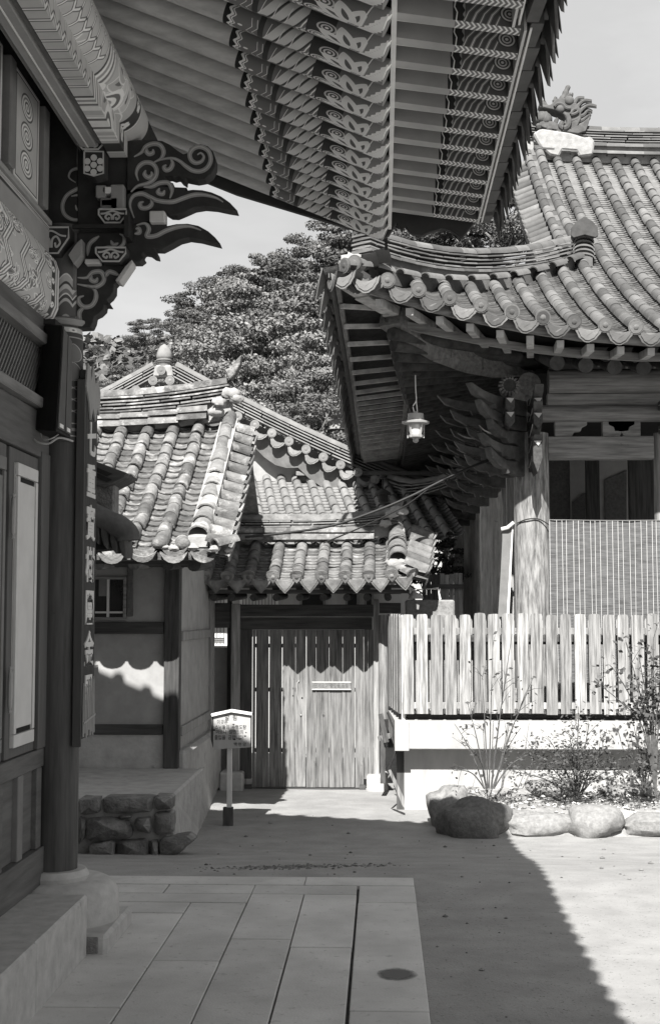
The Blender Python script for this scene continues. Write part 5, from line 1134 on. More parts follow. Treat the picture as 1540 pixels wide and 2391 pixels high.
# timber under the eaves
def under(d): return rise(d) * .92
ZP = 4.70                                      # purlin height
for i in range(12): 
    if i == 0: MB().tube([(XP_ + .22, YP - .0, ZP), (8, YP, ZP)], .155, 20).build('purlin', M_GREYX, A, smooth=50)
box('purlin_bed', M_GREYX, A, XP_ + .2, 8, YP - .06, YP + .06, 4.40, 4.545, bevel=.006); MB().tube([(XP_, YP + .12, ZP), (XP_, 31, ZP)], .15, 16).build('purlin', M_GREYY, A, smooth=50); box('purlin_bed', M_GREYY, A, XP_ - .06, XP_ + .06, YP + .1, 31, 4.40, 4.545, bevel=.006)
M_RUND = wood('blackened_rafter', .03, .08, (3, 3, 3), rnd=.15); M_FLY = wood('flying_rafter_wood', .26, .5, (3, 3, 3), rnd=.2); M_END = mat('painted_lit_end', .36, .46, sc=10)  # round rafters weathered black; the pale end tone paints sunlight
# front: straight part
n = 0
for k in range(24):
    x = 2.05 + .335 * k - .0
    if x > 7.8: break
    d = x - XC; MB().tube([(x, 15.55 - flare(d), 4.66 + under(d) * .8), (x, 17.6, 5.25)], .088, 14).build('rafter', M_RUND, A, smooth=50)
for k in range(27):
    x = -.02 + .345 * k * .98
    if x > 7.8: break
    d = x - XC; ye = YE - flare(d); zz = 4.70 + rise(d); xb = x + (0.55 * (1 - d / 3) if d < 3 else 0)
    fr_ = MB().bar((x, ye + .16, zz + .035), (xb, ye + 1.5, zz + .14 - .10 * rise(d)), .085, .09).build('flying_rafter', M_FLY, A, bevel=.004)
    MB().bar((x, ye + .152, zz + .035), (x, ye + .159, zz + .0353), .075, .08).build('painted_end_light', M_END, fr_)  # pale slip paints sunlight on the rafter end
# curved boards over the rafter ends (front)
def ribbon_path(name, pts, w, h, m): 
    b = MB()
    for p, q_ in zip(pts[:-1], pts[1:]): b.bar(p, q_, w, h)
    return b.build(name, m, A)
fx = [XC + .05, -.2, .1, .5, 1, 1.6, 2.2, 3, 4, 6, 8]
def strip(name, f, hs, m, xs_=fx, ext=(0, .05, 0)):
    P = [f(x) for x in xs_]; MB().prism([p for p in P] + [p + Vector((0, 0, hs)) for p in P[::-1]], ext).build(name, m, A)
def sstrip(name, f, hs, m, vs_, ext):
    b = MB(); P = [f(x) for x in vs_]
    for p, q_ in zip(P[:-1], P[1:]): 
        b.add([p, q_, q_ + Vector((0, 0, hs)), p + Vector((0, 0, hs)), p + Vector(ext), q_ + Vector(ext), q_ + Vector(ext) + Vector((0, 0, hs)), p + Vector(ext) + Vector((0, 0, hs))], [(0, 1, 2, 3), (4, 7, 6, 5), (0, 4, 5, 1), (3, 2, 6, 7)])
    return b.build(name, m, A)
sstrip('eave_board', lambda x: Vector((x, YE - flare(x - XC) + .10, 4.79 + rise(x - XC))), .10, M_GREYX, fx, (0, .05, 0))
sstrip('rafter_board', lambda x: Vector((x, YE - flare(x - XC) + .62 + .25 * rise(x - XC), 4.72 + rise(x - XC) * .86)), .09, M_GREYX, [.3, .7, 1.2, 1.7, 2.2, 3, 4, 6, 8], (0, .06, 0))
# soffit decks
def deck(name, f, us, vs, m): 
    b = MB(); n = len(us); b.v = [tuple(f(u, v)) for v in vs for u in us]
    b.v += [tuple(f(u, v) + Vector((0, 0, .03))) for v in vs for u in us]; k = n * len(vs)
    for j in range(len(vs) - 1):
        for i in range(n - 1): a = j * n + i; b.f += [(a, a + n, a + n + 1, a + 1), (k + a, k + a + 1, k + a + n + 1, k + a + n)]
    return b.build(name, m, A, smooth=30)
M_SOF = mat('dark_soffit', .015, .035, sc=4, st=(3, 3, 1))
def FU(x, k):                                  # front soffit: from eave board to purlin
    d = x - XC; y0 = YE - flare(d) + .12; y1 = max(y0 + .05, min(YP + .8, hipY(x) - .02)); y = y0 + (y1 - y0) * k; tt = y - YE
    return Vector((x, y, 4.86 + rise(d) * max(0, 1 - max(0, tt) / 4.0) + .16 * max(0, tt)))
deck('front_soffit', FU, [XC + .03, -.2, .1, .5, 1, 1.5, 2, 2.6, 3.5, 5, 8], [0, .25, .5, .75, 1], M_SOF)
def LU(y, k):
    d = min(y - 14.48, YBK - y); d = max(d, 0); x0 = XL - flare(d) * .4 + .10; x1 = max(x0 + .05, min(XP_ + .6, XC + (y - 14.48) / KH, XC + (YBK - y) / KH)); x = x0 + (x1 - x0) * k; tt = x - XL
    return Vector((x, y, 4.86 + rise(d) * max(0, 1 - max(0, tt) / 3.2) + .19 * max(0, tt)))
ysd = [14.52, 14.8, 15.2, 15.8, 16.5, 17.5, 19, 21, 24, 27, 29.2, 30.2, 31, 31.6, 32.1, 32.55]
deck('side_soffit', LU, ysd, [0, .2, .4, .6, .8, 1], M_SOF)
# corner rafter: great curved beam with a second one on its back
def hipU(x, dz=0): d = x - XC; return Vector((x, hipY(x), 4.86 + rise(d) * .92 + .17 * max(0, hipY(x) - YE) + dz))
cr_ = [(1.95, 17.72, 4.98), (1.55, 17.1, 4.86), (1.15, 16.55, 4.83), (.75, 16.1, 4.89), (.35, 15.62, 5.03), (.12, 15.32, 5.14)]
b = MB()
for p, q_ in zip(cr_[:-1], cr_[1:]): b.bar(Vector(p) + Vector((0, 0, .16)), Vector(q_) + Vector((0, 0, .16)), .30, .34)
b.build('corner_rafter', M_GREYY, A, kind='stuff' if False else None, bevel=.006)
c2 = [(.55, 15.86, 5.22), (.1, 15.25, 5.28), (-.2, 14.84, 5.38), (-.38, 14.60, 5.46)]
b = MB()
for p, q_ in zip(c2[:-1], c2[1:]): b.bar(Vector(p) + Vector((0, 0, .10)), Vector(q_) + Vector((0, 0, .08)), .20, .24)
b.build('upper_corner_rafter', M_FLY, A, bevel=.006)
cr2 = [(1.9, 30.4, 5.0), (1.2, 31.0, 4.85), (.5, 31.7, 4.98), (.0, 32.2, 5.2)]
b = MB()
for p, q_ in zip(cr2[:-1], cr2[1:]): b.bar(Vector(p), Vector(q_), .3, .34)
b.build('corner_rafter', M_GREYY, A)
# side flying rafters and rafters (fan out at the corners)
for k in range(40):
    y = 14.95 + .47 * k
    if y > 32.2: break
    d = min(y - 14.48, YBK - y); x0 = XL - flare(d) * .4 + .16; zz = 4.70 + rise(d); w1 = min(.95, .25 + d * .5)
    fan = .5 * max(0, 1 - d / 3) * (1 if y < 23 else -1)
    MB().bar((x0, y, zz + .05), (x0 + w1, y + fan, zz + .17 - .10 * rise(d)), .06, .05).build('flying_rafter', M_FLY, A)
for k in range(52):
    y = 15.35 + .325 * k
    if y > 31.8: break
    d = min(y - 14.48, YBK - y); f = max(0, 1 - d / 4.2); f3 = max(0, 1 - d / 8) * 1.9; e = Vector((.40 - .35 * f, y, 4.70 + .85 * rise(d))); i_ = Vector((XP_ + .2, y + (f * 2.0 if y < 23 else -f3 * 1.6), 5.08))
    if d < 1.2: i_ = e.lerp(i_, .35 + d * .4)
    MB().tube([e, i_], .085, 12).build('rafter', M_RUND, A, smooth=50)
sstrip('rafter_board', lambda y: Vector((.33 - .35 * max(0, 1 - min(y - 14.48, YBK - y) / 4.2), y, 4.80 + rise(min(y - 14.48, YBK - y)) * .86)), .08, M_GREYY, [15.3, 15.8, 16.5, 17.5, 19, 22, 26, 29, 30, 31, 31.8], (.06, 0, 0))
sstrip('eave_board', lambda y: Vector((XL - flare(min(y - 14.48, YBK - y)) * .4 + .12, y, 4.79 + rise(min(y - 14.48, YBK - y)))), .10, M_GREYY, ysd, (.05, 0, 0))
# pillars
def pillar(x, y, r, m=M_PILL, z0=-.1, z1=4.05, n=24, nm='pillar'): 
    b = MB(); b.tube([(x, y, z0), (x, y, 1.5), (x, y, 3), (x, y, z1)], [r * 1.04, r * 1.02, r, r * .96], n); return b.build(nm, m, A, smooth=50)
pillar(XP_, YP, .222); pillar(3.47, YP, .09, M_GREYW, nm='square_post'); pillar(5.6, YP, .21)
M_GP = wood('brightened_pillar', .3, .58, (8, 8, 1.2), blotch=(.05, 2.5, .64, .05))  # paler copy of the pillar wood, brightens the rear pillars in shade
pillar(XP_, 22.9, .20, M_GP); pillar(XP_, 29.2, .20, M_GP); pillar(XP_ - .05, 26.6, .19, M_GP)
box('square_post', M_GREYW, A, px(1172, 19.8), px(1199, 19.8), 19.75, 19.92, -.1, pz(1000, 19.8), bevel=.01); box('square_post', M_GP, A, px(1060, 27.5), px(1083, 27.5), 27.4, 27.6, -.1, pz(1150, 27.5), bevel=.01)
box('square_post', M_GP, A, px(1121, 22.5), px(1148, 22.5), 22.4, 22.6, -.1, pz(1120, 22.5), bevel=.01)
# head beams
box('lintel', M_GREYX, A, XP_ + .2, 3.38, YP - .07, YP + .07, pz(1075, YP), pz(1021, YP), bevel=.01); box('lintel', M_GREYX, A, 3.57, 8, YP - .07, YP + .07, pz(1075, YP), pz(1021, YP), bevel=.01); MB().tube([(XP_ - .1, YP - .02, 4.30), (8, YP - .02, 4.30)], .11, 16).build('tie_beam', M_GREYX, A, smooth=50)
MB().tube([(XP_, YP, 3.9), (XP_, 31, 3.9)], .12, 14).build('tie_beam', M_GREYY, A, smooth=50)
box('inner_post', M_GREYW, A, px(1182, 17.6), px(1200, 17.6), 17.55, 17.68, -.1, 4.0, bevel=.006)
# carved lintel brackets between purlin bed and tie beam
for x, s in ((2.16, 1), (3.22, -1), (3.78, 1), (2.75, 1)):
    pts = [(0, 0), (.50, 0), (.50, -.06), (.42, -.10), (.40, -.16), (.30, -.17), (.26, -.25), (.14, -.26), (.08, -.34), (0, -.36)]
    MB().prism([(x + s * a * .8, YP - .05, 4.20 + b_ * .8) for a, b_ in pts], (0, .1, 0)).build('carved_bracket', M_GREYX, A, bevel=.006)
# ox-tongue brackets on the pillars, pointing outwards
tong = [[(.0, 0), (.55, .0), (.80, .06), (1.02, .17), (.92, -.02), (.74, -.12), (.60, -.16), (.58, -.24), (.50, -.20), (.42, -.26), (.30, -.24), (.22, -.30), (0, -.30)],
        [(0, 0), (.45, -.02), (.66, .05), (.86, .20), (.80, .0), (.64, -.14), (.48, -.18), (.46, -.27), (.36, -.22), (.26, -.28), (0, -.28)],
        [(0, 0), (.34, -.02), (.52, .04), (.66, .16), (.62, -.02), (.50, -.14), (.38, -.18), (.34, -.26), (.22, -.24), (.12, -.32), (0, -.34)]]
M_TON = wood('bracket_timber', .05, .12, (3, 3, 3)); M_TIP = wood('painted_edge_light', .3, .5, (5, 5, 5))
def tongue_set(x, y, ang, sc=1.0, zs=(4.44, 4.24, 4.05, 3.86, 3.68), rs=.15):
    dr = Vector((math.cos(ang), math.sin(ang), 0)); sd = Vector((-dr.y, dr.x, 0))
    for z, pts in zip(zs, (tong * 2)[:len(zs)]):
        pts = [(a_ * (1.0 if z > 4 else .8), b_ * .62) for a_, b_ in pts]
        P = [Vector((x, y, z)) + dr * (rs + a * sc) + Vector((0, 0, b_ * sc)) - sd * .055 for a, b_ in pts]
        o = MB().prism(P, sd * .11).build('ox_tongue_bracket', M_TON, A, bevel=.008)
        P = cat_rom([Vector((x, y, z)) + dr * (rs + a * sc * (1.0 if z > 4 else .8)) + Vector((0, 0, b_ * sc)) - sd * .058 for a, b_ in ((.12, -.09), (.3, -.11), (.5, -.06), (.66, -.03), (.76, .02))], 4)
        MB().ribbon(P, .016, -sd, .008, True).build('painted_lit_line', M_TIP, o)  # raised pale ribbon paints light along the bracket edge
for y in (YP, 18.3, 19.8, 21.4, 22.9, 24.5, 26.1, 27.6, 29.2): tongue_set(XP_, y, math.pi, 1.0 if y < 17 else .9)
tongue_set(XP_, YP, math.radians(227), 1.05); tongue_set(XP_, YP, math.radians(270), .78)
tongue_set(3.47, YP, math.radians(270), .6, (4.42, 4.12)); tongue_set(5.6, YP, math.radians(270), .7)
# round beam nose with a petalled rim above the corner bracket
c = at(1190, 898, YP - .55); b = MB()
MB().tube([(c.x, YP - .5, c.z), (c.x, YP - .1, c.z)], .088, 18).build('beam_nose', M_DKY, A, smooth=50)
for k in range(16): a = k * math.pi / 8; MB().bar((c.x + .085 * math.cos(a), YP - .52, c.z + .085 * math.sin(a)), (c.x + .125 * math.cos(a), YP - .46, c.z + .125 * math.sin(a)), .024, .02, (0, 1, 0)).build('nose_petal', M_GREYX, A)
for u, v in ((1190, 935), (1255, 935), (1190, 968), (1255, 970), (1254, 1035)):
    c = at(u, v, YP - .75); hgt = .16 if v < 1000 else .36
    MB().add([c + Vector((-.055, 0, .03)), c + Vector((.055, 0, .03)), c + Vector((.06, .0, -hgt * .5)), c + Vector((.0, .0, -hgt)), c + Vector((-.05, 0, -hgt * .6)), c + Vector((-.055, .45, .05)), c + Vector((.055, .45, .05)), c + Vector((.06, .45, -hgt * .5)), c + Vector((0, .45, -hgt)), c + Vector((-.05, .45, -hgt * .6)), c + Vector((0, .05, .07))],
             [(0, 4, 3, 2, 1), (0, 5, 9, 4), (4, 9, 8, 3), (3, 8, 7, 2), (2, 7, 6, 1), (0, 1, 10), (1, 6, 10), (5, 0, 10)]).build('bracket_nose', M_TON if False else M_DKY, A, bevel=.006)
    MB().prism([c + Vector((-.045, -.004, .03)), c + Vector((.05, -.004, .03)), c + Vector((.01, -.004, -.03))], (0, -.01, 0)).build('painted_lit_facet', M_END, A)  # pale triangle paints light on the bracket nose
# inside of the pavilion
box('floor', M_GREYX, A, XP_ - .3, 8, YP - .2, 31, .75, .9); box('back_wall', M_BRNW, A, 2.2, 8, 23.4, 23.5, .9, 4.6)
M_INP = mat('inner_plaster', .30, .36, sc=5, bump=.1)
for u0, u1, v0, v1 in ((1329, 1366, 1077, 1300), (1396, 1466, 1000, 1300), (1285, 1326, 1077, 1300)):
    if u0 > 1300: box('wall_panel', M_INP, A, px(u0, 23.4), px(u1, 23.4), 23.36, 23.399, pz(v1, 23.4), pz(v0, 23.4))
for u0, u1, v0, v1 in ((1336, 1366, 1150, 1215), (1412, 1462, 1098, 1215)):
    P = [at(u, v, 23.33) for u, v in ((u0, v0 + 22), (u1, v0), (u1, v1), (u0, v1))]; MB().prism([(p.x, 23.33, p.z) for p in P], (0, .025, 0)).build('inner_shutter', M_BRNW, A)
box('inner_wall_post', M_DKW, A, px(1366, 23), px(1396, 23), 22.9, 23.05, .9, 4.6); box('inner_wall_post', M_DKW, A, px(1466, 22), px(1520, 22), 21.9, 22.1, .9, 4.6)
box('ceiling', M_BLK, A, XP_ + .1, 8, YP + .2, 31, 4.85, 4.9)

# woven blind and cloth
BL = thing('woven_blind', (2.6, YP - .1, 1.2), 'thin woven reed blind with pale vertical cords between the pavilion pillars', 'blind')
M_BL = bpy.data.materials.new('gauze'); M_BL.use_nodes = True; t_ = M_BL.node_tree; bs = t_.nodes['Principled BSDF']; bs.inputs['Roughness'].default_value = .9
g_ = N(t_, 'ShaderNodeNewGeometry'); m_ = N(t_, 'ShaderNodeMapping'); m_.inputs['Scale'].default_value = (6, 6, 120); t_.links.new(g_.outputs['Position'], m_.inputs[0]); n_ = N(t_, 'ShaderNodeTexNoise', ins={'Scale': 1.0, 'Detail': 3.0}); t_.links.new(m_.outputs[0], n_.inputs['Vector'])
r_ = N(t_, 'ShaderNodeMapRange', ins={'From Min': .35, 'From Max': .65, 'To Min': .07, 'To Max': .17}); t_.links.new(n_.outputs[0], r_.inputs[0]); t_.links.new(r_.outputs[0], bs.inputs['Base Color']); bs.inputs['Alpha'].default_value = .82
bx0, bx1 = px(1279, YP - .24), 4.2
def BZ(x): return pz(1216, YP - .24) - .012 * math.sin((x - bx0) * 1.7)
b = MB(); n = 24; 
b.v = [(bx0 + (bx1 - bx0) * i / n, YP - .24 + .01 * math.sin(i * 1.3), z) for z in (0, 1) for i in range(n + 1)]; b.v = [(x, y, BZ(x) if z else .9) for x, y, z in b.v]; b.f = [(i, i + 1, n + 2 + i, n + 1 + i) for i in range(n)]
b.build('cloth', M_BL, BL); b = MB()
for i in range(30): x = bx0 + .02 + i * .068 + random.uniform(-.012, .012); b.tube([(x, YP - .253, BZ(x)), (x + random.uniform(-.01, .01), YP - .258, 1.5), (x, YP - .253, .9)], .0026, 4)
b.build('cords', M_WPNT, BL, kind='stuff'); b = MB(); b.tube([(bx0 + (bx1 - bx0) * i / 12, YP - .25, BZ(bx0 + (bx1 - bx0) * i / 12) + .005) for i in range(13)], .006, 6); b.build('top_rod', M_MID, BL, smooth=True)
b = MB(); b.tube(cat_rom([(XP_ - .20, YP - .13, pz(1222, 16.5)), (XP_ - .08, YP - .235, pz(1214, 16.5)), (XP_ + .06, YP - .235, pz(1214, 16.5)), (bx0 + .02, YP - .2, pz(1228, 16.5))], 5), .008, 5); b.build('tie_cord', M_DKP, BL)
CL = thing('hanging_cloth', (1.55, YP, 1.2), 'narrow grey cloth strip tied beside the corner pillar', 'cloth')
P = [at(u, v, YP + .02) for u, v in ((1172, 1232), (1196, 1222), (1194, 1260), (1188, 1340), (1182, 1440), (1162, 1440), (1168, 1340), (1172, 1260))]; MB().prism([(p.x, YP + .02, p.z) for p in P], (.0, .03, 0)).build('cloth', M_MID, CL)
P = [at(u, v, YP + .0) for u, v in ((1195, 1224), (1198, 1222), (1193, 1330), (1188, 1440), (1182, 1440), (1188, 1340))]; MB().prism([(p.x, YP, p.z) for p in P], (0, .015, 0)).build('painted_lit_hem', M_WPNT, CL)  # white strip paints light along the cloth edge
MB().tube([at(1170, 1236, YP), at(1185, 1232, YP - .02), at(1199, 1220, YP - .04)], .025, 8).build('knot', M_PALE, CL, smooth=True)

# dragon head on the ridge end
DR = thing('dragon_head', (3.1, YR, 10.1), 'dark carved dragon head ornament sitting on the plastered ridge end', 'ridge ornament')
M_DRG = mat('dragon_clay', .07, .12, sc=8, bump=.5, bd=.02)
def dq(x, y, Y=YR): return at((1980 + x * .3377) * .616, (300 + y * .3377) * .616, Y)
def drp(name, pts, y0, th, bev=.03, n=4): P = [dq(x, y) for x, y in pts]; return MB().prism([(p.x, YR + y0, p.z) for p in P], (0, th, 0)).build(name, M_DRG, DR, bevel=bev, smooth=60, seg=2)
drp('skull', [(330, 290), (360, 255), (430, 240), (480, 250), (540, 290), (600, 310), (640, 380), (640, 470), (600, 560), (560, 600), (470, 590), (420, 560), (350, 545), (335, 500), (400, 560), (450, 520), (470, 470), (450, 430), (400, 400), (340, 380), (290, 370), (230, 355), (180, 350), (190, 310), (240, 325), (300, 320)], -.17, .34)
drp('base', [(160, 560), (180, 520), (260, 500), (340, 520), (420, 570), (520, 600), (640, 540), (720, 480), (745, 420), (720, 540), (690, 620), (600, 650), (420, 620), (250, 590)], -.2, .4)
drp('snout', [(170, 330), (180, 280), (210, 250), (250, 255), (265, 300), (300, 320), (280, 345), (220, 345)], -.12, .24)
drp('lower_jaw', [(330, 545), (345, 470), (380, 445), (400, 470), (380, 520), (410, 560), (360, 570)], -.12, .24, .02)
b = MB(); b.tube(cat_rom([dq(440, 245), dq(470, 190), dq(490, 130), dq(515, 70)], 4), [.075] * 4 + [.06] * 4 + [.045] * 4 + [.03], 8); b.build('horn', M_DRG, DR, smooth=True)
b = MB(); b.tube(cat_rom([dq(365, 260), dq(362, 225), dq(375, 195)], 4), [.05] * 4 + [.03] * 4 + [.012], 8); b.build('brow_spike', M_DRG, DR, smooth=True); b = MB(); b.tube(cat_rom([dq(480, 260), dq(490, 200), dq(530, 175), (dq(565, 175))], 4), [.05] * 6 + [.045] * 6 + [.03], 8); b.build('ear', M_DRG, DR, smooth=True)
MB().ball(dq(520, 235, YR - .16), .09, 12, (1, .6, 1)).build('ear_boss', M_DRG, DR, smooth=True)
MB().ball(dq(425, 325, YR - .17), .085, 12, (1, .6, 1)).build('eye', M_DRG, DR, smooth=True)
b = MB(); b.tube(cat_rom([dq(355, 300, YR - .19), dq(390, 272, YR - .2), (dq(440, 275, YR - .2)), dq(490, 320, YR - .2), dq(540, 320, YR - .2)], 4), .028, 6); b.build('brow', M_DRG, DR, smooth=True)
b = MB(); b.tube(cat_rom([dq(540, 390, YR - .2), dq(560, 350, YR - .2), dq(610, 330, YR - .2), dq(620, 360, YR - .2), dq(580, 385, YR - .2), dq(540, 395, YR - .2)], 4), .028, 6); b.build('nostril_roll', M_DRG, DR, smooth=True)
b = MB(); b.tube(cat_rom([dq(500, 400, YR - .18), dq(520, 470, YR - .2), dq(500, 530, YR - .2), dq(450, 545, YR - .2), dq(425, 520, YR - .2), dq(450, 480, YR - .2)], 5), .05, 8); b.build('cheek_roll', M_DRG, DR, smooth=True)
mane = [[(560, 290), (590, 250), (620, 215), (690, 210)], [(590, 330), (640, 270), (690, 240), (775, 245)], [(620, 380), (680, 320), (740, 290), (828, 305)], [(600, 430), (680, 400), (730, 350), (780, 365)], [(570, 480), (660, 460), (730, 410), (765, 390)], [(550, 520), (650, 510), (720, 460), (755, 420)], [(530, 560), (630, 555), (700, 510), (735, 470)]]
for k, P in enumerate(mane):
    for j in (-1, 0, 1):
        Q = cat_rom([dq(x, y + j * 13, YR - .10 + .07 * abs(j)) for x, y in P], 5); m = len(Q); MB().tube(Q, [.045 * (1 - .75 * i / m) for i in range(m)], 7).build('mane_lock', M_DRG, DR, smooth=True)
for x, y, r in ((155, 440, .10), (215, 430, .12), (260, 450, .12), (200, 400, .07), (255, 395, .06)): MB().ball(dq(x, y, YR - .12), r, 10).build('jewel', M_DRG, DR, smooth=True)
for x, y in ((180, 525), (300, 560), (400, 600)): MB().ball(dq(x, y, YR - .2), .06, 8).build('base_boss', M_DRG, DR, smooth=True)

# lamps and cables
LN = thing('hanging_lantern', (.4, 15.9, 3.6), 'pale metal lantern hanging on a wire from the corner rafter', 'lantern')
YL = 15.9; c = at(970, 1000, YL)
def lz(v): return at(970, v, YL).z
MB().lathe([(.075, lz(993)), (.16, lz(989)), (.165, lz(985)), (.10, lz(981)), (.095, lz(966)), (.03, lz(965)), (.02, lz(960))], (c.x, YL, 0), 20).build('cap', M_METAL, LN, smooth=35)
MB().lathe([(.06, lz(1017)), (.085, lz(1005)), (.088, lz(989))], (c.x, YL, 0), 20).build('glass', M_GLASSM, LN, smooth=40)
MB().lathe([(.015, lz(1034)), (.035, lz(1030)), (.035, lz(1024)), (.085, lz(1021)), (.09, lz(1016)), (.05, lz(1015))], (c.x, YL, 0), 16).build('base', M_METAL, LN, smooth=35)
for k in range(5): a = k * 1.2566 + .3; b = MB(); b.tube([(c.x + .105 * math.cos(a), YL + .105 * math.sin(a), lz(990)), (c.x + .10 * math.cos(a), YL + .10 * math.sin(a), lz(1022))], .008, 5); b.build('guard_bar', M_METAL, LN)
b = MB(); b.tube(cat_rom([at(969, 872, YL + .15), at(970, 910, YL), at(971, 935, YL), at(964, 948, YL), at(966, 962, YL)], 5), .007, 5); b.tube([at(971, 935, YL), at(974, 962, YL)], .006, 5); b.build('wire', M_WPNT, LN, smooth=True)
MB().lathe([(.05, 0), (.06, .02), (.02, .05)], at(969, 876, YL + .15), 12).build('ceiling_plate', M_DKP, LN)
L2 = thing('small_lantern', (.02, 22, 3.9), 'small dark lantern hanging beneath the far side eave', 'lantern')
def l2(v): return at(893, v, 21).z
c = at(893, 1160, 21); b = MB(); b.lathe([(.05, l2(1174)), (.075, l2(1172)), (.085, l2(1156)), (.13, l2(1155)), (.12, l2(1150)), (.06, l2(1144)), (.02, l2(1142))], (c.x, 21, 0), 14); b.build('lamp_body', M_DKP, L2, smooth=35); b = MB(); b.tube([at(892, 1112, 21), at(893, 1143, 21)], .012, 6); b.build('lamp_stem', M_DKP, L2)
MB().lathe([(.07, 0), (.03, .06)], at(892, 1117, 21), 10).build('stem_plate', M_DKP, L2)
def cable(label, pts, r=.012):
    b = MB(); P = cat_rom([at(*p) for p in pts], 8); b.tube(P, r, 5); o = b.build('power_cable', M_BLKM, None, smooth=True); return meta(o, label, 'cable')
cable('thick black cable sweeping from the outbuilding roof up to the pavilion brackets', [(572, 1254, 15.9), (680, 1243, 16), (780, 1226, 16.1), (880, 1192, 16.2), (960, 1158, 16.3), (1040, 1118, 16.4), (1100, 1090, 16.5), (1170, 1060, 16.6)], .016)
cable('thinner cable rising from the gate ridge to the pavilion brackets', [(755, 1268, 16.9), (830, 1237, 16.7), (900, 1205, 16.5), (955, 1175, 16.4), (1010, 1135, 16.4), (1060, 1108, 16.4), (1165, 1066, 16.6)], .010)
FRM = thing('distant_roof_corner', (-.9, 36, 5.5), 'pale roof corner with finial far behind the pavilion eave', 'roof corner')
YQ = 36
for i in range(7):
    a_, b_ = at(772 + 5 * i, 1000 + 7 * i, YQ), at(808, 985 + 6 * i, YQ + .4); MB().tube([a_, b_], .10, 8).build('cover_tile', M_RT, FRM, smooth=50)
    P = [at(u, v, YQ) for u, v in ((769 + 5 * i, 1006 + 7 * i), (776 + 5 * i, 1010 + 7 * i), (770 + 4 * i, 1030 + 7 * i))]; MB().prism([(p.x, YQ - .02, p.z) for p in P], (0, .1, 0)).build('eave_tile', M_RT, FRM)
c = at(788, 995, YQ); MB().lathe([(.30, -.1), (.22, .05), (.25, .12), (.15, .2), (.22, .28), (.10, .36), (.14, .42), (.04, .5)], c, 12).build('finial', M_RT, FRM, smooth=50); a_ = at(786, 1000, YQ); box('ridge_stub', M_RT, FRM, a_.x - .3, a_.x + 1.2, YQ + .3, YQ + .7, a_.z - 1.6, a_.z)
MB().box(a_.x - .2, a_.x + 3, YQ + .7, YQ + 4, -.6, a_.z - 1.2).build('house_wall', M_WHITE, FRM)
# ================================================================== FENCE, TERRACE WALL
F = thing('picket_fence', (2, 15.3, .6), 'pale weathered picket fence of round-topped slats along the white terrace wall', 'fence')
YF = 15.3; zt, zb_ = pz(1431, YF), pz(1664, YF)
def slat_mesh(k):
    r = random.Random(k); w = .127 + r.uniform(-.006, .006); b = MB(); P = [(-w / 2, 0), (w / 2, 0)]
    P += [(w / 2 - .0, zt - zb_ - .05)] + [(w / 2 * math.cos(a), zt - zb_ - .05 + .038 * math.sin(a) ** .35 * r.uniform(.85, 1.05)) for a in (.5, 1.0, 1.57, 2.14, 2.64)] + [(-w / 2, zt - zb_ - .05)]
    b.prism([(x, 0, z) for x, z in P], (0, .02, 0)); return b.mesh('slat', M_SLAT)
sm_ = [slat_mesh(k) for k in range(7)]
u = 951; i = 0
while u < 1900:
    obj('slat', sm_[i % 7], F, Matrix.Translation((px(u, YF), YF + random.uniform(-.003, .003), zb_ + random.uniform(-.012, .012))) @ Matrix.Rotation(random.uniform(-.006, .006), 4, 'Y')); u += 33.1; i += 1
for z0, z1 in ((pz(1481, YF), pz(1466, YF)), (pz(1653, YF), pz(1638, YF))): box('rail', M_SLAT, F, px(937, YF), 5.2, YF + .023, YF + .06, z0, z1, bevel=.004)
M_BACK = mat('fence_shadow_board', .05, .09, sc=6)
for z0, z1 in ((pz(1505, YF), pz(1483, YF)),): box('rear_rail', M_DKX, F, px(937, YF), 5.2, YF + .22, YF + .30, z0, z1)
box('rear_slats', M_SLAT, F, px(937, YF), 5.2, YF + .30, YF + .32, pz(1640, YF), pz(1509, YF)) if False else None
u = 960
while u < 1900: obj('rear_slat', sm_[(i * 3) % 7], F, Matrix.Translation((px(u, YF), YF + .34, zb_ - .05))); u += 33.1; i += 1
for u in (940, 1342, 1745): box('fence_post', M_WPNT, F, px(u - 4, YF), px(u + 4, YF), YF + .062, YF + .14, pz(1682, YF), pz(1436, YF), bevel=.004)
for k in range(5):       # the return towards the gate
    p = Vector((px(934, YF), YF, 0)).lerp(Vector((px(906, 16.8), 16.8, 0)), (k + .3) / 5); obj('slat', sm_[k], F, Matrix.Translation((p.x, p.y, zb_)) @ Matrix.Rotation(math.radians(100), 4, 'Z'))
MB().tube([(px(894, 16.9), 16.9, .50), (px(894, 16.9), 16.9, pz(1436, 16.9))], .062, 14).build('corner_log', M_SLAT, F, smooth=50)
TW = thing('terrace_wall', (2, 15.4, -.35), 'white rendered terrace wall with projecting ledge below the picket fence', 'terrace wall')
z1, z0 = pz(1681, YF - .1), pz(1745, YF - .1)
box('ledge', M_WHITE, TW, px(921, YF - .1), 6.2, YF - .15, YF + .65, z0, z1, bevel=.012); box('ledge_end', M_WHITE, TW, px(921, YF - .1) - .006, px(952, YF), YF - .165, YF - .151, z0 - .015, z1 + .012, bevel=.004)
box('lower_wall', M_WHITE, TW, px(941, 15.5), 6.2, YF + .12, YF + .6, -.6, z0 - .001)
box('floor_edge', M_DKX, TW, px(948, 15.6), 6.2, YF + .2, YF + 1.2, z1 + .002, z1 + .09)
MB().prism([(px(921, YF) - .0, YF - .14, z1), (px(905, 16.6), 16.8, z1 + .02), (px(905, 16.6), 16.8, z0 + .08), (px(921, YF), YF - .14, z0)], (.1, 0, 0)).build('ledge_return', M_WHITE, TW)
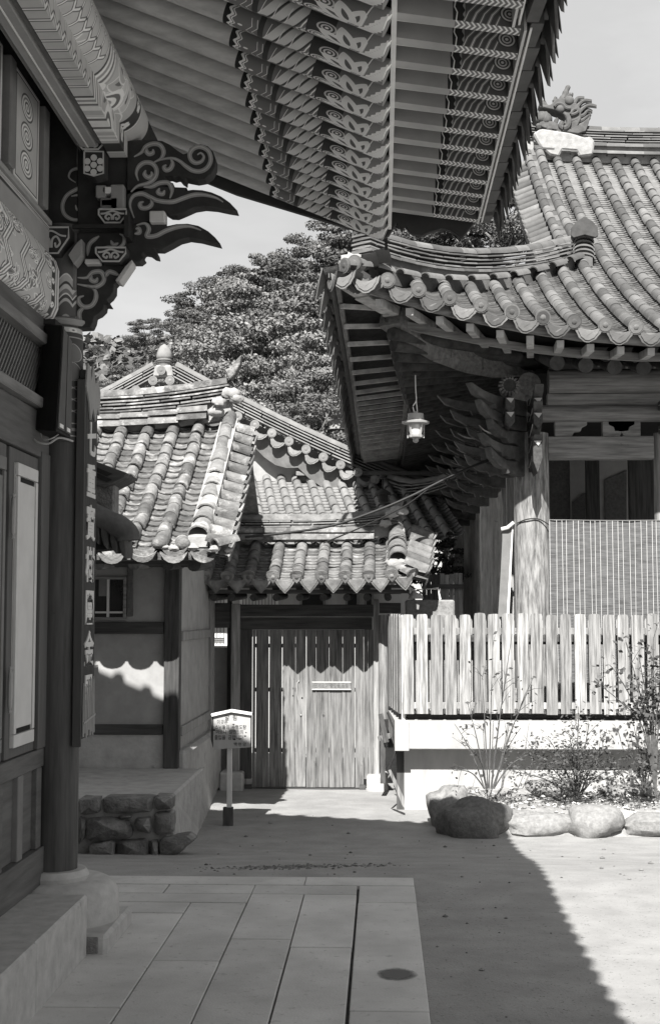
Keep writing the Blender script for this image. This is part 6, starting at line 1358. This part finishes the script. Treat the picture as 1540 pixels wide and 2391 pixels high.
box('recess_shade_block', M_BLK, TW, px(905, 16.6) + .1, px(941, 15.6), 15.9, 17.0, -.5, z0); box('recess_post', M_DKW, TW, px(924, 15.4), px(941, 15.4), 15.42, 15.5, -.45, z0)  # black block paints the shade in the gap
PB = thing('leaning_plank', (px(930, 15), 15, -.4), 'short pale plank leaning against the terrace corner', 'plank')
P = [at(u, v, 14.9) for u, v in ((906, 1800), (912, 1798), (942, 1862), (944, 1888), (938, 1880))]; MB().prism([(p.x, 14.9, p.z) for p in P], (0, .05, 0)).build('board', M_SLAT, PB)
b = MB(); b.tube([at(904, 1664, 15.6), at(918, 1700, 15.5), at(922, 1760, 15.4), at(905, 1800, 15.0)], .012, 6); b.build('chain', M_BLKM, PB)
LG = thing('gate_side_bench', (px(895, 16.4), 16.4, -.4), 'rough wooden trestle in the dark gap beside the gate', 'trestle')
for u0, v0, u1, v1, m in ((888, 1668, 902, 1735, M_DKW), (893, 1700, 893, 1830, M_DKW), (884, 1725, 921, 1715, M_SLAT)): MB().bar(at(u0, v0, 16.5), at(u1, v1, 16.4), .06, .05, (0, 1, 0)).build('beam', m, LG)

# water box with pipe frame and boards behind the fence
WT = thing('water_box', (.5, 17.6, 0), 'low concrete box with a bent pipe frame on top behind the fence', 'water box')
box('box', M_BOULD, WT, px(946, 17.4), px(1060, 17.4), 17.4, 18.0, -.4, pz(1401, 17.4), bevel=.02); a = [at(u, v, 17.5) for u, v in ((962, 1402), (962, 1378), (1022, 1374), (1027, 1400))]
b = MB(); b.tube(a, .016, 8); b.build('pipe_frame', M_WPNT, WT); MB().lathe([(.10, 0), (.10, .02), (.05, .09), (.03, .1)], at(970, 1398, 17.5), 14).build('lamp_shade', M_PALE, WT, smooth=40)
BW = thing('board_screen', (.9, 19, 0), 'dark upright board screen behind the water box', 'board screen')
for k in range(9):
    x = px(985 + 10.5 * k, 19); box('board', M_GREYW if k > 3 else M_DKW, BW, x, x + .058, 19, 19.03, -.4, pz(1335 + random.uniform(-4, 8), 19))
box('cross_rail', M_DKX, BW, px(985, 19), px(1080, 19), 18.96, 18.998, pz(1375, 19), pz(1365, 19))

# ================================================================== PLANT BED AND ROCKS
def bed(x, y):
    e = max(0, min(1, (x - .62) / .35)) * max(0, min(1, (y - 13.62) / .3)); return gz(x, y) - .02 + e * (.25 + .05 * noise.noise(Vector((x * 2.5, y * 2.5, 1))) + .02 * noise.noise(Vector((x * 9, y * 9, 4))))
sheet('plant_bed', [.5 + .06 * i for i in range(100)], [13.4 + .06 * i for i in range(38)], bed, M_BED)
def rock(u, v, Y, sx, sy, sz, label, seed, m=None):
    c = at(u, v, Y); o = Vector((seed * 3.1, seed, 0)); 
    b = MB(); b.ball((0, 0, 0), 1, 28)
    for i, q_ in enumerate(b.v):
        v_ = Vector(q_); k = 1 + .34 * noise.noise(v_ * 1.1 + o) + .14 * noise.noise(v_ * 2.4 + o) + .04 * noise.noise(v_ * 7 + o) + .015 * noise.noise(v_ * 18 + o)
        v_ = Vector((math.copysign(abs(v_.x) ** .75, v_.x), v_.y, math.copysign(abs(v_.z) ** .8, v_.z))) * k; b.v[i] = (c.x + v_.x * sx, c.y + v_.y * sy, c.z + v_.z * sz)
    o_ = b.build('boulder', m or M_BOULD, None, smooth=50); return meta(o_, label, 'boulder', 'boulders edging the plant bed')
rock(1052, 1900, 14.4, .22, .30, .27, 'upright pale boulder at the corner of the plant bed', 1)
rock(1100, 1932, 13.75, .36, .28, .28, 'long shadowed dark boulder at the front corner of the bed', 2, mat('dark_boulder', .09, .17, sc=22, bump=.6, bd=.015, fine=70))
rock(1252, 1925, 13.8, .40, .22, .13, 'low sunlit boulder half crossed by the eave shadow', 3)
rock(1385, 1920, 13.75, .27, .26, .19, 'rounded sunlit granite boulder in front of the bushes', 4)
rock(1515, 1925, 13.8, .32, .22, .10, 'sunken pale boulder at the far end of the bed edge', 5); rock(1290, 1838, 14.9, .30, .18, .09, 'flat dark stone lying behind the bare shrub', 6, M_ROCK); rock(1465, 1850, 14.9, .30, .15, .07, 'thin dark stone lying beside the leafy sapling', 7, M_ROCK)
# pebbles and crumbs on the ground
b = MB(); r = random.Random(11)
for i in range(190):
    y = r.uniform(6.2, 15); x = r.uniform(.25, 4.6) if y < 9.6 else r.uniform(-1.5, 4.6)
    s = r.choice((.006, .008, .010, .018)) * r.uniform(.7, 1.3); b.ball((x, y, gz(x, y) + s * .3), s, 5, (1.3, 1, .7))
for i in range(320):
    a = r.gauss(0, 1); x = -1.1 + a * .35; y = 10.3 + r.gauss(0, .10) + .12 * a; s = r.uniform(.004, .013); b.ball((x + .45, y, gz(x, y) + s * .2), s, 5, (1.5, 1, .7))
meta(b.build('pebbles', mat('pebble', .10, .2, sc=20, rnd=.5), None), kind='stuff')
b = MB()
for i in range(500):
    x = r.uniform(.95, 4.6); y = r.uniform(13.8, 15.3); s = r.uniform(.008, .03); b.ball((x, y, bed(x, y) + s * .3), s, 5, (1.2, 1, .8))
meta(b.build('bed_gravel', mat('bed_stone', .16, .5, sc=15, rnd=.5), None), kind='stuff')

# ---- leaves and shrubs
M_LEAF = mat('dark_leaf', .045, .085, sc=9, rnd=.4, rough=.6, bump=0); M_LEAF2 = mat('bright_leaf', .09, .17, sc=6, rnd=.4, rough=.55, bump=0); M_STEM = mat('thin_stem', .05, .12, sc=20, bump=.2); M_BARK = mat('tree_bark', .10, .26, sc=8, st=(1, 1, .3), bump=.6)
def leafq(b, p, s, r, asp=.5, up=None):
    d = Vector((r.gauss(0, 1), r.gauss(0, 1), r.gauss(0, .5))).normalized() if up is None else up; n = Vector((r.gauss(0, .6), r.gauss(-.4, .6), r.gauss(.8, .5))).normalized(); x = d.cross(n)
    if x.length < .1: return
    x.normalize(); b.add([p, p + d * s * .5 + x * s * asp * .5, p + d * s, p + d * s * .5 - x * s * asp * .5], [(0, 1, 2, 3)])
def shrub(label, root, stems, leaf_s, nleaf, m, seed, twigs=5, asp=.5, name='shrub', cat='shrub', sr=.008, spread=.05):
    r = random.Random(seed); T = thing(name, root, label, cat); lb = MB(); k = 0
    for pts, rad in stems:
        P = cat_rom(pts, 5); n = len(P); b = MB(); b.tube(P, [rad * (1 - .75 * i / n) for i in range(n)], 6)
        ends = [P[-1]]
        for j in range(twigs):
            i = r.randint(n // 4, n - 1); d = (P[min(i + 1, n - 1)] - P[i - 1]).normalized(); q_ = P[i] + (d + Vector((r.gauss(0, .8), r.gauss(0, .8), r.gauss(.2, .5)))).normalized() * r.uniform(.07, .28)
            b.tube([P[i], P[i].lerp(q_, .5) + Vector((0, 0, .015)), q_], [rad * .35, rad * .25, rad * .15], 4, False); ends.append(q_); ends.append(P[i].lerp(q_, .6))
        b.build('stem', M_STEM, T, smooth=True)
        for e in ends:
            for _ in range(nleaf): leafq(lb, e + Vector((r.gauss(0, spread), r.gauss(0, spread), r.gauss(0, spread))), leaf_s * r.uniform(.6, 1.3), r, asp)
    lb.build('foliage', m, T); return T
def sp(u, v, Y): return at(u, v, Y)
rt = (sp(1155, 1845, 14.4)); 
st_ = []
for (u, v, dy) in ((1060, 1690, .1), (1090, 1640, -.1), (1125, 1580, .1), (1150, 1500, .0), (1185, 1560, .1), (1195, 1480, -.1), (1230, 1620, .1), (1245, 1580, -.1), (1110, 1760, -.2), (1215, 1700, .2), (1060, 1800, -.2), (1240, 1760, .1)):
    a = sp(1140 + (u - 1140) * .12, 1842, 14.4); e = sp(u, v, 14.4 + dy); st_.append(([a, a.lerp(e, .35) + Vector((0, 0, .08)), a.lerp(e, .7) + Vector((0, 0, .06)), e], .009))
shrub('bare upright shrub with thin stems and few leaves at the bed corner', rt, st_, .055, 1, M_LEAF, 21, 4, .5, spread=.03)
st_ = []
for (u, v, dy) in ((1190, 1800, -.1), (1250, 1765, 0), (1290, 1740, .1), (1330, 1720, 0), (1350, 1650, .1), (1375, 1690, 0), (1415, 1745, -.1), (1440, 1790, 0), (1310, 1790, -.2), (1380, 1790, -.2), (1270, 1810, -.2), (1420, 1820, -.1), (1345, 1760, -.2)):
    a = sp(1345 + (u - 1345) * .15, 1850, 14.3); e = sp(u, v, 14.3 + dy); st_.append(([a, a.lerp(e, .4) + Vector((0, 0, .05)), e], .010))
shrub('low spreading bush with dense small dark leaves before the terrace wall', sp(1345, 1850, 14.3), st_, .042, 6, M_LEAF, 22, 9, .55, spread=.05)
st_ = []
for (u, v, dy) in ((1460, 1500, 0), (1490, 1530, .1), (1430, 1560, 0), (1400, 1600, -.1), (1525, 1490, .1), (1500, 1620, 0), (1550, 1560, 0), (1450, 1640, .1), (1580, 1600, 0), (1520, 1560, -.1)):
    a = sp(1530, 1855, 14.1); e = sp(u, v, 14.1 + dy); m1 = sp(1525 + (u - 1525) * .2, 1700, 14.1); st_.append(([a, m1, m1.lerp(e, .5) + Vector((0, 0, .04)), e], .011))
shrub('leggy rose bush with round leaves climbing before the fence at the right', sp(1530, 1855, 14.1), st_, .055, 4, M_LEAF, 23, 6, .8, 'rose_bush', 'rose bush', spread=.06)
st_ = []
for (u, v, dy) in ((1480, 1700, 0), (1510, 1740, .1), (1470, 1760, 0), (1540, 1720, 0), (1560, 1790, 0), (1500, 1800, -.1), (1450, 1800, 0)):
    a = sp(1505, 1852, 14.3); e = sp(u, v, 14.3 + dy); st_.append(([a, a.lerp(e, .5) + Vector((0, 0, .05)), e], .008))
shrub('small leafy bush at the foot of the rose bush', sp(1505, 1852, 14.3), st_, .045, 5, M_LEAF, 24, 7, .6, spread=.05)
b = MB(); r = random.Random(31)
for i in range(900):
    u = r.choice((r.gauss(1150, 40), r.gauss(1330, 60), r.gauss(1400, 50), r.gauss(1480, 40))); y = r.uniform(13.95, 14.9); x = px(u, y)
    if x < .95: continue
    leafq(b, Vector((x, y, bed(x, y) + r.uniform(0, .05))), r.uniform(.02, .05), r, .6)
meta(b.build('ground_cover', M_LEAF, None), kind='stuff')

# ================================================================== TREES ON THE HILLSIDE
def crown_mesh(seed, m, R=3.0, Hh=2.4, nc=64, nl=330, ls=.085):
    r = np.random.RandomState(seed); C = []
    while len(C) < nc:
        p = r.uniform(-1, 1, 3)
        if np.linalg.norm(p) > 1 or p[2] < -.55: continue
        if np.linalg.norm(p) < .45 and r.rand() < .7: continue
        C.append(p * (R, R, Hh))
    C = np.array(C); vs = []
    for c in C:
        s = r.uniform(.3, .8); n = int(nl * s * 1.5)
        d = r.normal(size=(n, 3)); d /= np.linalg.norm(d, axis=1)[:, None]; d[:, 2] = d[:, 2] * .42 + .12
        p = c + d * (s * r.uniform(.55, 1.05, (n, 1))) * (1.25, 1.25, .9)
        nn = d * .5 + r.normal(size=(n, 3)) * .55 + (0, -.15, .55); nn /= np.linalg.norm(nn, axis=1)[:, None]
        t = np.cross(nn, r.normal(size=(n, 3))); t /= np.linalg.norm(t, axis=1)[:, None]; bt = np.cross(nn, t); q_ = (ls * r.uniform(.6, 1.3, (n, 1)))
        vs.append(np.stack([p - t * q_, p - bt * q_ * .55, p + t * q_, p + bt * q_ * .55], 1).reshape(-1, 3))
    v = np.concatenate(vs); n = len(v) // 4; me = bpy.data.meshes.new('crown'); me.vertices.add(len(v)); me.vertices.foreach_set('co', v.ravel()); me.loops.add(len(v)); me.loops.foreach_set('vertex_index', np.arange(len(v)))
    me.polygons.add(n); me.polygons.foreach_set('loop_start', np.arange(n) * 4); me.update(calc_edges=True); me.materials.append(m); return me, C
def trunk_mesh(C, seed, hgt=4.5):
    r = random.Random(seed); b = MB(); b.tube([(0, 0, -hgt - 2), (.1, 0, -hgt * .6), (.0, .1, -1.5), (0, 0, .2)], [.2, .16, .12, .07], 7)
    for c in C[::3]:
        c = Vector(c); s = Vector((0, 0, max(-hgt * .7, c.z - 1.6 - c.length * .25))); mid = s.lerp(c, .5) + Vector((0, 0, -.25)); b.tube([s, mid, c * .92], [.075, .045, .018], 5, False)
    return b.mesh('trunk', M_BARK, 50)
M_CR = [mat('foliage_dark', .06, .12, sc=.9, rnd=.45, rough=.7, bump=0), mat('foliage_mid', .085, .17, sc=.8, rnd=.45, rough=.7, bump=0), mat('foliage_light', .12, .21, sc=.8, rnd=.4, rough=.7, bump=0)]
CM = []
for k in range(6): me, C = crown_mesh(40 + k, M_CR[k // 2], 3.0, 2.1 if k % 2 else 2.5, 44, 330); CM.append((me, trunk_mesh(C, k)))
kinds = ['dark spreading tree', 'mid grey bushy tree', 'pale leafed tree']
TR = [(345, 785, 52, .33, 0, 'small outlying tree at the left end of the tree line'), (450, 800, 50, .5, 2, 'broad tree just right of the rear hall finial'), (395, 825, 54, .42, 1, 'tree half hidden behind the rear hall finial'),
      (490, 735, 56, .62, 0, 'tree standing at the step of the tree line'), (560, 790, 50, .7, 3, 'full crowned tree above the outbuilding ridge tip'), (570, 690, 58, .62, 1, 'tree rising behind the stepped tree line'),
      (610, 790, 46, .8, 2, 'lower tree over the right end of the outbuilding ridge'), (640, 670, 60, .7, 3, 'tall tree left of the hall gable'), (690, 730, 52, 1.0, 1, 'wide tree in the middle of the wooded slope'),
      (725, 640, 62, .8, 0, 'highest tree left of the bargeboard'), (800, 600, 60, .8, 2, 'tree directly behind the pavilion corner tiles'), (770, 690, 54, .95, 3, 'tree beside the pavilion eave corner'), (760, 790, 48, .9, 0, 'dark tree beside the pavilion side eave'),
      (560, 880, 40, .75, 4, 'pale tree over the right verge of the outbuilding'), (640, 880, 42, .85, 5, 'pale bushy tree above the rear hall verge'), (720, 880, 42, .85, 4, 'pale tree midway above the rear hall verge'), (770, 960, 38, .7, 5, 'pale tree right above the distant roof corner'),
      (650, 960, 38, .7, 4, 'low pale tree touching the rear hall verge'), (720, 990, 36, .6, 3, 'low tree above the rear hall verge end'), (850, 640, 60, 1.1, 1, 'tree hidden mostly by the pavilion corner'),
      (1000, 560, 62, 1.0, 2, 'tree seen under the barge board tip'), (1080, 560, 60, 1.0, 0, 'dark tree between barge board and gable tiles'), (1160, 520, 58, 1.0, 3, 'tree beside the gable tiles of the pavilion'), (930, 620, 64, 1.1, 1, 'tree behind the pavilion hip ridge'),
      (262, 925, 70, .45, 3, 'distant tree low on the left slope'), (318, 890, 62, .42, 1, 'tree left of the rear hall gable'), (228, 820, 60, .13, 0, 'tiny lone tree on the left skyline'),
      (480, 850, 44, .6, 0, 'dark tree right behind the rear hall roof slope'), (590, 740, 50, .8, 5, 'pale tree in the upper middle of the slope'), (830, 760, 44, .9, 3, 'tree behind the pavilion side eave'), (1040, 1230, 30, .42, 0, 'dark low tree between gate roof and pavilion pillars'), (520, 850, 56, .7, 1, 'tree in the hollow behind the outbuilding ridge'), (440, 745, 58, .34, 1, 'thin tree between the outlying tree and the step'), (640, 770, 56, .8, 0, 'dark tree in the heart of the wooded slope'), (420, 870, 52, .5, 3, 'low tree behind the finial roof slope'), (1010, 1320, 27, .35, 3, 'shaded bush between gate and pavilion pillars')]
r = random.Random(77)
for u, v, Y, s, k, lab in TR:
    p = at(u, v, Y); T = thing('tree', (p.x, p.y, min(p.z - 4 * s, hz(p.x, p.y) if Y > 36 else -.4)), lab, 'tree', 'trees on the slope behind the roofs')
    M = Matrix.Translation(p) @ Matrix.Rotation(r.uniform(0, 6.28), 4, 'Z') @ Matrix.Diagonal((s, s, s * r.uniform(.85, 1.05), 1))
    obj('crown', CM[k][0], T, M); obj('trunk', CM[k][1], T, M)
# undergrowth between the trees, leaf tone darkened to paint shade in the gaps
ub, C = crown_mesh(99, M_CR[1], 1, 1, 2, 4); bpy.data.meshes.remove(ub)
rr_ = np.random.RandomState(8); n = 110000; X_ = rr_.uniform(-26, 26, n); Y_ = 37 + 60 * rr_.rand(n) ** 1.3; Z_ = np.array([hz(a, b_) for a, b_ in zip(X_, Y_)]) + rr_.rand(n) ** 1.5 * 1.9 * (.4 + .6 * np.abs(np.sin(X_ * .9) * np.cos(Y_ * .7)))
p = np.stack([X_, Y_, Z_], 1); nn = rr_.normal(size=(n, 3)) * .6 + (0, -.4, .7); nn /= np.linalg.norm(nn, axis=1)[:, None]; t = np.cross(nn, rr_.normal(size=(n, 3))); t /= np.linalg.norm(t, axis=1)[:, None]; bt = np.cross(nn, t); q_ = .13 * rr_.uniform(.6, 1.4, (n, 1))
v = np.stack([p - t * q_, p - bt * q_ * .6, p + t * q_, p + bt * q_ * .6], 1).reshape(-1, 3); me = bpy.data.meshes.new('undergrowth'); me.vertices.add(len(v)); me.vertices.foreach_set('co', v.ravel()); me.loops.add(len(v)); me.loops.foreach_set('vertex_index', np.arange(len(v))); me.polygons.add(n); me.polygons.foreach_set('loop_start', np.arange(n) * 4); me.update(calc_edges=True); me.materials.append(mat('shade_dark_leaf', .035, .08, sc=.8, rnd=.4, rough=.7, bump=0))
meta(obj('undergrowth', me, None), kind='stuff')

b = MB(); r = random.Random(91)
for i in range(9000):
    x, y = r.uniform(-62, -14), r.uniform(120, 156); z = hz2(x, y); leafq(b, Vector((x, y, z + r.uniform(0, 1.0))), r.uniform(.5, 1.3), r, .8)
meta(b.build('hill_scrub', M_CR[1], None), kind='stuff')
